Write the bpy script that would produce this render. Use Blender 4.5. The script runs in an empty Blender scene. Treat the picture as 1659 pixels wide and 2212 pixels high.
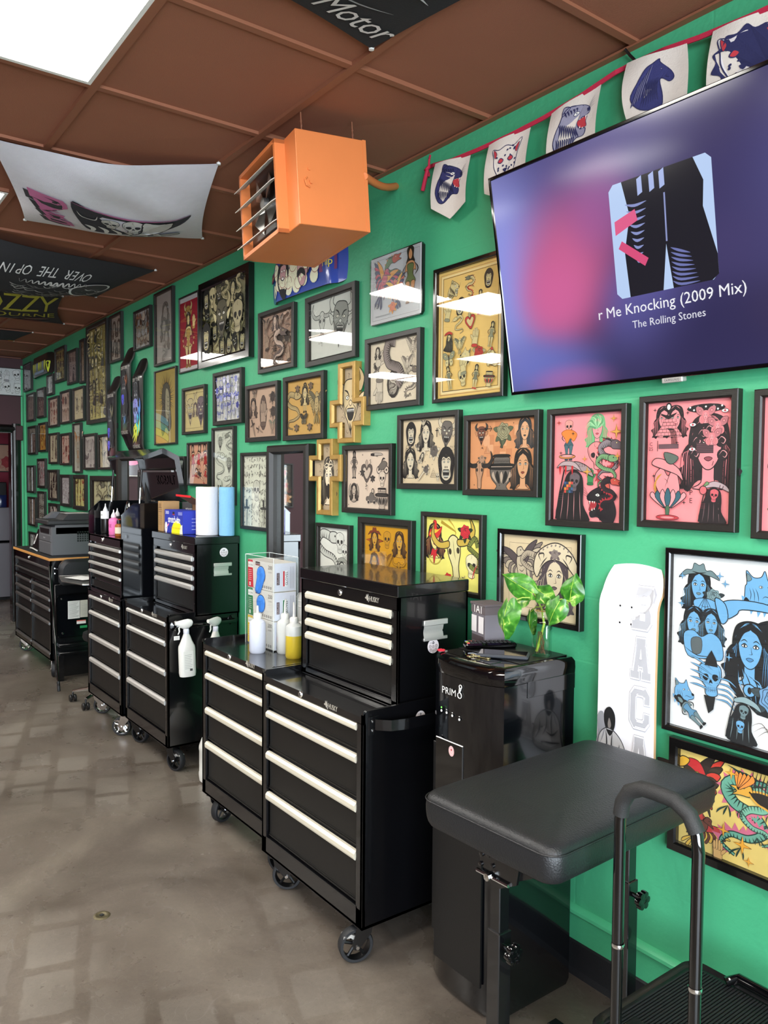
import bpy, math, random
from mathutils import Vector, Matrix
PI = math.pi
SC = bpy.context.scene
COL = SC.collection

# ------------------------------------------------------------------ camera
cam_d = bpy.data.cameras.new('camera')
cam = bpy.data.objects.new('camera', cam_d)
COL.objects.link(cam)
SC.camera = cam
F_PX, W_PX, H_PX = 1708.93, 1659.0, 2212.0
cam_d.sensor_fit = 'VERTICAL'
cam_d.sensor_height = 24.0
cam_d.lens = 24.0 * F_PX / H_PX
cam_d.clip_start = 0.02
YAW, PITCH, ROLL = 0.93212523, -0.04231017, 0.0084977296
fw = Vector((-math.sin(YAW) * math.cos(PITCH), math.cos(YAW) * math.cos(PITCH), math.sin(PITCH)))
rt = Vector((math.cos(YAW), math.sin(YAW), 0))
up = rt.cross(fw)
rt, up = rt * math.cos(ROLL) + up * math.sin(ROLL), up * math.cos(ROLL) - rt * math.sin(ROLL)
cam.matrix_world = Matrix(((rt.x, up.x, -fw.x, 0), (rt.y, up.y, -fw.y, 0), (rt.z, up.z, -fw.z, 1.6), (0, 0, 0, 1)))

# ------------------------------------------------------------------ world, exposure
SC.view_settings.view_transform = 'Standard'
SC.view_settings.look = 'None'
SC.view_settings.gamma = 1.0
SC.view_settings.use_curve_mapping = False
SC.view_settings.exposure = 0.0
SC.cycles.max_bounces = 8
SC.cycles.transparent_max_bounces = 16
SC.cycles.caustics_reflective = False
SC.cycles.caustics_refractive = False
PANEL_POWER = 23.0
PANEL_COL = (1.0, 0.97, 0.90)
DAY_POWER = 620.0
w = bpy.data.worlds.new('sky')
SC.world = w
w.use_nodes = True
nt = w.node_tree
bg = nt.nodes['Background']
sky = nt.nodes.new('ShaderNodeTexSky')
sky.sky_type = 'NISHITA'
sky.sun_disc = False
sky.sun_elevation = math.radians(40)
sky.sun_rotation = math.radians(200)
nt.links.new(sky.outputs['Color'], bg.inputs['Color'])
bg.inputs['Strength'].default_value = 0.35

def area(name, loc, rot, sx, sy, power, col):
	l = bpy.data.lights.new(name, 'AREA')
	l.shape = 'RECTANGLE'; l.size = sx; l.size_y = sy
	l.energy = power; l.color = col
	o = bpy.data.objects.new(name, l); COL.objects.link(o)
	o.location = loc; o.rotation_euler = rot
	return o
# daylight through the shop front (wall_right) and the side windows behind the photographer
area('daylight_shop_front', (2.95, -1.3, 1.45), (0, math.radians(90), 0), 2.3, 4.2, DAY_POWER, (0.80, 0.90, 1.0))

# ------------------------------------------------------------------ colours, materials
def lin(c):
	return c / 12.92 if c <= 0.04045 else ((c + 0.055) / 1.055) ** 2.4
def hx(h, a=1.0):
	return tuple(lin(int(h[i:i + 2], 16) / 255.0) for i in (0, 2, 4)) + (a,)

def mat(name, col, rough=0.5, metal=0.0, coat=0.0, bump=0.0, bscale=200.0, vary=0.0, vscale=8.0, spec=0.5, emit=0.0, trans=0.0, stretch=None, sss=0.0, coat_r=0.05):
	m = bpy.data.materials.new(name)
	m.use_nodes = True
	n = m.node_tree.nodes; L = m.node_tree.links
	b = n['Principled BSDF']
	c = hx(col) if isinstance(col, str) else col
	b.inputs['Base Color'].default_value = c
	b.inputs['Roughness'].default_value = rough
	b.inputs['Metallic'].default_value = metal
	b.inputs['Coat Weight'].default_value = coat
	b.inputs['Coat Roughness'].default_value = coat_r
	b.inputs['Specular IOR Level'].default_value = spec
	b.inputs['Transmission Weight'].default_value = trans
	if sss: 
		b.inputs['Subsurface Weight'].default_value = sss
		b.inputs['Subsurface Radius'].default_value = (0.01, 0.01, 0.01)
	if emit:
		b.inputs['Emission Color'].default_value = c
		b.inputs['Emission Strength'].default_value = emit
	tc = n.new('ShaderNodeTexCoord')
	mp = n.new('ShaderNodeMapping')
	L.new(tc.outputs['Object'], mp.inputs['Vector'])
	if stretch: mp.inputs['Scale'].default_value = stretch
	nz = n.new('ShaderNodeTexNoise'); nz.inputs['Scale'].default_value = vscale; nz.inputs['Detail'].default_value = 4
	L.new(mp.outputs['Vector'], nz.inputs['Vector'])
	if vary:
		mr = n.new('ShaderNodeMapRange')
		mr.inputs['To Min'].default_value = 1 - vary; mr.inputs['To Max'].default_value = 1 + vary
		L.new(nz.outputs['Fac'], mr.inputs['Value'])
		mx = n.new('ShaderNodeVectorMath'); mx.operation = 'SCALE'
		mx.inputs[0].default_value = c[:3]
		L.new(mr.outputs['Result'], mx.inputs['Scale'])
		L.new(mx.outputs['Vector'], b.inputs['Base Color'])
	else:
		mr = n.new('ShaderNodeMapRange')
		mr.inputs['To Min'].default_value = max(0, rough - 0.03); mr.inputs['To Max'].default_value = rough + 0.03
		L.new(nz.outputs['Fac'], mr.inputs['Value']); L.new(mr.outputs['Result'], b.inputs['Roughness'])
	if bump:
		n2 = n.new('ShaderNodeTexNoise'); n2.inputs['Scale'].default_value = bscale; n2.inputs['Detail'].default_value = 5
		L.new(mp.outputs['Vector'], n2.inputs['Vector'])
		bp = n.new('ShaderNodeBump'); bp.inputs['Strength'].default_value = bump; bp.inputs['Distance'].default_value = 0.004
		L.new(n2.outputs['Fac'], bp.inputs['Height']); L.new(bp.outputs['Normal'], b.inputs['Normal'])
	return m

def ink_mat(name, rough=0.6, coat=0.0, bump=0.0):
	"""printed surface: the colour is the printed artwork's own"""
	m = mat(name, 'ffffff', rough, coat=coat, bump=bump)
	n = m.node_tree.nodes; L = m.node_tree.links
	at = n.new('ShaderNodeAttribute'); at.attribute_name = 'Ink'
	nz = n.new('ShaderNodeTexNoise'); nz.inputs['Scale'].default_value = 30; nz.inputs['Detail'].default_value = 3
	tc = n.new('ShaderNodeTexCoord'); L.new(tc.outputs['Object'], nz.inputs['Vector'])
	mr = n.new('ShaderNodeMapRange'); mr.inputs['To Min'].default_value = 0.93; mr.inputs['To Max'].default_value = 1.05
	L.new(nz.outputs['Fac'], mr.inputs['Value'])
	mx = n.new('ShaderNodeVectorMath'); mx.operation = 'SCALE'
	L.new(at.outputs['Color'], mx.inputs[0]); L.new(mr.outputs['Result'], mx.inputs['Scale'])
	L.new(mx.outputs['Vector'], n['Principled BSDF'].inputs['Base Color'])
	return m

def glass_mat(name, tint=(1, 1, 1, 1), ior=1.5, rough=0.0, gain=1.0):
	"""thin sheet glass / clear plastic: fresnel mix of a clear and a mirror lobe"""
	m = bpy.data.materials.new(name); m.use_nodes = True
	n = m.node_tree.nodes; L = m.node_tree.links
	n.remove(n['Principled BSDF'])
	tr = n.new('ShaderNodeBsdfTransparent'); tr.inputs['Color'].default_value = tint
	gl = n.new('ShaderNodeBsdfGlossy'); gl.inputs['Roughness'].default_value = rough
	fr = n.new('ShaderNodeFresnel'); fr.inputs['IOR'].default_value = ior
	ml = n.new('ShaderNodeMath'); ml.operation = 'MULTIPLY'; ml.inputs[1].default_value = gain; ml.use_clamp = True
	ge = n.new('ShaderNodeNewGeometry'); iv = n.new('ShaderNodeMath'); iv.operation = 'MULTIPLY_ADD'; iv.inputs[1].default_value = -1.0; iv.inputs[2].default_value = 1.0
	L.new(ge.outputs['Backfacing'], iv.inputs[0])
	fm = n.new('ShaderNodeMath'); fm.operation = 'MULTIPLY'; L.new(fr.outputs['Fac'], fm.inputs[0]); L.new(iv.outputs[0], fm.inputs[1])
	L.new(fm.outputs[0], ml.inputs[0])
	mx = n.new('ShaderNodeMixShader')
	L.new(ml.outputs[0], mx.inputs[0]); L.new(tr.outputs[0], mx.inputs[1]); L.new(gl.outputs[0], mx.inputs[2])
	L.new(mx.outputs[0], n['Material Output'].inputs['Surface'])
	return m

M = {}
M['steel_black'] = mat('black_enamel', '08080a', 0.22, coat=0.5, spec=0.5)
M['steel_face'] = mat('black_satin_drawer', '0d0c0b', 0.42, spec=0.45)
M['steel_side'] = mat('black_gloss_side', '07080b', 0.12, coat=0.6)
M['alu_lit'] = mat('lit_aluminium_handle', 'd3ccb9', 0.42, metal=0.2, vary=0.03, stretch=(1, 60, 60))  # aluminium pulls nearest the camera: the strong light on them is put into this cream
M['alu'] = mat('brushed_aluminium', 'cfcdc8', 0.36, metal=0.6, vary=0.06, stretch=(1, 80, 80), vscale=3)
M['alu_dark'] = mat('dark_aluminium', '8d8c8a', 0.32, metal=0.85, vary=0.06, stretch=(1, 80, 80))
M['chrome'] = mat('chrome', 'd8d8d8', 0.12, metal=1.0)
M['rubber'] = mat('black_rubber', '141518', 0.6, vary=0.3, vscale=30, bump=0.2)
M['plastic_black'] = mat('black_plastic', '0b0b0c', 0.35, bump=0.1, bscale=400)
M['plastic_gloss'] = mat('black_gloss_plastic', '050506', 0.06, coat=0.5)
M['frame_black'] = mat('black_wood_frame', '16130f', 0.45, vary=0.25, vscale=20, stretch=(1, 1, 8), bump=0.15, bscale=90)
M['frame_gloss'] = mat('black_lacquer_frame', '0c0b0b', 0.2, coat=0.3)
M['frame_grey'] = mat('brushed_black_frame', '1d1b19', 0.38, vary=0.25, vscale=40, stretch=(1, 1, 10))
M['gold_frame'] = mat('gilded_cross_frame', 'a98747', 0.42, metal=0.35, vary=0.2, vscale=40, bump=0.25, bscale=60)
M['ink'] = ink_mat('printed_paper', 0.65)
M['ink_gloss'] = ink_mat('printed_gloss', 0.25, coat=0.4)
M['ink_metal'] = ink_mat('printed_tin', 0.3, coat=0.3)
M['cloth_print'] = ink_mat('printed_cloth', 0.9, bump=0.3)
M['glass'] = glass_mat('picture_glass', (0.97, 0.98, 0.97, 1), 1.5, 0.0, 1.6)
M['acrylic'] = glass_mat('clear_acrylic', (0.96, 0.98, 0.98, 1), 1.45, 0.0, 1.5)
M['mirror'] = mat('mirror_silver', 'e8ecea', 0.01, metal=1.0)
M['maroon'] = mat('maroon_wall_paint', '3c1a22', 0.6, bump=0.1, bscale=60, vary=0.05)
M['red_wall'] = mat('crimson_wall_paint', '8a1c38', 0.6, bump=0.1, bscale=60, vary=0.05)
M['white_plastic'] = mat('white_plastic', 'd6d5d0', 0.35, sss=0.05)
M['white_matte'] = mat('white_paint', 'e4e2dc', 0.6)
M['paper_white'] = mat('white_paper', 'ececea', 0.8, bump=0.1)
M['leather'] = mat('black_vinyl', '17181a', 0.42, bump=0.35, bscale=260, vary=0.25, vscale=7, spec=0.45)
M['foam'] = mat('black_foam_grip', '1d1d1d', 0.65, bump=0.3, bscale=500)
M['orange'] = mat('orange_painted_sheet_metal', 'd0763f', 0.45, vary=0.05, bump=0.06, bscale=120)
M['louvre'] = mat('bare_aluminium_louvre', 'd2d0c6', 0.5, metal=0.15)
M['wood_edge'] = mat('wood_edge', 'c98f4e', 0.5, vary=0.2, vscale=12, stretch=(1, 20, 20))
M['leaf'] = None

# ------------------------------------------------------------------ mesh builder
class MB:
	def __init__(s):
		s.v = []; s.f = []; s.m = []; s.c = []; s.sm = []
	def add(s, v, f, mi=0, col=None, smooth=False):
		o = len(s.v); s.v += [tuple(p) for p in v]
		for q in f:
			s.f.append(tuple(i + o for i in q)); s.m.append(mi); s.c.append(col or (1, 1, 1, 1)); s.sm.append(smooth)
		return s
	def box(s, x0, x1, y0, y1, z0, z1, mi=0, col=None, M4=None, bev=0.0):
		if bev > 0:
			b = min(bev, (x1 - x0) * .45, (y1 - y0) * .45, (z1 - z0) * .45)
			pts = []
			xs = (x0, x1); ys = (y0, y1); zs = (z0, z1)
			idx = {}
			for i in (0, 1):
				for j in (0, 1):
					for k in (0, 1):
						sx, sy, sz = (1, -1)[i], (1, -1)[j], (1, -1)[k]
						for a, p in enumerate(((xs[i], ys[j] + sy * b, zs[k] + sz * b), (xs[i] + sx * b, ys[j], zs[k] + sz * b), (xs[i] + sx * b, ys[j] + sy * b, zs[k]))):
							idx[(i, j, k, a)] = len(pts); pts.append(p)
			g = lambda *q: idx[q]
			F = []
			for i in (0, 1):
				F.append([g(i, 0, 0, 0), g(i, 1, 0, 0), g(i, 1, 1, 0), g(i, 0, 1, 0)][::(1 if i else -1)])
				F.append([g(0, i, 0, 1), g(0, i, 1, 1), g(1, i, 1, 1), g(1, i, 0, 1)][::(1 if i else -1)])
				F.append([g(0, 0, i, 2), g(1, 0, i, 2), g(1, 1, i, 2), g(0, 1, i, 2)][::(1 if i else -1)])
			for i in (0, 1):
				for j in (0, 1):
					sg = 1 if i == j else -1
					F.append([g(i, j, 0, 0), g(i, j, 0, 1), g(i, j, 1, 1), g(i, j, 1, 0)][::sg])
					F.append([g(i, 0, j, 0), g(i, 1, j, 0), g(i, 1, j, 2), g(i, 0, j, 2)][::-sg if False else sg])
					F.append([g(0, i, j, 1), g(1, i, j, 1), g(1, i, j, 2), g(0, i, j, 2)][::-sg])
					for k in (0, 1):
						F.append([g(i, j, k, 0), g(i, j, k, 1), g(i, j, k, 2)])
			if M4: pts = [M4 @ Vector(p) for p in pts]
			return s.add(pts, F, mi, col)
		v = [(x, y, z) for z in (z0, z1) for y in (y0, y1) for x in (x0, x1)]
		f = [(0, 2, 3, 1), (4, 5, 7, 6), (0, 1, 5, 4), (2, 6, 7, 3), (0, 4, 6, 2), (1, 3, 7, 5)]
		if M4: v = [M4 @ Vector(p) for p in v]
		return s.add(v, f, mi, col)
	def prism(s, pts, a0, a1, axis='y', mi=0, col=None, smooth=False):
		"""extrude a 2-D outline along an axis; (u,v) are the other two axes in x,y,z order"""
		n = len(pts)
		def P(u, v, a):
			return {'x': (a, u, v), 'y': (u, a, v), 'z': (u, v, a)}[axis]
		v = [P(u, w_, a0) for u, w_ in pts] + [P(u, w_, a1) for u, w_ in pts]
		f = [tuple(range(n)), tuple(range(2 * n - 1, n - 1, -1))]
		s.add(v, f, mi, col)
		o = len(s.v) - 2 * n
		for i in range(n):
			j = (i + 1) % n
			s.f.append((o + i, o + i + n, o + j + n, o + j)); s.m.append(mi); s.c.append(col or (1, 1, 1, 1)); s.sm.append(smooth)
		return s
	def tube(s, pts, r, seg=10, mi=0, col=None, cap=True, smooth=True):
		pts = [Vector(p) for p in pts]; n = len(pts)
		rs = r if isinstance(r, (list, tuple)) else [r] * n
		v = []; pn = None
		for i, p in enumerate(pts):
			t = (pts[min(i + 1, n - 1)] - pts[max(i - 1, 0)]).normalized()
			if pn is None:
				a = Vector((0, 0, 1)) if abs(t.z) < .9 else Vector((1, 0, 0))
				pn = t.cross(a).normalized()
			pn = (pn - t * pn.dot(t)).normalized(); bn = t.cross(pn)
			for k in range(seg):
				an = 2 * PI * k / seg
				v.append(p + (pn * math.cos(an) + bn * math.sin(an)) * rs[i])
		f = []
		for i in range(n - 1):
			for k in range(seg):
				k2 = (k + 1) % seg
				f.append((i * seg + k, i * seg + k2, (i + 1) * seg + k2, (i + 1) * seg + k))
		s.add(v, f, mi, col, smooth)
		if cap:
			s.add(v[:seg], [tuple(range(seg))[::-1]], mi, col); s.add(v[-seg:], [tuple(range(seg))], mi, col)
		return s
	def cyl(s, p0, p1, r, seg=24, mi=0, col=None):
		return s.tube([p0, p1], r, seg, mi, col)
	def lathe(s, prof, cx, cy, z0=0, seg=28, mi=0, col=None, axis='z', smooth=True):
		v = []; f = []
		for r, z in prof:
			for k in range(seg):
				a = 2 * PI * k / seg; u, w_ = r * math.cos(a), r * math.sin(a)
				v.append({'z': (cx + u, cy + w_, z0 + z), 'x': (z0 + z, cx + u, cy + w_), 'y': (cx + u, z0 + z, cy + w_)}[axis])
		for i in range(len(prof) - 1):
			for k in range(seg):
				k2 = (k + 1) % seg
				f.append((i * seg + k, i * seg + k2, (i + 1) * seg + k2, (i + 1) * seg + k))
		return s.add(v, f, mi, col, smooth)
	def loft(s, rings, mi=0, col=None, smooth=True, cap=True):
		n = len(rings[0]); v = [p for r in rings for p in r]; f = []
		for i in range(len(rings) - 1):
			for k in range(n):
				k2 = (k + 1) % n
				f.append((i * n + k, i * n + k2, (i + 1) * n + k2, (i + 1) * n + k))
		s.add(v, f, mi, col, smooth)
		if cap:
			s.add(rings[0], [tuple(range(n))[::-1]], mi, col); s.add(rings[-1], [tuple(range(n))], mi, col)
		return s
	def build(s, name, mats, parent=None, loc=None, rot=None, bevel=0.0, fixn=True, subsurf=0):
		me = bpy.data.meshes.new(name)
		me.from_pydata([tuple(p) for p in s.v], [], s.f)
		if not isinstance(mats, (list, tuple)): mats = [mats]
		for m_ in mats: me.materials.append(M[m_] if isinstance(m_, str) else m_)
		me.polygons.foreach_set('material_index', s.m)
		me.polygons.foreach_set('use_smooth', s.sm)
		if any(c != (1, 1, 1, 1) for c in s.c):
			ca = me.color_attributes.new('Ink', 'FLOAT_COLOR', 'CORNER')
			data = []
			for p, c in zip(me.polygons, s.c): data += list(c) * p.loop_total
			ca.data.foreach_set('color', data)
		if fixn:
			import bmesh
			bm = bmesh.new(); bm.from_mesh(me); bmesh.ops.recalc_face_normals(bm, faces=bm.faces); bm.to_mesh(me); bm.free()
		if any(s.sm): me.set_sharp_from_angle(angle=math.radians(38))
		me.update()
		o = bpy.data.objects.new(name, me); COL.objects.link(o)
		if parent: o.parent = parent
		if loc: o.location = loc
		if rot: o.rotation_euler = rot
		if bevel:
			b = o.modifiers.new('bevel', 'BEVEL'); b.width = bevel; b.segments = 2; b.limit_method = 'ANGLE'; b.angle_limit = math.radians(40)
		if subsurf:
			b = o.modifiers.new('sub', 'SUBSURF'); b.levels = subsurf; b.render_levels = subsurf
		return o

def tag(o, label, cat, group=None, kind=None):
	if label: o['label'] = label
	if cat: o['category'] = cat
	if group: o['group'] = group
	if kind: o['kind'] = kind
	return o
def thing(name, label, cat, loc=(0, 0, 0), rot=(0, 0, 0), group=None):
	o = bpy.data.objects.new(name, None); COL.objects.link(o)
	o.empty_display_size = 0.05; o.location = loc; o.rotation_euler = rot
	return tag(o, label, cat, group)
def struct(o):
	o['kind'] = 'structure'; return o
def kids(o):
	return [c for c in bpy.data.objects if c.parent == o]
def copy_tree(o, parent=None):
	c = o.copy(); COL.objects.link(c)
	if parent: c.parent = parent
	for k in kids(o): copy_tree(k, c)
	return c

# text outlines as flat geometry (built-in font)
_tc = {}
def text_geo(body, shear=0.0, space=1.0, res=2, bold=.008):
	key = (body, shear, space)
	if key in _tc: return _tc[key]
	cu = bpy.data.curves.new('t', 'FONT'); cu.body = body; cu.size = 1.0; cu.shear = shear
	cu.space_character = space; cu.resolution_u = res; cu.offset = 0.0; cu.align_x = 'CENTER'; cu.align_y = 'CENTER'
	o = bpy.data.objects.new('t', cu); COL.objects.link(o)
	dg = bpy.context.evaluated_depsgraph_get(); dg.update()
	me = bpy.data.meshes.new_from_object(o.evaluated_get(dg))
	V = [(v.co.x, v.co.y) for v in me.vertices]; Fc = [tuple(p.vertices) for p in me.polygons]
	bpy.data.objects.remove(o); bpy.data.curves.remove(cu); bpy.data.meshes.remove(me)
	_tc[key] = (V, Fc); return V, Fc
# ------------------------------------------------------------------ printed artwork as flat inked shapes
def spl(pts, closed=True, k=4):
	n = len(pts); out = []
	rng = range(n) if closed else range(n - 1)
	for i in rng:
		if closed: p0, p1, p2, p3 = pts[i - 1], pts[i], pts[(i + 1) % n], pts[(i + 2) % n]
		else: p0, p1, p2, p3 = pts[max(i - 1, 0)], pts[i], pts[i + 1], pts[min(i + 2, n - 1)]
		for j in range(k):
			t = j / k; t2 = t * t; t3 = t2 * t
			out.append(tuple(.5 * (2 * p1[a] + (p2[a] - p0[a]) * t + (2 * p0[a] - 5 * p1[a] + 4 * p2[a] - p3[a]) * t2 + (3 * p1[a] - p0[a] - 3 * p2[a] + p3[a]) * t3) for a in (0, 1)))
	if not closed: out.append(tuple(pts[-1]))
	return out

class Art:
	"""a sheet w x h centred on 0,0; shapes stack in thin ink layers towards -y"""
	def __init__(s, w_, h_, paper, eps=1.2e-5, k=4):
		s.w, s.h, s.eps, s.k = w_, h_, eps, k
		s.V = []; s.F = []; s.C = []; s.lay = 0
		s.T = (0, 0, 1, 1, 0)      # cx, cy, scale x, scale y, rot
		if paper: s.poly([(-w_ / 2, -h_ / 2), (w_ / 2, -h_ / 2), (w_ / 2, h_ / 2), (-w_ / 2, h_ / 2)], paper)
	def at(s, cx=0, cy=0, sx=1, sy=None, rot=0):
		s.T = (cx, cy, sx, sx if sy is None else sy, rot); return s
	def tp(s, p):
		cx, cy, sx, sy, r = s.T; x, y = p[0] * sx, p[1] * sy
		c, n = math.cos(r), math.sin(r)
		return (cx + x * c - y * n, cy + x * n + y * c)
	def poly(s, pts, col):
		s.lay += 1; o = len(s.V); z = s.lay * s.eps
		s.V += [s.tp(p) + (z,) for p in pts]; s.F.append(tuple(range(o, o + len(pts)))); s.C.append(hx(col) if isinstance(col, str) else col)
	def f(s, pts, col, line=None, wd=0.012):
		q = spl(pts, True, s.k); s.poly(q, col)
		if line: s.stroke(q + [q[0], q[1]], line, wd)
	def e(s, x, y, rx, ry, col, line=None, wd=0.012, rot=0, n=14):
		q = []
		for i in range(n):
			a = 2 * PI * i / n; u, v = rx * math.cos(a), ry * math.sin(a)
			q.append((x + u * math.cos(rot) - v * math.sin(rot), y + u * math.sin(rot) + v * math.cos(rot)))
		s.poly(q, col)
		if line: s.stroke(q + [q[0], q[1]], line, wd)
	def stroke(s, pts, col, wd=0.012, taper=0):
		s.lay += 1; z = s.lay * s.eps; n = len(pts); o = len(s.V); c = hx(col) if isinstance(col, str) else col
		for i, p in enumerate(pts):
			a, b = pts[max(i - 1, 0)], pts[min(i + 1, n - 1)]
			dx, dy = b[0] - a[0], b[1] - a[1]; d = math.hypot(dx, dy) or 1
			t = i / (n - 1) if n > 1 else 0
			ww = wd / 2 * (1 if not taper else (max(.08, 1 - t) if taper == 1 else max(.1, math.sin(PI * t))))
			nx, ny = -dy / d * ww, dx / d * ww
			s.V += [s.tp((p[0] + nx, p[1] + ny)) + (z,), s.tp((p[0] - nx, p[1] - ny)) + (z,)]
		for i in range(n - 1):
			s.F.append((o + 2 * i, o + 2 * i + 1, o + 2 * i + 3, o + 2 * i + 2)); s.C.append(c)
	def l(s, pts, col, wd=0.012, taper=2):
		s.stroke(spl(pts, False, s.k) if len(pts) > 2 else pts, col, wd, taper)
	def text(s, body, col, size, shear=0.0, space=1.0, sx=1.0, bold=.012):
		V, Fc = text_geo(body, shear, space, 2, bold); s.lay += 1; z = s.lay * s.eps; o = len(s.V)
		s.V += [s.tp((x * size * sx, y * size)) + (z,) for x, y in V]
		c = hx(col) if isinstance(col, str) else col
		for q in Fc: s.F.append(tuple(i + o for i in q)); s.C.append(c)
	def into(s, mb, fn=None, mi=0):
		"""fn maps (u, v, lift) to 3-D; default is a sheet facing -y"""
		fn = fn or (lambda u, v, d: (u, -d, v))
		o = len(mb.v); mb.v += [fn(*p) for p in s.V]
		for q, c in zip(s.F, s.C):
			mb.f.append(tuple(i + o for i in q)); mb.c.append(c); mb.m.append(mi); mb.sm.append(False)
		return mb

# --- motifs: all live in a unit box; K line ink, F light fill, A accent, B second accent
def m_face(a, K, F, A, B=None, hair=None, hat=0):
	H = hair or K; B = B or A
	a.f([(-.27, .2), (-.2, .4), (0, .47), (.2, .4), (.27, .2), (.28, -.08), (.38, -.34), (.27, -.5), (.13, -.36), (-.13, -.36), (-.27, -.5), (-.38, -.34), (-.28, -.08)], H)
	for sg in (-1, 1): a.f([(sg * .24, .1), (sg * .36, -.02), (sg * .33, -.16), (sg * .44, -.24), (sg * .36, -.36), (sg * .4, -.46), (sg * .22, -.42), (sg * .16, -.2)], H)
	for i in range(7):
		for sg in (-1, 1): a.l([(sg * (.17 + .018 * i), .2 - .04 * i), (sg * (.21 + .025 * i), -.02), (sg * (.2 + .03 * i), -.2), (sg * (.19 + .035 * i), -.42)], F if i % 2 else A, .009)
	for i in range(4):
		for sg in (-1, 1): a.l([(sg * .02, .44 - .01 * i), (sg * (.1 + .02 * i), .4 - .02 * i), (sg * (.19 + .012 * i), .26 - .02 * i)], F, .007)
	a.f([(-.07, -.15), (.07, -.15), (.09, -.38), (.2, -.46), (-.2, -.46), (-.09, -.38)], F, K)
	a.f([(-.18, .14), (-.15, .31), (0, .35), (.15, .31), (.18, .14), (.14, -.08), (.05, -.21), (-.05, -.21), (-.14, -.08)], F, K, .014)
	a.f([(-.19, .1), (-.2, .3), (0, .43), (0, .34), (-.1, .27)], H); a.f([(.19, .1), (.2, .3), (0, .43), (0, .34), (.1, .27)], H)
	for sg in (-1, 1):
		a.l([(sg * .04, .16), (sg * .09, .19), (sg * .15, .15)], K, .016)
		a.e(sg * .085, .1, .042, .022, 'f4f0e8', K, .01, n=10); a.e(sg * .085, .1, .015, .018, K, n=8)
		a.l([(sg * .04, .105), (sg * .085, .135), (sg * .14, .1)], K, .014)
	a.l([(.01, .1), (.025, .02), (.03, -.01), (-.02, -.015)], K, .009)
	a.f([(-.055, -.085), (0, -.065), (.055, -.085), (0, -.12)], B, K, .008)
	if hat:
		a.f([(-.48, .22), (-.28, .3), (0, .34), (.28, .3), (.48, .24), (.3, .42), (.16, .42), (.1, .56), (0, .52), (-.12, .56), (-.17, .42), (-.32, .4)], A, K, .014)
		a.l([(-.17, .38), (0, .35), (.17, .38)], K, .03)

def m_skull(a, K, F, A=None, B=None):
	a.f([(-.3, .1), (-.28, .36), (0, .48), (.28, .36), (.3, .1), (.22, -.08), (.16, -.16), (.16, -.36), (0, -.42), (-.16, -.36), (-.16, -.16), (-.22, -.08)], F, K, .02)
	for sg in (-1, 1):
		a.f([(sg * .05, .06), (sg * .08, .15), (sg * .2, .14), (sg * .21, .04), (sg * .12, -.02)], K)
		a.l([(sg * .2, -.02), (sg * .26, .12), (sg * .24, .3)], K, .012)
	a.f([(0, .04), (.05, -.08), (0, -.06), (-.05, -.08)], K)
	for i in range(6): a.l([(-.13 + .052 * i, -.17), (-.13 + .052 * i, -.3)], K, .01, 0)
	a.l([(-.16, -.235), (0, -.25), (.16, -.235)], K, .012); a.l([(.02, .46), (-.02, .36), (.04, .3)], K, .01)

def m_rose(a, K, F, A, B=None):
	B = B or F
	for an in (-2.4, -.7, -1.6, 2.9, .25):
		c, s_ = math.cos(an), math.sin(an)
		R = lambda u, v: (u * c - v * s_, u * s_ + v * c)
		a.f([R(.2, 0), R(.34, .1), R(.52, 0), R(.34, -.1)], B, K, .012); a.l([R(.22, 0), R(.48, 0)], K, .01)
	for r, n, ph in ((.34, 7, 0), (.27, 6, .4), (.19, 5, .9), (.11, 4, .2)):
		q = []
		for i in range(n):
			a0 = ph + 2 * PI * i / n; q += [(r * math.cos(a0), r * math.sin(a0)), (r * .84 * math.cos(a0 + PI / n), r * .84 * math.sin(a0 + PI / n))]
		a.f(q, A, K, .014)
		a.l([(r * .7 * math.cos(ph + t), r * .7 * math.sin(ph + t)) for t in (0, .7, 1.4, 2.1)], K, .022)
	a.l([(-.05, 0), (0, .05), (.04, 0), (0, -.03)], K, .014)

def ribbon(a, pts, wd, K, F, line=.014, marks=0, taper=True):
	q = spl(pts, False, 5); n = len(q); L1 = []; L2 = []; cs = []
	for i, p in enumerate(q):
		p0, p1 = q[max(i - 1, 0)], q[min(i + 1, n - 1)]; dx, dy = p1[0] - p0[0], p1[1] - p0[1]; d = math.hypot(dx, dy) or 1
		t = i / (n - 1); ww = wd * (1 - .85 * t if taper else 1) / 2
		L1.append((p[0] - dy / d * ww, p[1] + dx / d * ww)); L2.append((p[0] + dy / d * ww, p[1] - dx / d * ww))
	o = len(a.V); a.lay += 1; z = a.lay * a.eps
	for u, v in zip(L1, L2): a.V += [a.tp(u) + (z,), a.tp(v) + (z,)]
	for i in range(n - 1): a.F.append((o + 2 * i, o + 2 * i + 1, o + 2 * i + 3, o + 2 * i + 2)); a.C.append(hx(F))
	a.stroke(L1, K, line); a.stroke(L2, K, line)
	if marks:
		for i in range(2, n - 2, marks): a.stroke([L1[i], ((L1[i][0] + L2[i][0] * 2) / 3, (L1[i][1] + L2[i][1] * 2) / 3)], K, line * 1.6, 1)

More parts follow.
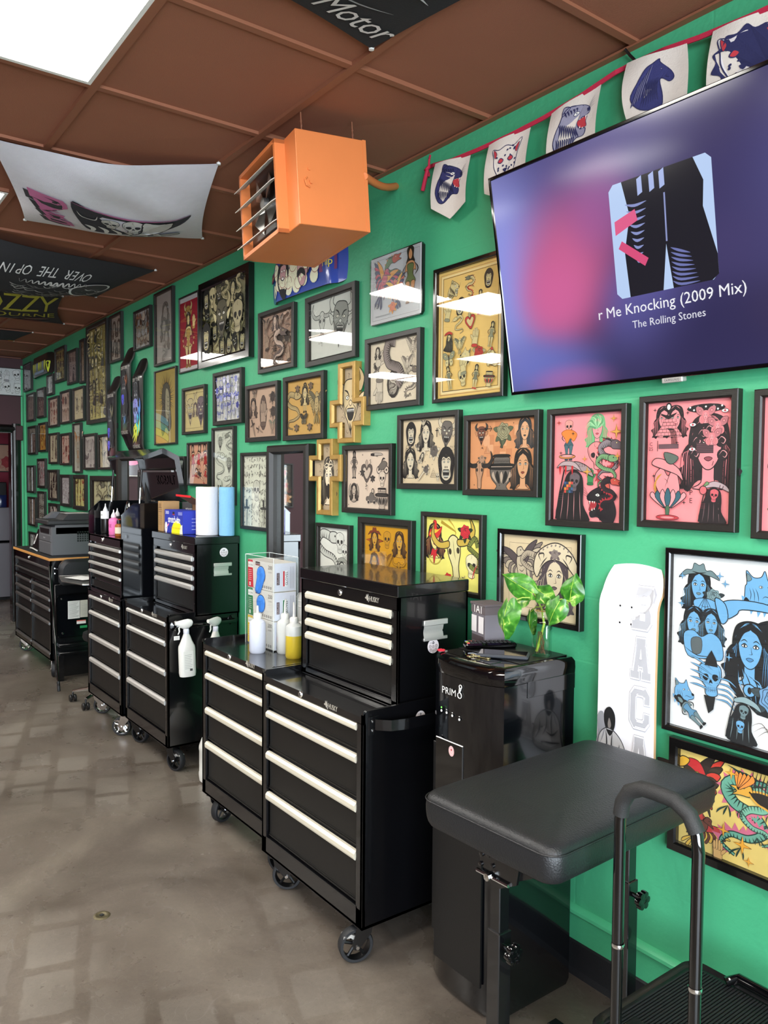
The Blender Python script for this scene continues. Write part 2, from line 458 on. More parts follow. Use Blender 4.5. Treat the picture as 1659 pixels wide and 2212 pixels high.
def m_snake(a, K, F, A, B=None):
	ribbon(a, [(.15, .36), (-.15, .42), (-.3, .25), (-.1, .1), (.2, .02), (.3, -.15), (.05, -.25), (-.2, -.28), (-.25, -.42), (0, -.48)], .16, K, F, marks=1)
	a.f([(.08, .44), (.26, .46), (.42, .36), (.3, .28), (.1, .29)], F, K, .016); a.e(.24, .39, .02, .02, K, n=8)
	a.l([(.4, .34), (.5, .32), (.54, .36)], A, .016)
def m_dagger(a, K, F, A, B=None):
	a.poly([(-.05, .15), (.05, .15), (.04, -.35), (0, -.5), (-.04, -.35)], F); a.stroke([(-.05, .15), (-.04, -.35), (0, -.5), (.04, -.35), (.05, .15)], K, .012); a.l([(0, .14), (0, -.44)], K, .012)
	a.f([(-.22, .14), (-.2, .2), (.2, .2), (.22, .14), (0, .13)], A, K); a.f([(-.035, .2), (-.045, .4), (.045, .4), (.035, .2)], K); a.e(0, .44, .06, .05, A, K)
def m_bird(a, K, F, A, B=None):
	B = B or F
	for sg in (-1, 1):
		for i in range(8):
			t = i / 7; x1, y1 = sg * (.14 + .36 * (1 - t)), .36 - .62 * t
			a.f([(sg * .07, .18 - .1 * t), (sg * (.16 + .18 * (1 - t)), .34 - .35 * t), (x1, y1), (sg * (.12 + .1 * (1 - t)), .16 - .32 * t)], F if i % 2 else B, K, .012)
		a.f([(sg * .04, .2), (sg * .2, .36), (sg * .4, .42), (sg * .26, .26), (sg * .08, .08)], A, K, .012)
	a.f([(-.09, .16), (0, .26), (.09, .16), (.08, -.12), (0, -.26), (-.08, -.12)], F, K, .014)
	for i in range(4): a.l([(-.06, .1 - .08 * i), (0, .06 - .08 * i), (.06, .1 - .08 * i)], K, .012)
	for u in (-.1, 0, .1): a.f([(u * .3, -.2), (u - .03, -.4), (u, -.48), (u + .03, -.4)], B, K, .01)
	a.f([(-.05, .22), (-.04, .34), (.05, .36), (.09, .3), (.17, .26), (.07, .24)], F, K, .014); a.e(.03, .31, .012, .012, K, n=6)
def m_cat(a, K, F, A, B=None):
	"""roaring big cat in profile, facing right"""
	B = B or F
	a.f([(-.3, .2), (-.22, .4), (-.08, .46), (.08, .42), (.3, .32), (.42, .2), (.4, .1), (.22, .08), (.14, -.02), (.2, -.14), (.34, -.2), (.3, -.32), (.12, -.3), (0, -.38), (-.18, -.5), (-.34, -.46), (-.44, -.2), (-.38, .05)], F, K, .024)
	a.f([(-.24, .33), (-.22, .52), (-.06, .44)], B, K, .02)
	a.f([(.16, .06), (.36, .06), (.34, -.04), (.36, -.16), (.2, -.12), (.13, -.02)], A, K, .014)
	for x, y, s_ in ((.2, .07, -1), (.26, .075, -1), (.34, .08, -1.6), (.2, -.13, 1), (.27, -.16, 1.3)): a.poly([(x - .02, y), (x + .02, y), (x, y + .06 * s_)], 'f2efe6')
	a.f([(.04, .22), (.1, .27), (.18, .23), (.1, .19)], 'f2efe6', K, .012); a.e(.11, .23, .016, .02, K, n=6)
	for i in range(9): a.l([(-.32 + .05 * i, .2 - .03 * i), (-.27 + .05 * i, .04 - .03 * i), (-.3 + .06 * i, -.14 - .02 * i)], K, .034); a.l([(-.36 + .05 * i, -.12 - .02 * i), (-.34 + .05 * i, -.26), (-.38 + .05 * i, -.42)], K, .034)
	for i in range(5): a.l([(-.2 + .07 * i, .42 - .02 * i), (-.16 + .07 * i, .34), (-.12 + .06 * i, .26)], K, .03)
	for i in range(4): a.l([(.36, .14), (.46, .2 + .05 * i), (.54, .24 + .06 * i)], K, .007)
	a.f([(.36, .22), (.44, .2), (.4, .13)], K)
def m_devil(a, K, F, A, B=None):
	for sg in (-1, 1):
		a.f([(sg * .16, .24), (sg * .3, .34), (sg * .26, .52), (sg * .42, .36), (sg * .32, .16)], B or F, K, .014)
		a.f([(sg * .24, .06), (sg * .42, .14), (sg * .3, -.08)], F, K, .012)
	a.f([(-.25, .1), (-.18, .32), (0, .36), (.18, .32), (.25, .1), (.18, -.16), (.08, -.3), (0, -.44), (-.08, -.3), (-.18, -.16)], A, K, .018)
	for sg in (-1, 1):
		a.l([(sg * .03, .08), (sg * .1, .17), (sg * .2, .2)], K, .03); a.e(sg * .1, .08, .05, .032, 'f4f0e0', K, .012, n=10); a.e(sg * .09, .08, .014, .02, K, n=6)
		a.l([(sg * .06, -.02), (sg * .14, -.08), (sg * .14, -.18)], K, .016); a.l([(sg * .22, 0), (sg * .16, -.1), (sg * .16, -.2)], K, .012)
	a.f([(-.05, 0), (0, .04), (.05, 0), (0, -.05)], F, K, .012)
	a.f([(-.12, -.1), (0, -.08), (.12, -.1), (.08, -.24), (0, -.28), (-.08, -.24)], K)
	for i in range(5): a.poly([(-.1 + .045 * i, -.1), (-.07 + .045 * i, -.1), (-.085 + .045 * i, -.15)], 'f2efe6')
	a.l([(-.02, -.3), (0, -.4), (.01, -.5)], K, .04)
def m_heart(a, K, F, A, B=None):
	a.f([(0, .2), (.14, .36), (.34, .3), (.36, .08), (.18, -.18), (0, -.36), (-.18, -.18), (-.36, .08), (-.34, .3), (-.14, .36)], A, K, .022)
	a.f([(0, .12), (.12, .24), (.24, .2), (.24, .06), (0, -.22), (-.24, .06), (-.24, .2), (-.12, .24)], F, K, .012)
	a.f([(-.05, .26), (-.1, .42), (0, .54), (.08, .42), (.05, .26)], B or F, K, .012)
def m_hand(a, K, F, A, B=None):
	a.f([(-.16, -.44), (-.2, -.1), (-.2, .1), (.18, .12), (.2, -.14), (.14, -.44)], F, K, .016)
	for i, (x, t) in enumerate(((-.17, .36), (-.06, .46), (.06, .44), (.16, .34))): a.f([(x - .045, .04), (x - .05, t - .05), (x, t), (x + .05, t - .05), (x + .045, .04)], F, K, .014); a.l([(x - .03, t - .16), (x + .03, t - .16)], K, .01)
	a.f([(.17, -.16), (.34, .02), (.36, .12), (.26, .1), (.14, -.02)], F, K, .014); a.f([(-.18, -.36), (.16, -.36), (.18, -.5), (-.2, -.5)], A, K, .014)
def m_moth(a, K, F, A, B=None):
	for sg in (-1, 1):
		a.f([(sg * .03, .1), (sg * .2, .36), (sg * .46, .38), (sg * .4, .1), (sg * .12, -.02)], A, K, .016)
		a.f([(sg * .03, -.02), (sg * .26, -.02), (sg * .3, -.26), (sg * .1, -.34)], F, K, .016)
		a.e(sg * .28, .22, .06, .06, F, K, .014, n=10); a.e(sg * .18, -.14, .04, .04, A, K, .012, n=8)
		a.l([(sg * .01, .24), (sg * .08, .36), (sg * .12, .44)], K, .01)
	a.f([(-.03, .22), (0, .27), (.03, .22), (.03, -.2), (0, -.34), (-.03, -.2)], K)
def m_dragon(a, K, F, A, B=None):
	B = B or A
	q = [(.2, .38), (.0, .44), (-.22, .32), (-.12, .14), (.14, .06), (.26, -.1), (.08, -.24), (-.16, -.26), (-.28, -.4), (-.1, -.5)]
	sp = spl(q, False, 3)
	for i in range(1, len(sp) - 2):
		(x0, y0), (x1, y1) = sp[i], sp[i + 1]; dx, dy = x1 - x0, y1 - y0; d = math.hypot(dx, dy) or 1
		a.poly([(x0 - dx, y0 - dy), (x1, y1), (x0 - dy / d * -.15, y0 + dx / d * -.15)], B)
	ribbon(a, q, .2, K, F, marks=1)
	a.f([(.08, .46), (.24, .5), (.36, .44), (.5, .4), (.38, .34), (.46, .26), (.3, .28), (.12, .3)], A, K, .016)
	a.e(.25, .43, .022, .02, 'f6e9a0', K, .01, n=8)
	for i in range(3): a.l([(.12, .46), (.02 - .05 * i, .54), (-.08 - .07 * i, .5 + .04 * i)], K, .02)
	for x, y in ((-.2, .08), (.32, .0), (-.02, -.38)):
		for j in (-1, 0, 1): a.l([(x, y), (x + .07 * j - .04, y - .08), (x + .09 * j - .06, y - .14)], K, .022)
def m_figure(a, K, F, A, B=None):
	"""standing figure in a dress or robe"""
	H = K
	a.f([(-.08, .3), (-.1, .44), (0, .5), (.1, .44), (.09, .3), (.12, .2), (-.12, .2)], H)
	a.f([(-.055, .36), (0, .45), (.055, .36), (.03, .27), (-.03, .27)], F, K, .01)
	a.f([(-.11, .2), (0, .24), (.11, .2), (.16, .05), (.1, .06), (.08, -.02), (.12, -.12), (-.12, -.12), (-.08, -.02), (-.1, .06), (-.16, .05)], F, K, .012)
	a.f([(-.09, .17), (.09, .17), (.07, .0), (.15, -.14), (0, -.2), (-.15, -.14), (-.07, .0)], A, K, .012)
	for sg in (-1, 1):
		a.f([(sg * .02, -.14), (sg * .13, -.14), (sg * .1, -.32), (sg * .08, -.47), (sg * .03, -.47), (sg * .03, -.32)], F, K, .012)
		a.f([(sg * .02, -.45), (sg * .09, -.45), (sg * .13, -.51), (sg * .02, -.51)], B or K)
		a.l([(sg * .13, .18), (sg * .22, .06), (sg * .12, -.04)], K, .03)
def m_gorilla(a, K, F, A, B=None):
	a.f([(-.3, -.1), (-.32, .2), (-.14, .46), (.14, .46), (.32, .2), (.3, -.1), (.2, -.42), (0, -.5), (-.2, -.42)], K)
	a.f([(-.18, .1), (-.12, .22), (0, .18), (.12, .22), (.18, .1), (.16, -.1), (.17, -.3), (0, -.4), (-.17, -.3), (-.16, -.1)], F)
	for sg in (-1, 1): a.e(sg * .08, .09, .035, .025, 'f0ece0', K, .014, n=8); a.e(sg * .08, .09, .012, .014, K, n=6); a.l([(sg * .02, .14), (sg * .1, .17), (sg * .17, .12)], K, .028); a.e(sg * .035, -.05, .02, .03, K, n=8)
	a.f([(-.13, -.13), (0, -.11), (.13, -.13), (.1, -.31), (0, -.34), (-.1, -.31)], K)
	for i in range(6):
		a.poly([(-.11 + .038 * i, -.14), (-.08 + .038 * i, -.14), (-.095 + .038 * i, -.2)], 'efece2'); a.poly([(-.1 + .035 * i, -.31), (-.07 + .035 * i, -.31), (-.085 + .035 * i, -.25)], 'efece2')
	for i in range(9): a.l([(-.3 + .07 * i, .3 - abs(i - 4) * .05), (-.28 + .07 * i, .24 - abs(i - 4) * .06)], F, .008)
def m_vase(a, K, F, A, B=None):
	a.f([(-.2, .24), (-.24, .12), (-.34, .02), (-.3, -.2), (-.14, -.36), (-.18, -.46), (.18, -.46), (.14, -.36), (.3, -.2), (.34, .02), (.24, .12), (.2, .24)], F, K, .018)
	a.f([(-.34, .1), (.34, .1), (.34, -.02), (-.34, -.02)], K); a.stroke([(-.31, .04), (.31, .04)], A, .014)
	for i in range(10): a.stroke([(-.22 + .045 * i, .13), (-.2 + .045 * i, .19), (-.175 + .045 * i, .13)], K, .012)
	for u in (-1, -.5, 0, .5, 1): a.f([(u * .24, -.05), (u * .24 + .05, -.16), (u * .12, -.32), (u * .24 - .05, -.16)], K if u % 1 else A, K, .01)
	a.f([(-.22, .24), (.22, .24), (.2, .3), (-.2, .3)], K)
def m_cow(a, K, F, A, B=None):
	a.f([(-.12, .2), (0, .28), (.12, .2), (.14, .02), (.07, -.2), (.06, -.42), (-.06, -.42), (-.07, -.2), (-.14, .02)], F, K, .018)
	for sg in (-1, 1):
		a.f([(sg * .1, .2), (sg * .3, .2), (sg * .42, .34), (sg * .4, .52), (sg * .5, .3), (sg * .36, .12), (sg * .12, .1)], B or F, K, .016)
		a.e(sg * .09, .04, .035, .05, K, n=8); a.l([(sg * .03, -.2), (sg * .03, -.38)], K, .016)
	a.l([(0, .2), (0, .02), (.02, -.1)], K, .01)
def m_reaper(a, K, F, A, B=None):
	a.l([(-.3, -.46), (-.22, 0), (-.1, .5)], K, .03, 0)
	a.f([(-.12, .46), (.12, .54), (.4, .44), (.5, .28), (.3, .36), (.08, .4), (-.1, .38)], B or A, K, .014)
	a.f([(-.26, -.5), (-.24, -.1), (-.14, .14), (-.06, .32), (.1, .4), (.26, .3), (.3, .08), (.3, -.2), (.42, -.5)], K)
	for i in range(4): a.l([(-.14 + .12 * i, .02), (-.16 + .13 * i, -.22), (-.2 + .15 * i, -.46)], A, .012)
	T = a.T; cx, cy = a.tp((.1, .18)); a.T = (cx, cy, T[2] * .36, T[3] * .36, T[4] - .1); m_skull(a, K, F); a.T = T
	for i in range(4): a.l([(-.26, -.02 - .035 * i), (-.12, -.01 - .035 * i)], F, .022)
def m_dog(a, K, F, A, B=None):
	a.f([(-.26, -.28), (-.3, .1), (-.26, .2), (-.28, .48), (-.12, .34), (.06, .36), (.14, .5), (.22, .28), (.36, .08), (.44, .02), (.42, -.12), (.24, -.2), (.14, -.34)], F, K, .018)
	a.f([(-.25, .24), (-.26, .42), (-.15, .3)], A, K, .01)
	a.e(.06, .14, .04, .026, 'f2f2ee', K, .012, n=8); a.e(.07, .14, .014, .018, K, n=6); a.e(.24, .15, .03, .02, 'f2f2ee', K, .01, n=8)
	a.f([(.36, .08), (.46, .04), (.42, -.02), (.36, 0)], K); a.l([(.4, -.04), (.3, -.08), (.16, -.06), (.1, -.12)], K, .016)
	for i in range(3): a.l([(-.2 + .07 * i, .1), (-.16 + .08 * i, -.04), (-.18 + .1 * i, -.2)], K, .014)
	a.f([(-.32, -.2), (-.2, -.34), (.1, -.4), (.22, -.32), (.16, -.24), (-.1, -.26), (-.26, -.12)], K)
	for x, y in ((-.34, -.16), (-.28, -.34), (-.14, -.42), (.02, -.46), (.16, -.44)): a.poly([(x - .04, y + .07), (x + .05, y + .04), (x - .01, y - .08)], F)
def m_leopard(a, K, F, A, B=None):
	a.f([(-.3, -.1), (-.34, .16), (-.4, .4), (-.2, .34), (0, .4), (.2, .34), (.42, .46), (.32, .14), (.26, -.14), (.12, -.4), (-.12, -.4)], F, K, .02)
	for sg in (-1, 1): a.f([(sg * .25, .26), (sg * .36, .38), (sg * .3, .16)], A, K, .012); a.f([(sg * .06, .06), (sg * .14, .12), (sg * .2, .04), (sg * .12, 0)], A, K, .02)
	r = random.Random(3)
	for i in range(34):
		x, y = r.uniform(-.26, .26), r.uniform(-.3, .34)
		if abs(x) < .22 and -.05 < y < .12: continue
		a.e(x, y, .022, .03, K, n=7, rot=r.random() * 3)
	a.f([(-.06, -.16), (.06, -.16), (0, -.24)], K); a.l([(-.12, -.3), (0, -.26), (.12, -.3)], K, .018)
def m_horse(a, K, F, A, B=None):
	a.f([(-.02, .42), (.1, .48), (.12, .4), (.3, .18), (.36, .02), (.28, -.04), (.16, .06), (.1, .02), (.14, -.3), (.08, -.5), (-.28, -.46), (-.44, -.2), (-.3, .1), (-.16, .34)], A, K, .02)
	for i in range(14): a.l([(-.02 - .02 * i, .4 - .03 * i), (-.12 - .022 * i, .1 - .03 * i), (-.2 - .02 * i, -.2 - .015 * i)], F if i % 3 == 0 else K, .02)
	for i in range(8): a.l([(.08 - .03 * i, .1), (.04 - .03 * i, -.16), (.06 - .05 * i, -.44)], K, .024)
	a.e(.14, .26, .02, .014, F, K, .01, n=8); a.l([(.28, .04), (.22, .08), (.24, .12)], K, .014)
def m_star(a, K, F, A, B=None):
	q = []
	for i in range(8): r = (.5, .12)[i % 2]; q.append((r * math.cos(PI / 4 * i), r * math.sin(PI / 4 * i)))
	a.poly(q, A); a.stroke(q + [q[0]], K, .03)
def m_script(a, K, F, A, B=None):
	r = random.Random(int(a.T[0] * 9e3 + a.T[1] * 7e3))
	for j in range(3):
		for i in range(4):
			x, y = -.36 + .24 * i, .3 - .3 * j
			a.l([(x + r.uniform(-.1, .1), y + r.uniform(-.12, .12)) for _ in range(5)], K, .022); a.l([(x - .05, y + .12), (x - .05 + r.uniform(-.04, .04), y - .1)], K, .035)
def m_spider(a, K, F, A, B=None):
	for sg in (-1, 1):
		for i in range(4): a.l([(0, .02 * i), (sg * (.2 + .03 * i), .24 - .14 * i), (sg * (.3 + .04 * i), -.02 - .12 * i)], K, .022)
	a.e(0, .06, .09, .13, K, n=10); a.e(0, .2, .06, .05, A, K, n=8)
def m_cards(a, K, F, A, B=None):
	a.poly([(-.18, -.4), (.18, -.4), (.18, .4), (-.18, .4)], F); a.stroke([(-.18, -.4), (.18, -.4), (.18, .4), (-.18, .4), (-.18, -.4)], K, .014)
	T = a.T; cx, cy = a.tp((0, 0)); a.T = (cx, cy, T[2] * .5, T[3] * .6, T[4]); m_face(a, K, F, A); a.T = T
def m_pyramid(a, K, F, A, B=None):
	a.stroke([(-.4, -.4), (.4, -.4), (0, .4), (-.4, -.4)], K, .03)
	for i in range(4): a.stroke([(-.3 + .07 * i, -.24 + .14 * i), (.3 - .07 * i, -.24 + .14 * i)], K, .02)
MOT = dict(face=m_face, skull=m_skull, rose=m_rose, snake=m_snake, dagger=m_dagger, bird=m_bird, cat=m_cat, devil=m_devil, heart=m_heart, hand=m_hand, moth=m_moth, dragon=m_dragon, figure=m_figure,
           gorilla=m_gorilla, vase=m_vase, cow=m_cow, reaper=m_reaper, dog=m_dog, star=m_star, script=m_script, spider=m_spider, cards=m_cards, pyramid=m_pyramid, leopard=m_leopard, horse=m_horse)
def put(a, name, x, y, s, K='1d1a1a', F='cdbfae', A='6b625c', B=None, rot=0, flip=False, **kw):
	"""x, y, s in fractions of the sheet (0..1 from lower left); s is the height fraction"""
	s *= 1.1
	a.at((x - .5) * a.w, (y - .5) * a.h, s * a.h * (-1 if flip else 1), s * a.h, rot)
	MOT[name](a, K, F, A, B, **kw); a.at()
def shuffle_sheet(a, seed, nx, ny, names, K, F, A, B=None, fillers=True, s=1.0):
	r = random.Random(seed); A0 = A[0] if isinstance(A, (list, tuple)) else A
	if s:
		for _ in range(nx * ny * 7):
			a.at(r.uniform(-.44, .44) * a.w, r.uniform(-.44, .44) * a.h, min(a.w / nx, a.h / ny) * r.uniform(.12, .26), None, r.random() * 6)
			a.l([(-.5, 0), (-.1, .35), (.3, .1), (.5, -.3)], A0 if r.random() < .6 else K, .14)
	for j in range(ny):
		for i in range(nx):
			cw, ch = a.w / nx, a.h / ny
			sz = min(cw, ch) * 1.1 * s
			x = (i + .5 + r.uniform(-.08, .08)) / nx; y = (j + .5 + r.uniform(-.06, .06)) / ny
			a.at((x - .5) * a.w * .93, (y - .5) * a.h * .93, sz * r.choice((1, -1)) * min(1.25, max(1, cw / ch * .8)), sz * min(1.35, max(1, ch / cw * .8)), r.uniform(-.25, .25))
			MOT[r.choice(names)](a, K, F, r.choice(A) if isinstance(A, (list, tuple)) else A, B)
	if fillers:
		for _ in range(nx * ny * 2):
			a.at(r.uniform(-.46, .46) * a.w, r.uniform(-.46, .46) * a.h, min(a.w, a.h) * .035)
			m_star(a, K, F, K)
	a.at()
# ------------------------------------------------------------------ the room
D = 2.003            # green wall plane
ZC = 2.873           # ceiling
XF = -9.33           # far wall
def green_wall_mat():
	m = mat('green_wall_paint', '44a476', 0.5, spec=0.45)
	n = m.node_tree.nodes; L = m.node_tree.links; b = n['Principled BSDF']
	tc = n.new('ShaderNodeTexCoord')
	bk = n.new('ShaderNodeTexBrick'); bk.inputs['Scale'].default_value = 1.0
	bk.inputs['Brick Width'].default_value = 0.41; bk.inputs['Row Height'].default_value = 0.205; bk.inputs['Mortar Size'].default_value = 0.006; bk.inputs['Mortar Smooth'].default_value = 1.0
	bk.inputs['Color1'].default_value = (1, 1, 1, 1); bk.inputs['Color2'].default_value = (1, 1, 1, 1); bk.inputs['Mortar'].default_value = (0, 0, 0, 1)
	sp = n.new('ShaderNodeSeparateXYZ'); cb = n.new('ShaderNodeCombineXYZ')
	L.new(tc.outputs['Object'], sp.inputs[0]); L.new(sp.outputs['X'], cb.inputs['X']); L.new(sp.outputs['Z'], cb.inputs['Y']); L.new(cb.outputs[0], bk.inputs['Vector'])
	n1 = n.new('ShaderNodeTexNoise'); n1.inputs['Scale'].default_value = 45; n1.inputs['Detail'].default_value = 6
	n2 = n.new('ShaderNodeTexNoise'); n2.inputs['Scale'].default_value = 3.5; n2.inputs['Detail'].default_value = 3
	L.new(tc.outputs['Object'], n1.inputs['Vector']); L.new(tc.outputs['Object'], n2.inputs['Vector'])
	# the block joints are mostly skimmed over; they show here and there
	mr = n.new('ShaderNodeMapRange'); mr.inputs['From Min'].default_value = 0.52; mr.inputs['From Max'].default_value = 0.75; mr.inputs['To Max'].default_value = 0.5
	L.new(n2.outputs['Fac'], mr.inputs['Value'])
	mm = n.new('ShaderNodeMath'); mm.operation = 'MULTIPLY'; L.new(bk.outputs['Fac'], mm.inputs[0]); L.new(mr.outputs['Result'], mm.inputs[1])
	ad = n.new('ShaderNodeMath'); ad.operation = 'MULTIPLY_ADD'; ad.inputs[1].default_value = -1.5; L.new(mm.outputs[0], ad.inputs[0]); L.new(n1.outputs['Fac'], ad.inputs[2])
	bp = n.new('ShaderNodeBump'); bp.inputs['Strength'].default_value = 0.28; bp.inputs['Distance'].default_value = 0.006
	L.new(ad.outputs[0], bp.inputs['Height']); L.new(bp.outputs['Normal'], b.inputs['Normal'])
	return m
M['green'] = green_wall_mat()
M['green_trim'] = mat('green_trim_paint', '50b885', 0.45, bump=0.1, bscale=50)
M['ceiling'] = mat('brown_ceiling_tile', '8d5840', 0.8, vary=0.1, vscale=2.5, bump=0.25, bscale=260)
M['tbar'] = mat('brown_painted_grid', '85523a', 0.6, vary=0.06)

def floor_mat():
	m = mat('polished_concrete', '6c665e', 0.3, spec=0.5)
	n = m.node_tree.nodes; L = m.node_tree.links; b = n['Principled BSDF']
	tc = n.new('ShaderNodeTexCoord')
	def noise(sc, det=5, rough=.6, dist=0, st=None):
		q = n.new('ShaderNodeTexNoise'); q.inputs['Scale'].default_value = sc; q.inputs['Detail'].default_value = det; q.inputs['Roughness'].default_value = rough; q.inputs['Distortion'].default_value = dist
		if st:
			mp = n.new('ShaderNodeMapping'); mp.inputs['Scale'].default_value = st; L.new(tc.outputs['Object'], mp.inputs['Vector']); L.new(mp.outputs[0], q.inputs['Vector'])
		else: L.new(tc.outputs['Object'], q.inputs['Vector'])
		return q.outputs['Fac']
	def ramp(src, stops):
		r = n.new('ShaderNodeValToRGB'); L.new(src, r.inputs['Fac'])
		e = r.color_ramp.elements
		e[0].position, e[0].color = stops[0][0], stops[0][1]; e[1].position, e[1].color = stops[-1][0], stops[-1][1]
		for p_, c_ in stops[1:-1]:
			k = e.new(p_); k.color = c_
		return r.outputs['Color']
	def mixc(fac, a_, b_, mode='MIX'):
		q = n.new('ShaderNodeMix'); q.data_type = 'RGBA'; q.blend_type = mode
		if hasattr(fac, 'node'): L.new(fac, q.inputs[0])
		else: q.inputs[0].default_value = fac
		for s_, k in ((a_, 6), (b_, 7)):
			if hasattr(s_, 'node'): L.new(s_, q.inputs[k])
			else: q.inputs[k].default_value = s_
		return q.outputs[2]
	base = ramp(noise(1.3, 8, .65, .6), [(.3, hx('443d36')), (.5, hx('5e5750')), (.72, hx('756e65'))])
	fine = ramp(noise(55, 6, .7), [(.3, hx('837b71')), (.7, hx('b2aaa0'))])
	c = mixc(.6, base, fine, 'MULTIPLY')
	c = mixc(.9, c, (1.75, 1.75, 1.75, 1), 'MULTIPLY')
	# ghosts of an old tile bed: paler worn rectangles
	mp = n.new('ShaderNodeMapping'); mp.inputs['Rotation'].default_value = (0, 0, .30); mp.inputs['Location'].default_value = (.1, .06, 0); L.new(tc.outputs['Object'], mp.inputs['Vector'])
	dn = n.new('ShaderNodeTexNoise'); dn.inputs['Scale'].default_value = 9; L.new(tc.outputs['Object'], dn.inputs['Vector'])
	dv = n.new('ShaderNodeVectorMath'); dv.operation = 'MULTIPLY_ADD'; dv.inputs[1].default_value = (.035, .035, 0); L.new(dn.outputs['Color'], dv.inputs[0]); L.new(mp.outputs[0], dv.inputs[2])
	bk = n.new('ShaderNodeTexBrick'); bk.inputs['Scale'].default_value = 1; bk.inputs['Brick Width'].default_value = .26; bk.inputs['Row Height'].default_value = .20; bk.inputs['Mortar Size'].default_value = .028; bk.inputs['Mortar Smooth'].default_value = .35
	bk.inputs['Color1'].default_value = (.2, .2, .2, 1); bk.inputs['Color2'].default_value = (1, 1, 1, 1); bk.inputs['Mortar'].default_value = (0, 0, 0, 1)
	L.new(dv.outputs[0], bk.inputs['Vector'])
	pm = n.new('ShaderNodeMapRange'); pm.inputs['From Min'].default_value = .46; pm.inputs['From Max'].default_value = .62
	L.new(noise(.8, 2, .5), pm.inputs['Value'])
	mu = n.new('ShaderNodeMath'); mu.operation = 'MULTIPLY'; L.new(bk.outputs['Color'], mu.inputs[0]); L.new(pm.outputs[0], mu.inputs[1])
	m2 = n.new('ShaderNodeMath'); m2.operation = 'MULTIPLY'; m2.inputs[1].default_value = .5; L.new(mu.outputs[0], m2.inputs[0])
	c = mixc(m2.outputs[0], c, hx('8d877e'))
	# specks and hairline scratches
	spk = ramp(noise(170, 3, .6), [(.30, (0, 0, 0, 1)), (.38, (1, 1, 1, 1))])
	c = mixc(.35, c, spk, 'MULTIPLY')
	sc_ = ramp(noise(2.2, 3, .5, 3.5), [(.494, (0, 0, 0, 1)), (.5, (.5, .5, .5, 1)), (.506, (0, 0, 0, 1))])
	c = mixc(.05, c, sc_, 'ADD')
	L.new(c, b.inputs['Base Color'])
	rr = n.new('ShaderNodeMapRange'); rr.inputs['To Min'].default_value = .16; rr.inputs['To Max'].default_value = .42; L.new(noise(3.1, 5, .6), rr.inputs['Value']); L.new(rr.outputs[0], b.inputs['Roughness'])
	bp = n.new('ShaderNodeBump'); bp.inputs['Strength'].default_value = .12; bp.inputs['Distance'].default_value = .003; L.new(noise(90, 5, .6), bp.inputs['Height']); L.new(bp.outputs[0], b.inputs['Normal'])
	return m
M['floor'] = floor_mat()

def sbox(name, x0, x1, y0, y1, z0, z1, m):
	return struct(MB().box(x0, x1, y0, y1, z0, z1).build(name, m))
sbox('floor', -12.2, 3.1, -5.1, 2.75, -.1, 0, 'floor')
sbox('wall_right', XF - .12, 3.1, D, D + .15, 0, ZC + .1, 'green')
sbox('wall_left', -12.2, 3.1, -5.15, -5.0, 0, ZC + .1, 'maroon')
# far wall with its doorway (y 1.02 .. 1.89)
b = MB(); b.box(XF - .12, XF, -5.0, 1.02, 0, ZC + .1); b.box(XF - .12, XF, 1.02, 1.89, 2.07, ZC + .1); b.box(XF - .12, XF, 1.89, D + .7, 0, ZC + .1)
struct(b.build('wall_far', 'maroon'))
sbox('wall_back', -12.2, -12.05, -5.0, 2.75, 0, ZC + .1, 'red_wall')
sbox('wall_side', -12.05, XF - .12, 2.6, 2.75, 0, ZC + .1, 'red_wall')
# near wall: shop front with a wide window
b = MB(); b.box(3.0, 3.1, -5, -3.6, 0, ZC + .1); b.box(3.0, 3.1, 1.0, D, 0, ZC + .1); b.box(3.0, 3.1, -3.6, 1.0, 0, .25); b.box(3.0, 3.1, -3.6, 1.0, 2.65, ZC + .1)
struct(b.build('wall_near', 'white_matte'))
b = MB()
for y in (-3.6, -1.32, .94): b.box(2.98, 3.08, y, y + .06, .25, 2.65)
b.box(2.98, 3.08, -3.6, 1, .25, .31); b.box(2.98, 3.08, -3.6, 1, 2.59, 2.65)
fr_ = struct(b.build('window_1', 'alu_dark')); g = MB().box(3.03, 3.036, -3.55, .95, .3, 2.6).build('window_glass', 'glass', fr_)

# ceiling: painted lay-in tiles on an exposed grid, each tile a little out of true
R = random.Random(7)
XB = [-2.08 + .6135 * k for k in range(-17, 9)]; YB = [.803 + .607 * k for k in range(-10, 2)]
PANELS = [(-2.69 + 1.8405 * k, y0) for k in range(-3, 3) for y0 in (-.411, -2.839)]
b = MB()
b.box(-12.2, 3.1, -5.1, 2.75, ZC + .045, ZC + .12)
ys = YB + [D]; xs = XB
for i in range(len(xs) - 1):
	for j in range(len(ys) - 1):
		x0, x1, y0, y1 = xs[i] + .004, xs[i + 1] - .004, ys[j] + .004, ys[j + 1] - .004
		if any(abs(x0 - px_) < .1 and (abs(y0 - py_) < .1 or abs(y0 - py_ - .607) < .1) for px_, py_ in PANELS): continue
		dz = [ZC + .004 + R.random() * .009 for _ in range(4)]
		v = [(x0, y0, dz[0]), (x1, y0, dz[1]), (x1, y1, dz[2]), (x0, y1, dz[3])]
		b.add(v + [(p[0], p[1], p[2] + .014) for p in v], [(0, 1, 2, 3), (4, 7, 6, 5), (0, 4, 5, 1), (1, 5, 6, 2), (2, 6, 7, 3), (3, 7, 4, 0)])
for x in xs: b.box(x - .013, x + .013, -5, D, ZC - .002 - R.random() * .003, ZC + .03, 1)
for y in YB: b.box(-12.1, 3, y - .013, y + .013, ZC - .006, ZC + .03, 1)
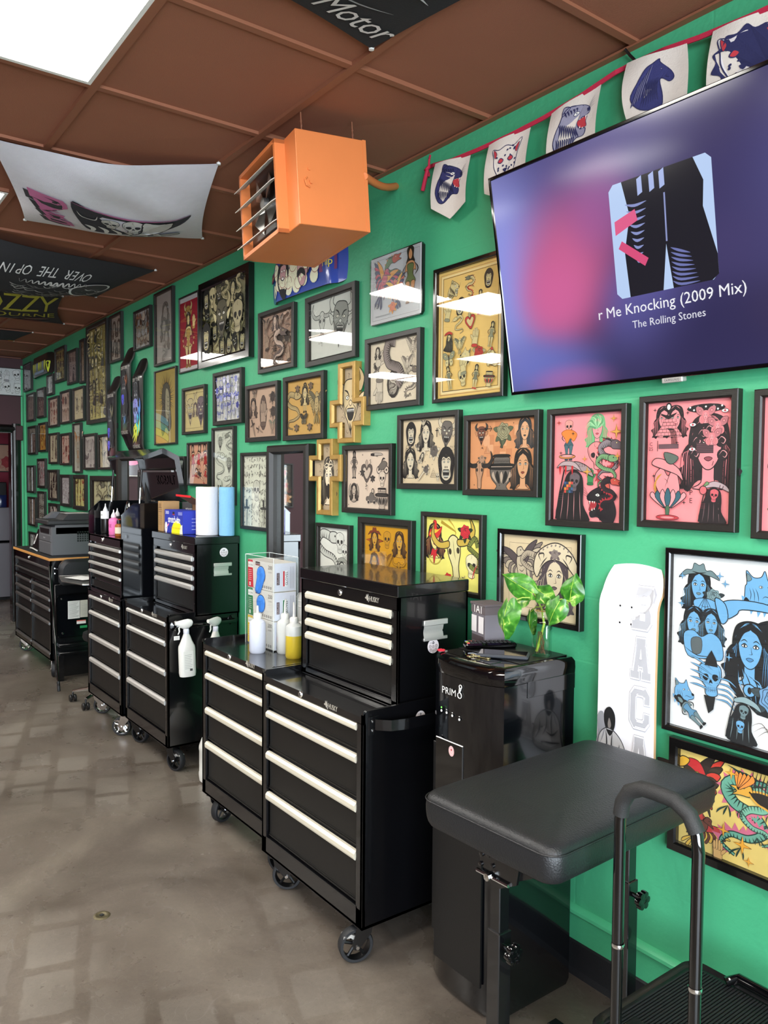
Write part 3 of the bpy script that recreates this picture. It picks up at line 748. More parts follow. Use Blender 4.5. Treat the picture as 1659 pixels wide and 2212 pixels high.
b.box(XF, 3, D - .024, D, ZC - .008, ZC - .001, 1); b.box(XF, XF + .024, -5, D, ZC - .008, ZC - .001, 1)
struct(b.build('ceiling', ['ceiling', 'tbar']))

# trims
pr = [(D, .195), (D - .012, .197), (D - .02, .206), (D - .02, .216), (D - .012, .225), (D, .228)]
struct(MB().prism(pr, XF, 3.0, 'x', smooth=True).build('trim_1', 'green_trim'))
b = MB(); b.box(XF, XF + .012, D - .024, D - .002, .1, 2.79); b.box(XF + .02, XF + .11, D - .012, D, 0.1, 2.6)
struct(b.build('trim_2', 'green_trim'))
struct(MB().prism([(D, 0), (D - .014, 0), (D - .008, .02), (D - .006, .104), (D, .109)], XF, 3.0, 'x').build('baseboard_right', 'rubber'))
struct(MB().box(XF, XF + .008, -5, .9, 0, .1).build('baseboard_far', 'rubber'))
# rounded black casing of the doorway
b = MB()
prf = [(.0, 0), (.0, .018), (.012, .03), (.03, .036), (.055, .034), (.072, .024), (.082, .008), (.085, 0)]
b.prism([(1.885 + u, XF + d) for u, d in prf], 0, 2.15, 'z', smooth=True) if False else None
b.add([], [])
def casing(b, y, sg):
	n = len(prf); v = []
	for z in (0, 2.16): v += [(XF + d, y + sg * u, z) for u, d in prf]
	b.add(v, [(i, i + 1, n + i + 1, n + i) for i in range(n - 1)] + [tuple(range(n)), tuple(range(2 * n - 1, n - 1, -1))])
casing(b, 1.885, 1); casing(b, 1.025, -1)
n = len(prf); v = []
for y in (.94, 1.97): v += [(XF + d, y, 2.065 + u) for u, d in prf]
b.add(v, [(i, i + 1, n + i + 1, n + i) for i in range(n - 1)] + [tuple(range(n)), tuple(range(2 * n - 1, n - 1, -1))])
b.box(XF - .13, XF + .002, 1.875, 1.892, 0, 2.08); b.box(XF - .13, XF + .002, 1.018, 1.035, 0, 2.08); b.box(XF - .13, XF + .002, 1.02, 1.89, 2.06, 2.075)
struct(b.build('door_1', 'frame_gloss'))

# ------------------------------------------------------------------ ceiling light panels
def emis(name, col, st):
	m = bpy.data.materials.new(name); m.use_nodes = True; n = m.node_tree.nodes; n.remove(n['Principled BSDF'])
	e = n.new('ShaderNodeEmission'); e.inputs['Color'].default_value = col + (1,) if len(col) == 3 else col; e.inputs['Strength'].default_value = st
	m.node_tree.links.new(e.outputs[0], n['Material Output'].inputs['Surface']); return m
M['panel'] = emis('led_panel_light', PANEL_COL, PANEL_POWER)
def light_panel():
	t = thing('ceiling_light', '', 'ceiling light', (0, 0, ZC))
	W_, H_ = .6, 1.2
	b = MB()
	for a in ((0, W_, 0, .016), (0, W_, H_ - .016, H_), (0, .016, .016, H_ - .016), (W_ - .016, W_, .016, H_ - .016)): b.box(a[0], a[1], a[2], a[3], -.005, .03)
	b.build('light_frame', 'white_matte', t)
	MB().box(.016, W_ - .016, .016, H_ - .016, .002, .006).build('diffuser', 'panel', t)
	return t
lp0 = light_panel()
pls = ['large bright ceiling light panel above the white banner, nearest the green wall', 'bright ceiling light panel between the white banner and the black lettered banner']
for i, (px_, py_) in enumerate(PANELS):
	o = lp0 if i == 0 else copy_tree(lp0)
	o.location = (px_ + .007, py_ + .004, ZC)
	near = py_ > -1
	k = round((px_ + 2.69) / 1.8405)
	if near and k == 0: o['label'] = pls[0]
	elif near and k == -1: o['label'] = pls[1]
	else: o['label'] = 'white ceiling light panel in the %s row, %s' % ('near' if near else 'rear', ['farthest toward the maroon wall', 'second from the maroon wall', 'third from the maroon wall', 'over the middle of the shop', 'over the photographer', 'nearest the shop window'][k + 3])
	o['group'] = 'ceiling light panels'
t = thing('ceiling_light', 'unseen round lamp added to light the back room behind the doorway', 'ceiling light', (-10.6, 1.2, ZC))
MB().lathe([(.0, -.04), (.14, -.04), (.17, -.02), (.17, 0)], 0, 0).build('diffuser', emis('back_room_added_light', (1, .95, .88), 14), t)  # no fitting in view here; added only to light the back room
# ------------------------------------------------------------------ framed flash sheets on the green wall
def framed(label, x0, x1, z0, z1, art_fn, paper, border=.02, depth=.024, fm='frame_black', glass=True, tilt=0.0, mat_w=0.0, eps=None, name='framed_print', cat='framed print', ink='ink', group='framed prints on the green wall', k=4, round_=False, y=D, matcol='e9e6df'):
	W_, H_ = x1 - x0, z1 - z0
	t = thing(name, label, cat, ((x0 + x1) / 2, y - .001, (z0 + z1) / 2), (0, tilt, 0), group)
	hw, hh, b_, d = W_ / 2, H_ / 2, border, depth
	mb = MB()
	def ring(ins, yy): return [(-hw + ins, -yy, -hh + ins), (hw - ins, -yy, -hh + ins), (hw - ins, -yy, hh - ins), (-hw + ins, -yy, hh - ins)]
	rs = [ring(0, 0), ring(0, d - .002), ring(.002, d), ring(b_ * .8, d), ring(b_, d - .004), ring(b_, .006)]
	v = [p for r in rs for p in r]; f = []
	for i in range(5):
		for q in range(4): f.append((i * 4 + q, i * 4 + (q + 1) % 4, i * 4 + 4 + (q + 1) % 4, i * 4 + 4 + q))
	f.append((0, 1, 2, 3)); mb.add(v, f); mb.add(ring(b_ * .9, .004), [(0, 1, 2, 3)])
	mb.build('frame', fm, t)
	sw, sh = W_ - 2 * b_ - .001, H_ - 2 * b_ - .001
	dist = math.hypot((x0 + x1) / 2, 2)
	a = Art(sw, sh, matcol if mat_w else paper, eps or (1.2e-5 if dist < 3.4 else 2.4e-5), k=k if dist < 4.5 else 3)
	if mat_w:
		a.at(); a.poly([(-sw / 2 + mat_w, -sh / 2 + mat_w), (sw / 2 - mat_w, -sh / 2 + mat_w), (sw / 2 - mat_w, sh / 2 - mat_w), (-sw / 2 + mat_w, sh / 2 - mat_w)], paper)
	art_fn(a)
	sb = MB(); a.into(sb); sb.build('print', ink, t, loc=(0, -.0065, 0), fixn=False)
	if glass:
		g = MB(); g.box(-sw / 2, sw / 2, -.002, 0, -sh / 2, sh / 2); g.build('glass_pane', 'glass', t, loc=(0, -depth + .007, 0))
	return t

def sheet(seed, nx, ny, names, K, F, A, B=None, s=1.0, fillers=True):
	return lambda a: shuffle_sheet(a, seed, nx, ny, names.split(), K, F, A, B, fillers, s)

BW = ('221e1e', 'd8ccbc', '6d655f')
# label, x0, x1, z0, z1, paper, art, options
FR = [
 ('narrow dark brown print in the far corner behind the black skateboard', -9.207, -8.854, 2.495, 2.788, '77626a', sheet(1, 2, 3, 'figure snake dragon', '2c2024', '8a7378', '4a383e'), {}),
 ('yellow print in black frame, top row just right of the far horizontal skateboard', -7.92, -7.562, 2.47, 2.791, 'b7a865', sheet(2, 3, 3, 'heart face dagger rose', '26211a', 'd6c88c', ['5b4a30', '2e2820']), dict(border=.028)),
 ('grey pink print of standing figures, top row second after the far skateboard', -7.489, -7.191, 2.416, 2.718, 'b09a97', sheet(3, 3, 2, 'figure reaper figure', '2a2024', 'c9b4b0', ['6b5352', '3d2f30']), {}),
 ('tan snake print squeezed beside the tall yellow sheet at the ceiling', -7.1, -6.948, 2.395, 2.769, 'b59c84', sheet(4, 1, 2, 'snake dragon', '3a2a22', 'b89c80', '6b4c3a'), {}),
 ('tall yellow flash sheet crowded with figures, highest and largest on the far half', -6.882, -6.331, 2.032, 2.844, 'd6c679', sheet(5, 5, 7, 'figure skull hand reaper snake gorilla vase', '23221e', 'd9cc93', ['55544a', '2c2c2a', '8a8468']), dict(border=.034, depth=.03)),
 ('pale print of four women\'s faces beside the tall yellow sheet', -6.284, -6.007, 2.476, 2.843, 'cfc0b6', sheet(6, 2, 2, 'face', '2b2624', 'd3c4b8', '6b5f58'), {}),
 ('small white pencil sketch under the far horizontal skateboard', -8.226, -7.986, 2.378, 2.577, 'd5d3cf', sheet(7, 1, 2, 'face devil', '5a5656', 'd0cdc9', '8d8a88'), {}),
 ('faded brown sheet nearest the corner, second row from the ceiling', -9.075, -8.739, 2.166, 2.461, 'ab9a91', sheet(8, 3, 3, 'figure dagger moth', '3a302c', 'b9a99f', '6c5f58'), {}),
 ('rosy brown sheet of faces with a pale glare band across its top', -8.627, -8.312, 2.181, 2.477, '9c7a72', sheet(9, 3, 3, 'face gorilla', '3b2422', 'a98a80', '6f4b45'), {}),
 ('cream sheet of rust red roses and figures, third column from the corner', -8.176, -7.814, 2.065, 2.353, 'e5ccba', sheet(10, 3, 3, 'rose figure heart', '4b2a22', 'dfc0aa', ['a04e38', '7d3b2c']), {}),
 ('pink cream sheet of rust red birds and hearts right of the red roses sheet', -7.741, -7.405, 2.076, 2.379, 'e0c3b4', sheet(11, 3, 2, 'bird rose heart', '41271f', 'd9b9a6', ['9a4f3d', '5f4a40']), {}),
 ('cream print of two bottle like portraits under the small tan snake print', -7.329, -6.983, 2.075, 2.373, 'e3d2ac', sheet(12, 2, 1, 'face cards', '201c18', 'ddcdb0', ['3e3630', '8a7048'], s=.9), {}),
 ('grey brown sheet with one pink square, nearest the corner in third row', -9.034, -8.675, 1.82, 2.116, '93857c', sheet(13, 2, 2, 'face skull', '3a302c', 'a1938a', ['5f544e', 'b07a80']), {}),
 ('glowing orange and yellow print beside the grey brown corner sheet', -8.572, -8.253, 1.838, 2.129, 'e2a24a', sheet(14, 2, 2, 'face rose heart', '4a2f18', 'e9c36a', ['c7802e', '8f5220']), {}),
 ('cream print of a dark haired woman between two figures under the rust rose sheet', -8.176, -7.834, 1.713, 2.009, 'ddccb2', sheet(15, 2, 1, 'figure face', '221e20', 'd3c2a8', ['5a4a46', '7c6a58'], s=1.0), {}),
 ('blush sheet of red hearts and daggers right of the dark haired woman print', -7.754, -7.417, 1.697, 1.99, 'e6c3b6', sheet(16, 3, 3, 'heart dagger rose hand', '4a2320', 'e0b8a8', ['a8433a', '7f3a32']), {}),
 ('tall pale sheet with a thin grey and orange pencil winged figure', -7.338, -7.09, 1.627, 2.064, 'cfc9bf', lambda a: (put(a, 'bird', .5, .55, .72, '8f8a84', 'cbbfb0', 'c98a55', 'd2b294'), put(a, 'figure', .5, .35, .5, '9a9288', 'c9bfb2', 'c0946c')), dict(border=.014)),
 ('mauve grey sheet of wings and claws right of the tall winged pencil sheet', -7.014, -6.664, 1.652, 1.955, 'ddd0cc', sheet(17, 3, 2, 'bird hand moth', '4a4246', 'd3c6c3', ['7a7074', '9a8e90']), {}),
 ('tan print of swirling waves hidden partly by the leftmost upright skateboard', -6.602, -6.267, 1.651, 1.936, 'd8c6a6', sheet(18, 2, 2, 'dragon bird snake', '2b2824', 'cfbfa0', ['56524a', '3c3a36']), {}),
 ('grey charcoal sheet nearest the corner in the fourth row', -9.091, -8.763, 1.418, 1.706, '9a968c', sheet(19, 2, 2, 'dragon bird', '34322e', 'aaa69c', '66625a'), {}),
 ('white sheet of red and black twisting figures, fourth row second column', -8.636, -8.309, 1.474, 1.771, 'd5c5c8', sheet(20, 3, 3, 'figure dragon snake', '3a2a30', 'd8c6c8', ['a82c3c', '6e3038']), dict(border=.024)),
 ('beige sheet of black standing figures, fourth row third column', -8.212, -7.846, 1.361, 1.658, 'd0bfae', sheet(21, 3, 3, 'figure reaper vase', '221f1e', 'c9b8a6', ['4c443e', '6e6258']), dict(border=.024)),
 ('white grey sheet with long haired portraits, fourth row fourth column', -7.761, -7.428, 1.319, 1.611, 'ddd3d8', sheet(22, 3, 2, 'face snake', '3c383e', 'd2c8cc', ['716a70', '4b464c']), dict(border=.026)),
 ('yellow sheet of small red and black figures in thick black frame above the printer', -7.333, -6.953, 1.304, 1.61, 'e6d88f', sheet(23, 3, 3, 'figure moth dagger face', '2b2418', 'ded09a', ['a8402e', '6f4a22', 'c39a3a']), dict(border=.034)),
 ('large black framed print of two dense swirling creatures behind the open tool chest', -6.799, -6.148, 1.272, 1.602, 'd8cda6', lambda a: (put(a, 'dragon', .27, .5, 1.0, '2b2a28', 'c2b793', '6a675a'), put(a, 'dragon', .55, .5, .9, '3a3834', 'cdc29d', '7c7868', flip=True), put(a, 'dragon', .78, .5, 1.0, '141414', 'd8cda6', '242424')), dict(border=.042, depth=.03)),
 ('brown sheet of crowded figures just above the black box, nearest the corner', -9.056, -8.723, 1.07, 1.374, 'bba699', sheet(25, 3, 3, 'figure hand skull', '3c2c26', 'b59f92', ['6c5048', '4c3a34']), {}),
 ('pale grey sheet with a blue white glare spot above the printer\'s left corner', -8.642, -8.344, 1.134, 1.441, 'd2cec6', sheet(26, 3, 3, 'figure vase skull', '5a5650', 'c9c5bd', ['8a867e', '6d6962']), dict(border=.022)),
 ('pinkish print of a dark veiled head just above the printer', -8.202, -7.848, 1.042, 1.333, 'e2d4cf', sheet(27, 2, 2, 'face skull', '201c1e', 'd9cbc6', ['4c4448', '302a2c']), dict(border=.026)),
 ('pink print peeking over the printer lid', -7.755, -7.405, .988, 1.27, 'e8ccca', sheet(28, 3, 2, 'rose heart', '5a3236', 'e0c0bc', 'b4606a'), dict(border=.024)),
 ('white paper framed print peeking up behind the small black box', -9.035, -8.721, .717, 1.003, 'e8e8e6', sheet(29, 2, 2, 'moth dagger', '4a4a4a', 'e0e0dc', '8a8a8a'), {}),
 ('white sheet of brown and black leaping animals by the tallest skateboard', -5.733, -5.401, 2.504, 2.787, 'd6d3d5', sheet(30, 4, 3, 'cat dog horse bird', '1f1a18', 'c9b8a8', ['94603e', '2c2624', '7d4f34'], s=1.05), dict(border=.014)),
 ('tall grey pencil sketch of stacked faces touching the ceiling line', -5.325, -4.994, 2.348, 2.842, 'bfb4ae', lambda a: (put(a, 'face', .52, .66, .42, '6e6864', 'bdb2ac', '948c86'), put(a, 'face', .45, .48, .34, '7a736e', 'b8aea8', '8e8680'), put(a, 'face', .6, .32, .3, '7c7570', 'b8aea8', '99918b'), put(a, 'dragon', .5, .16, .25, '8a837d', 'bdb2ac', '9a928c')), dict(border=.018)),
 ('crimson poster of a gold horned woman holding roses in thin frame', -4.91, -4.603, 2.26, 2.742, 'a5152f', lambda a: (a.poly([(-.5 * a.w, .44 * a.h), (.5 * a.w, .44 * a.h), (.5 * a.w, .5 * a.h), (-.5 * a.w, .5 * a.h)], 'd5cfd2'), a.poly([(-.5 * a.w, -.5 * a.h), (.5 * a.w, -.5 * a.h), (.5 * a.w, -.45 * a.h), (-.5 * a.w, -.45 * a.h)], 'd5cfd2'), put(a, 'devil', .45, .76, .3, '3a2412', 'c9a75e', 'b8904a', 'e2cc90'), put(a, 'figure', .47, .42, .68, '3a2412', 'dcc48a', 'b8924e', '8a6a34'), put(a, 'rose', .3, .4, .18, '4a1216', 'd9b87c', 'b03244'), put(a, 'rose', .66, .4, .18, '4a1216', 'd9b87c', 'b03244'), put(a, 'hand', .78, .64, .18, '3a2412', 'd2b478', 'a8843e')), dict(border=.01, depth=.014)),
 ('huge dark sheet of densely packed skulls and masks in wide silver black frame', -4.551, -3.887, 2.25, 2.757, 'cfc39a', lambda a: (shuffle_sheet(a, 33, 6, 4, 'skull devil gorilla face dragon'.split(), '15140f', 'bdb186', ['35332a', '55503f', '201f1a'], 'a2976f', False, 1.3), put(a, 'devil', .5, .52, .62, '12110d', 'c9bd90', '5b5644', 'a89c74'), put(a, 'skull', .86, .45, .45, '1c1a16', 'a49a78'), put(a, 'gorilla', .13, .3, .4, '14130f', 'b5a97e', '3a372d')), dict(border=.048, depth=.034, fm='frame_gloss')),
 ('olive gold print of a bowed head ringed with long black spikes', -5.341, -4.953, 1.815, 2.32, 'b3994d', 'SPIKES', dict(border=.01, depth=.018)),
 ('yellow cream sheet of two horned women and a small face in black frame', -4.838, -4.488, 1.866, 2.159, 'dcc78c', lambda a: (put(a, 'devil', .26, .52, .72, '453c46', 'd9c798', 'd0bd90'), put(a, 'devil', .78, .5, .78, '3a3440', 'd5c292', '7c6c74'), put(a, 'face', .52, .52, .34, '5a4c50', 'd9c798', 'a48f78'), a.stroke([(-.46 * a.w, .42 * a.h), (.46 * a.w, .42 * a.h), (.46 * a.w, -.42 * a.h), (-.46 * a.w, -.42 * a.h), (-.46 * a.w, .42 * a.h)], '6b5c40', .0016)), dict(border=.018)),
 ('white sheet of blue ink moths, hands and daggers', -4.37, -3.996, 1.902, 2.208, 'e6e3dc', sheet(36, 6, 5, 'moth dagger hand heart bird rose moth', '31357a', 'd9d8e2', ['5a60a8', '3b4190', '8f94c4'], s=1.0), dict(border=.024)),
 ('salmon print of four pin-up women dressed in red', -4.76, -4.438, 1.546, 1.813, 'e0a284', lambda a: [put(a, 'figure', x, y, s_, '2b1a18', 'e3b596', c, 'a81c1c', rot=r_) for x, y, s_, c, r_ in ((.18, .6, .75, 'b5201e', .1), (.46, .6, .8, 'c02622', -.2), (.8, .6, .78, 'a81c1c', .12), (.52, .24, .55, '241a1a', 1.1), (.8, .24, .45, 'b5201e', -.3))], dict(border=.012)),
 ('tall pale green sheet of pencilled snakes and demon heads', -4.389, -4.094, 1.44, 1.889, 'd8dacb', lambda a: [put(a, nm, x, y, s_, '4f524c', 'cdd0c2', '8d9086', flip=fl) for nm, x, y, s_, fl in (('devil', .28, .82, .22, 0), ('dragon', .74, .8, .27, 1), ('snake', .28, .5, .36, 0), ('devil', .74, .52, .24, 1), ('snake', .72, .2, .3, 1), ('skull', .28, .2, .22, 0), ('script', .52, .9, .14, 0))], dict(border=.014)),
 ('white sheet of gothic letters around one pencil skull beside the tall mirror', -4.01, -3.691, 1.315, 1.735, 'e2e1d0', lambda a: (put(a, 'skull', .52, .5, .3, '3c3a36', 'cfcdbf'), [put(a, 'script', x, y, .3, '35322e', 'd9d7c8', '77746a') for x, y in ((.2, .84), (.5, .86), (.82, .84), (.18, .62), (.84, .62), (.2, .4), (.82, .38), (.2, .14), (.52, .2), (.84, .14))], put(a, 'dagger', .14, .2, .34, '1a1a1a', 'bdbbae', '4a4a46'), put(a, 'dagger', .84, .2, .34, '1a1a1a', 'bdbbae', '4a4a46')), dict(border=.018)),
 ('sliver of a black framed white print behind the raised chest lid', -5.02, -4.8, 1.508, 1.731, 'dddcd6', sheet(40, 1, 1, 'skull', '3a3a3a', 'd0d0ca', '777777'), {}),
 ('tan print of entwined figures seen left of the raised chest lid', -5.655, -5.3, 1.3, 1.646, 'cdb29a', sheet(41, 3, 3, 'figure dragon face', '33241e', 'c7ab92', ['6a4a3c', '4a342c']), dict(border=.014)),
 ('grey brown sheet with a dragon and cherub, glare across its top third', -3.802, -3.427, 2.147, 2.467, 'b99582', lambda a: (shuffle_sheet(a, 42, 4, 3, 'dragon rose bird hand snake'.split(), '352b28', 'b29480', ['6a5850', '4c3f3a'], '9a8474', True, 1.0), put(a, 'dragon', .62, .35, .6, '2b2422', 'b8a08e', '5b4c46'), put(a, 'face', .5, .82, .3, '3b302c', 'bca390', '6a5850')), dict(border=.026, fm='frame_grey')),
 ('white sheet of a masked horse and a howling horned demon in silver black frame', -3.317, -2.89, 2.132, 2.463, 'dcdbd3', lambda a: (put(a, 'cow', .27, .62, .62, '3a3a38', 'cccbc4', '8a8a84', 'b8b7b0'), put(a, 'rose', .27, .36, .26, '2b2b2a', 'cfcec6', 'a2a19a'), put(a, 'devil', .7, .56, .82, '1e1e1e', 'cfcec6', '9a9992', 'd6d5cc', rot=-.15)), dict(border=.03, fm='frame_grey', tilt=-.012)),
 ('beige sheet with praying hands in a mandorla, roses and scissors', -3.95, -3.589, 1.791, 2.097, 'cba993', lambda a: (a.at(0, 0, a.h), a.e(0, .0, .15, .36, '5e4a44', '2b2220', .014), a.at(), put(a, 'hand', .5, .5, .5, '2b2220', 'b09584', '6a554c'), put(a, 'face', .14, .62, .42, '332826', 'c2a28e', '6f5b52'), put(a, 'rose', .84, .8, .3, '1f1a1a', '8e7668', '4a3e3a'), put(a, 'rose', .86, .5, .3, '1f1a1a', '8e7668', '4a3e3a'), put(a, 'bird', .84, .2, .3, '3a302c', 'b59a86', '7c8272'), put(a, 'moth', .2, .9, .2, '3a302c', 'b59a86', '7a665c'), put(a, 'dagger', .16, .2, .36, '2b2220', 'a98d7c', '5e4c44', rot=.4), put(a, 'dagger', .4, .14, .3, '2b2220', 'a98d7c', '5e4c44', rot=1.2)), dict(border=.024, fm='frame_grey')),
 ('gold paper print of a long haired woman, a coiled snake and a folded bird', -3.532, -3.149, 1.785, 2.103, 'd3a55c', lambda a: (put(a, 'figure', .5, .68, .5, '29221a', 'd9bd84', '8a7a5c'), put(a, 'face', .5, .72, .36, '29221a', 'dfc590', '6b5c44'), put(a, 'snake', .16, .46, .66, '241f1a', 'bfa574', '5c5240'), put(a, 'bird', .84, .5, .62, '241f1a', 'bfa574', '6d6450', 'a8925f'), put(a, 'rose', .3, .86, .17, '1e1a16', '4a4232', '8a6f5a'), put(a, 'rose', .68, .88, .17, '1e1a16', '4a4232', '8a6f5a'), put(a, 'rose', .28, .14, .17, '1e1a16', '4a4232', '8a6f5a'), put(a, 'rose', .66, .14, .17, '1e1a16', '4a4232', '8a6f5a'), put(a, 'moth', .5, .28, .24, '1e1a16', '6a5f46', '3a3428')), dict(border=.026, fm='frame_black')),
 ('tan edged sheet of a snake over an oval mirror, eagle foot and raven', -2.816, -2.438, 1.891, 2.197, 'e0cfb8', 'SNAKEOVAL', dict(border=.024, fm='frame_grey')),
 ('large yellow sheet of toad people in red clothes with checked border', -2.361, -1.978, 1.891, 2.401, 'e0b96c', 'TOADS', dict(border=.016, fm='frame_gloss')),
 ('cream sheet of a gorilla, nun, masked women and a rose', -2.582, -2.207, 1.558, 1.859, 'd9c2a2', 'GORILLA', dict(border=.023)),
 ('wooden orange sheet of an engraved urn, queen, bob haired lady and cow skull', -2.18, -1.81, 1.541, 1.834, 'd69265', 'URN', dict(border=.023)),
 ('pink print with a green haired alien, skull bear and horned wolf', -1.775, -1.464, 1.45, 1.83, 'fa9298', 'PINK1', dict(border=.021)),
 ('pink print with a woman curled in a lotus and letters U RIPE I EAT U', -1.421, -1.118, 1.465, 1.844, 'fa9096', 'PINK2', dict(border=.0205)),
 ('pink print cut off by the right edge of view', -1.075, -.772, 1.453, 1.836, 'f8929c', 'PINK3', dict(border=.0205)),
 ('cream sheet of a horseshoe, padlock heart, motorbike, truck and skull trophy', -2.988, -2.617, 1.446, 1.746, 'dfc7b5', 'MOTO', dict(border=.023)),
 ('white sheet of a coiled cobra and grinning skull masks above the tool chest', -3.211, -2.925, 1.06, 1.388, 'eeece6', lambda a: (put(a, 'snake', .25, .5, .86, '2b2b2b', 'd9d8d2', '8a8a86'), put(a, 'skull', .68, .76, .34, '2b2b2b', 'e4e2dc'), put(a, 'skull', .84, .62, .26, '3a3a3a', 'e4e2dc'), put(a, 'reaper', .7, .3, .42, '2b2b2b', 'dddcd6', 'a8a8a2')), dict(border=.018)),
 ('amber yellow sheet of star lady, tall ship and winged heads in black frame', -2.86, -2.479, 1.109, 1.431, 'cf9310', lambda a: (put(a, 'star', .24, .74, .44, '7a3a10', 'c98e18', 'b4541c'), put(a, 'face', .24, .74, .34, '3a2210', 'd09a34', '7a3010', hat=1), put(a, 'skull', .52, .76, .28, '3a2210', 'c58c20'), a.at(.27 * a.w, .24 * a.h, a.h), a.e(0, 0, .12, .16, 'b4541c'), a.at(), put(a, 'face', .78, .72, .4, '3a2210', 'cf9a3a', '5a3416'), a.at(-.25 * a.w, -.1 * a.h, a.h), a.e(0, 0, .13, .14, 'a84a1c'), a.at(), put(a, 'face', .24, .36, .36, '3a2210', 'cf9a3a', '6a2a12'), put(a, 'bird', .5, .4, .34, '3a2210', 'c58c20', '8a5a14'), put(a, 'cow', .78, .34, .32, '3a2210', 'c58c20', '6a3a12'), put(a, 'heart', .5, .12, .2, '3a2210', 'c58c20', 'a84a1c')), dict(border=.028, mat_w=.008, matcol='6f6248')),
 ('bright yellow print of a red hatted cowgirl, cow skull and red rose', -2.423, -2.072, 1.165, 1.471, 'f2e678', 'COWGIRL', dict(border=.019)),
 ('cream print of an eagle and a woman in a wide sombrero behind the plant', -1.995, -1.624, 1.12, 1.428, 'dfc8a4', 'SOMBRERO', dict(border=.018, fm='frame_gloss')),
 ('large white sheet of blue inked reaper, bulldog, women and skeleton art', -1.323, -.889, .89, 1.411, 'ecebee', 'BLUE', dict(border=.0165, fm='frame_gloss')),
 ('yellow print of a green dragon, red skull and vultures low on the wall', -1.297, -.79, .551, .875, 'e8c873', 'VULTURE', dict(border=.027, fm='frame_gloss')),
]

def A_SPIKES(a):
	a.at(.02 * a.w, .02 * a.h, a.h)
	for i in range(46):
		an = -.6 + i * .095; r0, r1 = .2, .3 + .09 * ((i * 7) % 5) / 5
		a.stroke([(r0 * math.cos(an) * .7, .1 + r0 * math.sin(an)), (r1 * math.cos(an) * .8, .1 + r1 * math.sin(an))], '1f1d12' if i % 4 else 'c98f2c', .012, 1)
	a.f([(-.16, .12), (-.1, .28), (.06, .3), (.15, .16), (.15, -.05), (.18, -.28), (.1, -.36), (-.02, -.3), (-.14, -.42), (-.2, -.2), (-.14, -.02)], '4a4736', '1a1810', .012)
	a.f([(-.02, .2), (.06, .22), (.12, .1), (.11, -.12), (.04, -.24), (-.03, -.1)], 'a39a7c', '26231a', .008)
	for i in range(9): a.l([(-.16, .1 - .05 * i), (-.06, .06 - .05 * i), (-.1, -.05 - .045 * i)], '191810', .014)
	for i in range(7): a.l([(.02, .14 - .06 * i), (.07, .1 - .06 * i), (.12, .12 - .06 * i)], '38352a', .008)
	a.at()
def A_SNAKEOVAL(a):
	h = a.h
	for nm, x, y, s_, kw in (('bird', .88, .84, .34, {}), ('hand', .2, .72, .34, dict(rot=-.6)), ('dagger', .16, .5, .4, dict(rot=.5)), ('dragon', .85, .3, .42, {}), ('face', .16, .84, .2, {}), ('bird', .78, .58, .3, {}), ('hand', .2, .2, .4, dict(rot=3.1))):
		put(a, nm, x, y, s_, '211d1c', 'cfc0ae', '7c7068', **kw)
	a.at(.0, -.2 * h, h); a.e(0, 0, .16, .22, '3a3230', '1b1817', .016); a.e(0, 0, .12, .18, 'a59a8e', '1b1817', .01); a.at()
	put(a, 'dragon', .5, .3, .3, '1b1817', 'c9bcae', '5e544e')
	ribbon_at = a.at(-.02 * a.w, .16 * h, h * .8); ribbon(a, [(.1, .38), (-.1, .4), (-.2, .2), (-.12, -.02), (.06, -.1), (.22, -.16), (.3, -.34), (.18, -.5)], .2, '1b1817', '8a7c78', .014, 1, False); a.at()
def A_TOADS(a):
	w_, h = a.w, a.h
	for ins, c in ((.012, '9a6a4a'), (.02, 'e6cf9c'), (.026, '2b241c')):
		a.stroke([(-w_ / 2 + ins, -h / 2 + ins), (w_ / 2 - ins, -h / 2 + ins), (w_ / 2 - ins, h / 2 - ins), (-w_ / 2 + ins, h / 2 - ins), (-w_ / 2 + ins, -h / 2 + ins)], c, .003 if c != 'e6cf9c' else .009)
	r = random.Random(4); 
	pos = [(.24, .84, 'cat'), (.5, .84, 'dragon'), (.78, .86, 'gorilla'), (.16, .68, 'hand'), (.36, .7, 'gorilla'), (.66, .7, 'figure'), (.84, .66, 'cat'), (.34, .56, 'snake'), (.52, .56, 'heart'), (.2, .44, 'reaper'), (.36, .4, 'bird'), (.6, .44, 'hand'), (.84, .44, 'figure'), (.46, .3, 'dog'), (.66, .32, 'rose'), (.84, .26, 'cat'), (.2, .16, 'figure'), (.42, .14, 'skull'), (.42, .24, 'hand'), (.62, .14, 'figure'), (.82, .12, 'vase'), (.2, .3, 'moth')]
	for i, (x, y, nm) in enumerate(pos):
		put(a, nm, x, y, .135 if nm != 'figure' else .17, '26241e', 'cdbb86', ('8a8a70', '6f705c', 'b5332a')[i % 3], 'b5332a' if i % 2 else 'a89c70', rot=r.uniform(-.3, .3), flip=bool(i % 2))
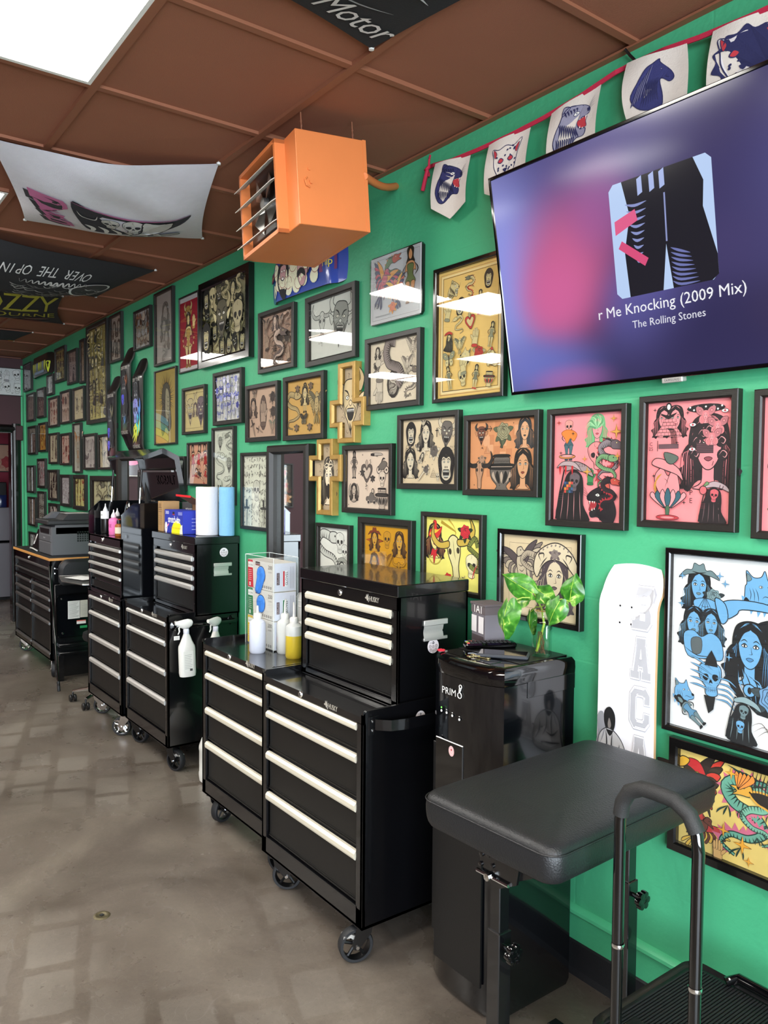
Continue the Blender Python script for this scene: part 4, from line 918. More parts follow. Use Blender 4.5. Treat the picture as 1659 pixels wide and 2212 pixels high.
def A_GORILLA(a):
	K, F, A_ = '1d191a', 'd6c6ae', '6c635e'
	for nm, x, y, s_, kw in (('gorilla', .15, .78, .36, {}), ('face', .44, .74, .46, {}), ('devil', .82, .76, .46, dict(rot=-.1)), ('spider', .14, .52, .34, {}), ('face', .15, .32, .46, {}), ('gorilla', .82, .28, .52, {}), ('rose', .6, .5, .26, {}), ('cards', .38, .42, .24, dict(rot=-.5)), ('bird', .4, .93, .13, {}), ('dagger', .4, .16, .34, dict(rot=-.8)), ('rose', .46, .22, .16, {}), ('pyramid', .6, .17, .16, {}), ('moth', .3, .56, .12, {}), ('heart', .33, .34, .08, {}), ('skull', .68, .1, .12, {}), ('script', .95, .5, .16, {})):
		put(a, nm, x, y, s_, K, F, A_, **kw)
	a.at(.16 * a.w, .28 * a.h, a.h); a.stroke([(0, .07), (0, -.07)], K, .016); a.stroke([(-.035, .03), (.035, .03)], K, .016); a.at()
	for i in range(14): put(a, 'star', (i * .37) % 1 * .9 + .05, (i * .61) % 1 * .9 + .05, .028, K, F, A_)
def A_URN(a):
	K, F, A_ = '1e1a19', 'd49a70', '55504e'
	for i in range(26):
		r = random.Random(i); x, y = r.uniform(-.44, .44) * a.w, r.uniform(-.4, .4) * a.h
		a.poly([(x, y), (x + .03, y), (x + .03, y + .035), (x, y + .035)], ('dea27a', 'c98359', 'd08b60')[i % 3])
	put(a, 'vase', .5, .3, .62, '1a1717', '6b625c', 'b9a392')
	for an in (.5, -.5, .1): a.at(.0, .14 * a.h, a.h * .5, None, an); a.f([(-.02, -.1), (.08, .1), (.06, .34), (-.02, .2)], '4f5a45', K, .016)
	a.at(); put(a, 'rose', .52, .83, .36, '2a2a20', '5a6148', '9d9474')
	put(a, 'devil', .18, .8, .3, K, 'c98a62', '7a4a3a', '3a3634'); put(a, 'face', .84, .8, .42, K, 'd9a37c', '3b3a3c', hair='34363a'); put(a, 'face', .82, .3, .56, K, 'd39b72', '6b5244', '8c3a2a')
	put(a, 'cow', .16, .26, .52, K, 'b98a6c', '5b4e48', '2b2625'); put(a, 'rose', .2, .44, .16, K, '5a5248', 'c09478'); put(a, 'pyramid', .28, .58, .13, '7a3a28', F, F); put(a, 'spider', .2, .6, .07, K, K, K)
	a.at(-.24 * a.w, .38 * a.h, a.h); a.stroke([(-.14, -.0), (.12, .0)], K, .01); a.stroke([(.08, .04), (.12, .0), (.08, -.04)], K, .01); a.at()
	for i in range(5): put(a, 'star', .08 + .2 * i, .06 + .88 * (i % 2), .03, K, F, K)
def A_PINK1(a):
	K, P = '241c20', 'f08a90'
	put(a, 'figure', .22, .76, .34, '2b3a44', '4a6a74', '3f5f6a', '2e4650'); put(a, 'skull', .22, .88, .14, K, 'e79a92'); a.at(-.28 * a.w, .3 * a.h, a.h)
	a.f([(-.09, .03), (-.03, .06), (.05, .05), (.1, .01), (.06, -.05), (.02, -.02), (-.02, -.07), (-.05, -.02)], 'e8853a', 'b3541e', .006); a.at()
	a.at(-.3 * a.w, .105 * a.h, a.h); a.e(0, 0, .1, .022, 'd98a4a', K, .006); a.e(0, .006, .075, .013, 'f0a0a0', K, .004); a.at()
	put(a, 'face', .64, .84, .3, '33503a', 'e7939a', 'c8475a', hair='6fb07a')
	a.at(.12 * a.w, .36 * a.h, a.h)
	for i in range(11):
		an = .2 + i * .3; a.l([(0, 0), (.08 * math.cos(an), .07 * math.sin(an) + .02), (.12 * math.cos(an + .5), .12 * math.sin(an + .5))], ('8fc795', '5c9c6c', 'a6d6a4')[i % 3], .022, 1)
	a.at()
	put(a, 'skull', .64, .6, .26, K, 'e98e90', rot=.2); put(a, 'dragon', .8, .56, .34, K, '8d7f86', '6a5a62', 'b23a40'); put(a, 'snake', .78, .46, .3, K, '77a070', 'b23a3a')
	put(a, 'hand', .56, .42, .15, '1e4a2c', '3f8a54', '2c6a40'); put(a, 'cat', .72, .16, .34, '17121a', '1f1a20', 'a82a34', 'c9584a', flip=True)
	put(a, 'dragon', .82, .26, .26, '17121a', '2a2026', 'c24a40', 'a82a34')
	put(a, 'reaper', .26, .26, .5, '191418', '6a5b62', 'c98a8c', 'a89094')
	a.at(-.26 * a.w, -.2 * a.h, a.h)
	for i in range(4):
		for j in range(4): a.poly([(-.05 + .027 * i, -.04 + .027 * j), (-.025 + .027 * i, -.04 + .027 * j), (-.025 + .027 * i, -.015 + .027 * j), (-.05 + .027 * i, -.015 + .027 * j)], ('c8453c', '3d5f8a', 'd98a3c', '31503c', '2b3a5a')[(i * 3 + j * 2) % 5])
	a.at()
	a.at(-.24 * a.w, .255 * a.h - .1, a.h)
	a.f([(-.16, .04), (-.08, .1), (.06, .09), (.14, .0), (.04, .05), (-.08, .06)], 'b9a0a4', K, .006)
	for x in (-.12, -.05, .03): a.f([(x - .012, .05), (x, -.03), (x + .012, .05)], 'c8242c')
	a.at()
	for x, y, s_, c in ((.08, .93, .05, 'b5362c'), (.88, .94, .07, 'e0a24a'), (.92, .82, .13, 'e0a24a'), (.94, .6, .07, 'e0a24a'), (.48, .58, .06, 'e0a24a'), (.52, .46, .1, 'e0a24a'), (.3, .82, .04, K), (.12, .64, .04, K)): put(a, 'star', x, y, s_, '7a4420', P, c)
	a.at(.34 * a.w, .5 * a.h * .0 + .0, a.h)
	a.l([(.1, .32), (.15, .2), (.12, .06), (.06, -.0)], 'c23a44', .008); a.at(-.06 * a.w, .02 * a.h, 1); a.text('C 2 5', '5a3036', .012); a.at()
def A_PINK2(a):
	K, P = '231c20', 'f08890'
	put(a, 'face', .2, .84, .26, K, 'ee9298', 'b8606c', flip=True); put(a, 'face', .34, .84, .26, K, 'ee9298', 'b8606c')
	a.at(-.24 * a.w, .28 * a.h, a.h); a.poly([(-.13, -.06), (.13, -.06), (.06, .03), (0, .12), (-.06, .03)], 'ee8e94')
	for i in range(6):
		a.stroke([(-.13 + .018 * i, -.06 + .028 * i), (.13 - .018 * i, -.06 + .028 * i)], K, .004)
		for j in range(-3, 4): a.stroke([(j * .035 + (i % 2) * .015, -.06 + .028 * i), (j * .035 + (i % 2) * .015, -.035 + .028 * i)], K, .003)
	for i in range(6): a.l([(-.02 + .008 * i, .0), (.02 + .01 * i, -.03), (.04 + .01 * i, -.17)], K, .005, 0)
	a.poly([(-.09, -.17), (.1, -.17), (.1, -.13), (-.09, -.13)], '6a4a52'); a.stroke([(-.1, -.1), (-.1, -.19)], K, .006)
	a.e(.0, .18, .028, .036, K); a.e(0, .18, .017, .025, 'f2e4e0', n=8); a.f([(-.08, .13), (0, .08), (.08, .13), (0, .11)], K); a.at()
	put(a, 'face', .74, .58, .6, K, 'ef8c94', '8f4450', hair='2a2226')
	for i, (x, y) in enumerate(((.6, .66), (.88, .66), (.58, .56), (.9, .55), (.66, .72), (.82, .72), (.74, .75))):
		a.at((x - .5) * a.w, (y - .5) * a.h, a.h); a.e(0, 0, .05, .05, '2a2226'); a.l([(-.03, 0), (0, .035), (.035, .01), (.02, -.02), (0, -.01)], 'e8a0a4', .008)
	a.at(.2 * a.w, .1 * a.h, a.h); a.poly([(-.075, -.035), (.075, -.035), (.075, .05), (-.075, .05)], '5e4048')
	for i in range(6): a.stroke([(-.075, -.03 + .015 * i), (.075, -.03 + .015 * i)], K, .004)
	a.at()
	a.at(.2 * a.w, .43 * a.h, a.h); a.e(0, 0, .17, .036, K)
	for i in range(9): a.e(-.14 + .035 * i, .012 * (-1) ** i, .009, .008, 'f2eeee', n=8)
	a.at()
	for x, y, s_ in ((.7, .86, .17), (.84, .77, .17), (.78, .68, .16)): put(a, 'moth', x, y + .01, s_, K, 'e88a90', 'c2747c'); put(a, 'face', x, y, s_ * .6, K, 'ef949a', 'b8505c', hair='d97f86')
	for x, y in ((.92, .9), (.56, .8), (.56, .6)): a.at((x - .5) * a.w, (y - .5) * a.h, a.h); a.e(0, 0, .03, .015, 'f2eeee', K, .004); a.e(0, 0, .01, .01, 'b8404c', n=8)
	a.at()
	# lotus with curled figure
	a.at(-.22 * a.w, -.22 * a.h, a.h)
	a.f([(-.1, -.02), (-.13, .1), (-.06, .17), (.0, .1), (.05, .19), (.1, .06), (.1, -.05), (-.02, -.08)], 'ef9096', K, .006)
	for i in range(7): a.l([(-.06, .12), (-.11 - .004 * i, .08 - .01 * i), (-.12 + .004 * i, -.02 - .01 * i)], ('c98f3a', 'b3752c')[i % 2], .008)
	for i in range(6): a.l([(.08, .12), (.12 + .01 * i, .06), (.11 + .012 * i, -.03 - .01 * i)], K, .005)
	a.l([(.04, .17), (.0, .08), (-.03, -.0)], K, .005); a.l([(-.04, .08), (-.01, .06), (.0, .03)], K, .004)
	a.f([(-.16, .2), (-.06, .16), (.08, .11), (.14, .06), (.1, .16), (-.02, .23), (-.12, .25)], 'e58e94', K, .007); a.f([(-.02, .22), (-.04, .3), (.09, .26), (.04, .2)], '5e6a62', K, .006)
	for i in (-3, 3, -2, 2, -1, 1, 0):
		a.f([(i * .012, -.17), (i * .045 - .03, -.08), (i * .05, .0 - abs(i) * .012), (i * .045 + .03, -.08)], '36606e' if i % 2 == 0 else 'e99aa0', K, .006)
	a.f([(-.018, -.16), (.018, -.16), (.01, -.25), (-.01, -.25)], '4a6a50', K, .004); a.e(0, -.25, .11, .022, 'c23a44', K, .004); a.e(0, -.25, .07, .012, 'ee8a90', '8a2a30', .004)
	a.at()
	put(a, 'reaper', .78, .16, .3, K, 'd0606a', '8a6a70', 'b8a0a6'); a.at(.2 * a.w, -.235 * a.h, a.h); a.e(0, 0, .032, .035, 'd86a72', K, .006); a.f([(0, .03), (.03, .07), (.05, .05)], '6a8a5c', K, .004); a.at()
	for i, ch in enumerate('URIPE'): a.at(.06 * a.w, (-.06 - .066 * i) * a.h, 1); a.text(ch, '3a2026', .02)
	for ch, x, y in (('I', .3, -.02), ('E', .42, -.07), ('A', .43, -.12), ('T', .43, -.165), ('U', .4, -.215)): a.at(x * a.w, y * a.h, 1, 1, -.3); a.text(ch, '3a2026', .019)
	a.at(-.44 * a.w, .13 * a.h, 1); a.text('C\n25', '3a2026', .014); a.at()
	for x, y in ((.1, .94), (.5, .9), (.1, .38), (.48, .16), (.38, .66)): put(a, 'star', x, y, .035, K, P, K)
	for x, y in ((.66, .42), (.6, .38), (.88, .14), (.88, .09)): a.at((x - .5) * a.w, (y - .5) * a.h, a.h); a.f([(0, .022), (.012, 0), (0, -.014), (-.012, 0)], K)
	a.at()
def A_PINK3(a):
	K = '231c20'
	put(a, 'figure', .22, .76, .3, K, 'ef949a', '8a5a62'); put(a, 'snake', .2, .4, .3, K, 'e8a0a4', 'b8404c'); put(a, 'skull', .66, .7, .4, K, 'ef949a'); put(a, 'dragon', .68, .25, .44, K, '8d7f86', 'b23a40'); put(a, 'rose', .2, .14, .2, K, '6a8a5c', 'c23a44')
def A_MOTO(a):
	K, F, A_ = '1f1b1b', 'd8c4b4', '6b615c'
	put(a, 'figure', .16, .76, .44, K, '8a7c74', '4c4440'); put(a, 'heart', .46, .6, .4, K, 'cdb8a8', '5c514c', 'b5a092'); put(a, 'rose', .36, .62, .14, K, '2b2626', '4a4240'); put(a, 'rose', .6, .52, .14, K, '2b2626', '4a4240')
	a.at(.32 * a.w, .22 * a.h, a.h)
	for x in (-.1, .11): a.e(x, -.06, .062, .062, F, K, .014); a.e(x, -.06, .02, .02, K, n=8)
	a.f([(-.12, -.02), (-.04, .06), (.06, .09), (.13, .04), (.06, -.04), (-.04, -.06)], '6f655f', K, .008); a.l([(-.04, .06), (.02, .13), (.08, .12)], K, .03); a.at()
	a.at(.18 * a.w, .42 * a.h, a.h); a.f([(-.12, .02), (.0, .03), (.14, .02), (.18, -.01), (.0, -.02), (-.12, -.02)], 'b9aaa0', K, .006); a.poly([(-.16, -.02), (-.05, -.02), (-.05, .02), (-.16, .02)], K); a.at()
	a.at(-.34 * a.w, -.2 * a.h, a.h)
	q = [(.13 * math.cos(t), .17 * math.sin(t)) for t in [2.2 - .25 * i + PI for i in range(22)]]
	q = [(.13 * math.sin(t), -.16 * math.cos(t) - .02) for t in [-2.5 + .25 * i for i in range(21)]]
	a.stroke(q, K, .06); a.stroke(q, 'b5a496', .04); a.at(); put(a, 'face', .17, .28, .3, K, 'c9b4a4', '4c4440')
	put(a, 'skull', .82, .5, .26, K, F); put(a, 'vase', .82, .22, .42, K, 'b9a698', '6b615c')
	a.at(.08 * a.w, -.34 * a.h, a.h); a.f([(-.14, -.02), (-.13, .04), (-.06, .05), (-.02, .11), (.06, .1), (.1, .04), (.15, .03), (.16, -.03), (0, -.05)], '6b615c', K, .008); a.e(-.08, -.05, .03, .03, K, F, .008); a.e(.09, -.05, .03, .03, K, F, .008); a.at()
	a.at(.06 * a.w, .3 * a.h, a.h); a.text('S', K, .1); a.at(.12 * a.w, -.2 * a.h, a.h); a.e(0, 0, .03, .04, F, K, .016); a.at(); put(a, 'pyramid', .94, .12, .12, K, F, A_); put(a, 'dagger', .48, .36, .14, K, F, A_, rot=.3)
	for i in range(8): put(a, 'star', (i * .41) % .9 + .05, (i * .29) % .9 + .05, .04, K, F, K)
def A_COWGIRL(a):
	K = '1c1816'
	a.at(-.05 * a.w, .36 * a.h, a.h); a.l([(-.2, .08), (0, .0), (.12, -.06), (.06, -.14)], 'b9952c', .05, 1); a.l([(-.04, .12), (.06, .04), (.12, -.04)], 'c9a53c', .035, 1); a.at()
	put(a, 'face', .16, .66, .5, K, 'f0d98c', 'c9232a', 'c9232a'); a.at(-.34 * a.w, .29 * a.h, a.h)
	a.f([(-.14, -.06), (-.1, .03), (-.05, .05), (-.04, .14), (.0, .17), (.04, .14), (.05, .05), (.1, .05), (.16, .08), (.12, -.04), (.04, -.1), (-.08, -.09)], 'd8322c', K, .006); a.f([(-.12, -.05), (-.04, .03), (.06, .03), (.12, .05), (.04, -.01), (-.06, -.04)], 'eec23c'); a.at()
	a.at(-.33 * a.w, -.0 * a.h, a.h); a.f([(-.06, .04), (.0, .02), (.07, .05), (.03, -.02), (.1, -.1), (.02, -.06), (-.02, -.2), (-.05, -.06), (-.1, -.08)], 'cc2430', K, .006)
	q = [(-.14 * math.cos(t), -.06 - .14 * math.sin(t) * .9) for t in [.0 + .26 * i for i in range(13)]]; a.stroke(q, K, .02); a.stroke(q, 'e3c54a', .01); a.at()
	put(a, 'cow', .53, .5, .86, '3a3020', 'e6d9a0', '4a2a20', 'cfae4a', rot=.15)
	put(a, 'rose', .72, .82, .28, K, '2c3a24', 'dc2c3c'); put(a, 'rose', .42, .12, .26, '6a1018', 'c92a34', 'e03a3a')
	put(a, 'skull', .84, .34, .34, K, 'efe3b8', flip=True); a.at(.36 * a.w, -.02 * a.h, a.h); ribbon(a, [(-.06, -.12), (.1, -.18), (.14, -.02), (.0, .08), (-.08, .14), (.04, .26), (.1, .14)], .07, K, '7d8440', .008, 1, False); a.at()
	a.at(.42 * a.w, -.22 * a.h, a.h); a.l([(-.08, -.12), (-.04, 0), (.02, .1)], 'c9232a', .02); a.at(); put(a, 'dagger', .74, .16, .16, '3a3020', 'e8dcae', 'd9cc98', rot=1.3); put(a, 'star', .3, .14, .06, K, K, K)
	a.at(-.4 * a.w, .46 * a.h, 1); [a.l([(.005 * i - .01, -.002), (.005 * i - .009, .003), (.005 * i - .007, -.002)], '6a5a20', .0008) for i in range(6)]; a.at()
def A_SOMBRERO(a):
	K, F = '2a2226', 'dcc6a8'
	a.poly([(-.46 * a.w, -.44 * a.h), (.46 * a.w, -.44 * a.h), (.46 * a.w, .44 * a.h), (-.46 * a.w, .44 * a.h)], 'dcc5a2')
	a.stroke([(-.42 * a.w, -.4 * a.h), (.4 * a.w, -.4 * a.h), (.4 * a.w, .4 * a.h), (-.42 * a.w, .4 * a.h), (-.42 * a.w, -.4 * a.h)], '4a3e3a', .0012)
	put(a, 'bird', .26, .56, .74, K, 'c9b8a0', '55494c', '8a7c74', rot=.2); put(a, 'snake', .4, .55, .5, K, 'b9a894', '7a6c68')
	put(a, 'face', .7, .46, .7, K, 'e2cfb2', '6c5c60', hair='4e4248')
	a.at(.2 * a.w, .2 * a.h, a.h)
	a.f([(-.34, -.1), (-.3, .08), (-.14, .2), (.04, .24), (.22, .16), (.34, .0), (.34, -.16), (.22, -.06), (.08, .02), (-.08, .02), (-.2, -.06), (-.28, -.2)], 'dfcdb0', K, .014)
	for sg in (-1, 1): a.l([(sg * .22, .0), (sg * .26, .08), (sg * .18, .1), (sg * .18, .04)], K, .02); a.l([(sg * .12, .06), (sg * .18, .0), (sg * .24, -.08)], K, .016)
	for i in range(9): a.stroke([(-.26 + .065 * i, .1 + .1 * math.sin(i * .39)), (-.24 + .065 * i, .12 + .1 * math.sin(i * .39))], '8a7c78', .02)
	a.at(); put(a, 'rose', .7, .8, .17, K, '6c5c60', '9a8a84'); put(a, 'script', .5, .1, .14, '6a5c54', F, F)
def A_BLUE(a):
	K, Bl, G = '15171c', '6fa8d6', '6f858c'
	put(a, 'face', .2, .81, .24, K, Bl, G, hair=K, hat=1); put(a, 'rose', .31, .78, .12, K, '2a3338', '7f9aa2')
	a.at(-.25 * a.w, .215 * a.h, a.h); a.f([(-.07, .03), (0, .05), (.07, .03), (.05, -.03), (0, -.05), (-.05, -.03)], Bl, K, .004)
	for i in (-2, -1, 0, 1, 2): a.stroke([(0, .06), (i * .035, -.06)], K, .003)
	for r_ in (.02, .04): a.l([(-r_ * 1.5, .03 - r_), (0, .02 - r_), (r_ * 1.5, .03 - r_)], K, .003)
	a.at(); put(a, 'dog', .62, .83, .22, K, Bl, G)
	put(a, 'face', .17, .6, .22, K, Bl, G); put(a, 'face', .3, .61, .2, K, Bl, G, hair='20242a'); a.at(-.27 * a.w, -.005 * a.h, a.h)
	a.f([(-.11, .05), (-.05, .08), (.0, .05), (.06, .08), (.12, .04), (.13, -.06), (.04, -.07), (-.08, -.07)], Bl, K, .004); a.f([(-.06, .03), (.0, .04), (.0, -.04), (-.05, -.05)], '5a6266', K, .003); a.l([(-.11, -.02), (-.02, -.06), (.08, -.05)], K, .005); a.at()
	a.at(.14 * a.w, .17 * a.h, a.h); a.f([(-.22, .08), (-.12, .11), (.06, .1), (.22, .02), (.06, .06), (-.1, .06), (-.13, .03), (-.19, -.0)], Bl, K, .005); a.f([(-.26, .1), (-.2, .08), (-.18, .0), (-.22, -.03)], Bl, K, .005); a.at()
	a.at(.26 * a.w, .02 * a.h, a.h); a.f([(-.16, .02), (-.12, .14), (.0, .18), (.1, .14), (.15, .02), (.16, -.2), (.24, -.3), (-.1, -.34), (-.18, -.16)], K); a.at()
	put(a, 'skull', .78, .62, .17, K, Bl); put(a, 'skull', .78, .62, .165, K, Bl)
	put(a, 'face', .58, .5, .34, K, Bl, '4d86b8', hair='14161a'); a.at(.06 * a.w, -.08 * a.h, a.h)
	for i in range(8): a.l([(-.06 + .012 * i, .02 - .01 * i), (-.06 + .02 * i, -.08), (-.0 + .012 * i, -.16 - .006 * i)], Bl if i % 2 else K, .006)
	a.f([(-.1, .1), (-.12, -.04), (-.06, -.16), (.02, -.2), (-.04, -.1), (-.05, .02)], K); a.e(.02, -.12, .035, .035, Bl, K, .006); a.e(.02, -.12, .012, .02, K, n=8); a.at()
	put(a, 'rose', .74, .28, .22, K, '3a464c', '6f9ac4'); a.at(.4 * a.w, .0 * a.h, a.h)
	for dx, dy in ((0, 0), (.05, -.07)): a.poly([(-.04 + dx, -.03 + dy), (.03 + dx, -.04 + dy), (.05 + dx, .03 + dy), (-.02 + dx, .05 + dy)], Bl); [a.e(x_ + dx, y_ + dy, .008, .008, K, n=7) for x_, y_ in ((-.01, 0), (.02, .02), (.0, .03))]
	a.at(); put(a, 'skull', .31, .31, .2, K, Bl, rot=.1)
	a.at(-.2 * a.w, -.17 * a.h, a.h); 
	for i in range(5): a.l([(.02, .04 - .03 * i), (-.06, .08 - .035 * i), (-.12, .1 - .04 * i)], K, .013); a.l([(.02, .04 - .03 * i), (-.06, .08 - .035 * i), (-.12, .1 - .04 * i)], Bl, .008); a.l([(.04, -.0 - .03 * i), (.11, .0 - .03 * i), (.16, -.03 - .035 * i)], K, .012); a.l([(.04, -.0 - .03 * i), (.11, .0 - .03 * i), (.16, -.03 - .035 * i)], Bl, .007)
	a.poly([(-.02, .1), (.01, .15), (.04, .1), (.05, .06), (-.03, .06)], K); a.poly([(-.03, -.11), (.04, -.11), (.03, -.18), (.0, -.21)], K); a.at()
	put(a, 'dog', .1, .2, .15, K, Bl, G); put(a, 'figure', .16, .11, .2, K, G, '5d8fb4', rot=.9)
	put(a, 'reaper', .52, .13, .22, K, G, '8fa6ae'); put(a, 'skull', .53, .09, .07, K, Bl); put(a, 'devil', .86, .13, .2, K, Bl, G)
	for x, y in ((.08, .88), (.36, .9), (.4, .86), (.08, .72), (.44, .46)): put(a, 'star', x, y, .045, K, Bl, Bl)
	for i in range(3): a.at((-.24 + .02 * i) * a.w, (-.44 + .003 * i) * a.h, a.h); a.l([(.28, .05 - .03 * i), (.34, .08 - .02 * i), (.4, .02), (.46, .05)], '5a4a48', .004)
	a.at(); put(a, 'cat', .9, .88, .2, K, Bl, G); put(a, 'moth', .9, .45, .2, K, Bl, G)
def A_VULTURE(a):
	K, F = '1d1814', 'e8c873'
	put(a, 'bird', .1, .56, .8, K, '3a2c22', '2a201c', 'c93a2e', rot=.3); a.at(-.4 * a.w, .3 * a.h, a.h); a.f([(-.14, .06), (-.06, .12), (.06, .1), (.14, -.06), (.1, -.2), (.04, -.04), (-.04, .02)], 'c22a30', K, .008); a.f([(-.2, .06), (-.14, .12), (-.06, .1), (-.1, .03), (-.18, .0)], 'e8b23a', K, .01); a.f([(-.02, -.02), (.04, .0), (.06, -.05)], 'f0d23c', K, .006); a.at()
	put(a, 'bird', .14, .2, .5, K, '6a3a30', 'c23a3c', 'e0b24a', rot=-.6)
	put(a, 'dragon', .42, .5, .74, '1e3a34', '6aa590', '4f8f80', 'd06a86'); put(a, 'dragon', .5, .56, .5, '1e3a34', '7ab59c', 'd9a03c', 'd06a86', flip=True)
	a.at(-.0 * a.w, .2 * a.h, a.h); a.f([(-.08, .06), (.02, .1), (.16, .08), (.24, -.04), (.2, -.18), (.12, -.06), (.0, -.02)], '1a1614', 'd9a03c', .02)
	for i in range(7): a.l([(-.04 + .03 * i, .06), (-.06 + .035 * i, .16), (-.04 + .04 * i, .3)], '2a2420', .014)
	a.at(-.08 * a.w, .34 * a.h, a.h)
	for i in range(5): a.f([(-.06, -.08), (-.1 + .035 * i, .04), (-.08 + .04 * i, .1), (-.04 + .035 * i, .03)], 'e88a3c', K, .006)
	a.at(); a.at(.16 * a.w, .3 * a.h, a.h); q = [(.14 * math.cos(t), .16 * math.sin(t)) for t in [.9 + .3 * i for i in range(15)]]; a.stroke(q, K, .06, 2); a.stroke(q, 'f0a83a', .045, 2); a.at()
	for x, y, s_ in ((.74, .68, .14), (.7, .56, .1)): put(a, 'star', x, y, s_, 'd04a7a', F, 'd04a7a')
	for x, y, s_ in ((.3, .3, .13), (.42, .22, .17), (.46, .08, .1), (.34, .9, .12)): put(a, 'star', x, y, s_, '8a5a2a', F, 'f0a83a')
	put(a, 'skull', .68, .24, .56, '2a0e10', 'd63a40', rot=-.2, flip=True); put(a, 'devil', .9, .6, .6, K, '2a2420', '3a302a', 'd9a03c'); put(a, 'hand', .27, .08, .22, K, 'd9a86a', 'b3704a')
ARTF = {k[2:]: v for k, v in list(globals().items()) if k.startswith('A_') and callable(v)}
for lab, x0, x1, z0, z1, paper, fn, op in FR:
	framed(lab, x0, x1, z0, z1, ARTF[fn] if isinstance(fn, str) else fn, paper, **op)

# painted tin sign with clipped corners (dragon, phoenix and a woman), no frame
def A_TIN(a):
	K = '26201e'
	a.stroke([(-.46 * a.w, -.45 * a.h), (.46 * a.w, -.45 * a.h), (.46 * a.w, .45 * a.h), (-.46 * a.w, .45 * a.h), (-.46 * a.w, -.45 * a.h)], '4a4444', .0012)
	put(a, 'dragon', .46, .66, .5, '23301e', '5f7d4a', 'b8452c', 'd98a2c', rot=.3); put(a, 'bird', .26, .55, .66, '2b2a4a', 'c9556a', 'e0983c', '34345e', rot=-.4); put(a, 'bird', .52, .4, .5, '2b2a4a', 'd9705a', 'e8b04a', '34345e', rot=.2)
	put(a, 'figure', .8, .6, .74, K, 'd99a6a', '6a7a4a', '7a4a2a'); put(a, 'rose', .46, .2, .2, '7a3010', 'e8a04a', 'e06a3a')
	a.at(-.38 * a.w, -.24 * a.h, 1); a.text('10', '6a6464', .034); a.at(-.24 * a.w, -.4 * a.h, 1); [a.l([(.008 * i - .05, -.004), (.008 * i - .047, .004), (.008 * i - .044, -.003), (.008 * i - .043, .003)], '5a5454', .0012) for i in range(13)]; a.at(-.42 * a.w, .2 * a.h, 1, 1, -PI / 2); [a.l([(.008 * i - .05, -.003), (.008 * i - .048, .004), (.008 * i - .045, -.003)], '5a5454', .0012) for i in range(12) if i % 5]; a.at()
t = thing('tin_sign', 'grey metal sign of a dragon, phoenix and nude woman with bright glare', 'sign', (-2.609, D - .004, 2.39))
w_, h_ = .348, .283; c_ = .012; q = [(-w_ / 2 + c_, -h_ / 2), (w_ / 2 - c_, -h_ / 2), (w_ / 2, -h_ / 2 + c_), (w_ / 2, h_ / 2 - c_), (w_ / 2 - c_, h_ / 2), (-w_ / 2 + c_, h_ / 2), (-w_ / 2, h_ / 2 - c_), (-w_ / 2, -h_ / 2 + c_)]
MB().prism(q, -.014, 0, 'y').build('sign_backing', 'frame_gloss', t)
a = Art(w_ - .008, h_ - .008, 'c6c4c8'); A_TIN(a); sb = MB(); a.into(sb); sb.build('sign_face', 'ink_metal', t, loc=(0, -.0145, 0), fixn=False)
g = MB(); g.box(-w_ / 2 + .004, w_ / 2 - .004, -.0015, 0, -h_ / 2 + .004, h_ / 2 - .004); g.build('gloss_cover', 'glass', t, loc=(0, -.0205, 0))

# gilded crosses
def cross(label, cx, z0, z1, xa0, xa1, za0, za1, hw, face):
	t = thing('gilded_cross', label, 'cross picture', (cx, D - .001, z0), group='gilded crosses')
	def outl(i): return [(-hw + i, i), (hw - i, i), (hw - i, za0 - z0 + i), (xa1 - cx - i, za0 - z0 + i), (xa1 - cx - i, za1 - z0 - i), (hw - i, za1 - z0 - i), (hw - i, z1 - z0 - i), (-hw + i, z1 - z0 - i), (-hw + i, za1 - z0 - i), (xa0 - cx + i, za1 - z0 - i), (xa0 - cx + i, za0 - z0 + i), (-hw + i, za0 - z0 + i)]
	dp = .038; mb = MB(); n = 12; v = []
	for i, yy in ((0, 0), (0, dp - .003), (.003, dp), (.019, dp), (.024, dp - .012)): v += [(x, -yy, z) for x, z in outl(i)]
	f = [(k * n + j, k * n + (j + 1) % n, k * n + n + (j + 1) % n, k * n + n + j) for k in range(4) for j in range(n)]
	mb.add(v, f); mb.add([(x, 0, z) for x, z in outl(0)], [tuple(range(12))]); mb.build('frame', 'gold_frame', t)
	a = Art(.2, .36, None, k=4); a.poly([(x, z - .18) for x, z in outl(.022)], 'a8967a')
	r = random.Random(5)
	for _ in range(26):
		x, y = r.uniform(-.03, .03), r.uniform(-.14, .14)
		if r.random() < .4: x, y = r.uniform(xa0 - cx + .035, xa1 - cx - .035), r.uniform(za0 - z0 - .15, za1 - z0 - .21)
		a.at(x, y, .03, None, r.random() * 6); a.l([(-.4, 0), (0, .3), (.4, 0), (.1, -.3)], '5a4c3e', .08)
	face(a); sb = MB(); a.into(sb); sb.build('print', 'ink', t, loc=(0, -.012, .18), fixn=False)
def fc_devil(a): a.at(0, -.0, .25, .29); m_devil(a, '1c1814', 'd8c49c', 'cbb78e', 'b8a47c'); a.at()
def fc_jesus(a):
	a.at(0, -.02, .17, .24); m_face(a, '1c1814', 'd8cbb0', '5a5248', '8a6a58', hair='3a342c'); a.f([(-.15, -.04), (-.08, -.1), (0, -.06), (.08, -.1), (.15, -.04), (.1, -.26), (0, -.36), (-.1, -.26)], '1f1b18')
	for i in range(5): a.l([(-.26, .2 + .05 * i), (-.1, .34 - .04 * i), (.1, .24 + .04 * i), (.26, .34 - .03 * i)], '2a2620' if i % 2 else 'cfc2a6', .03)
	a.at()
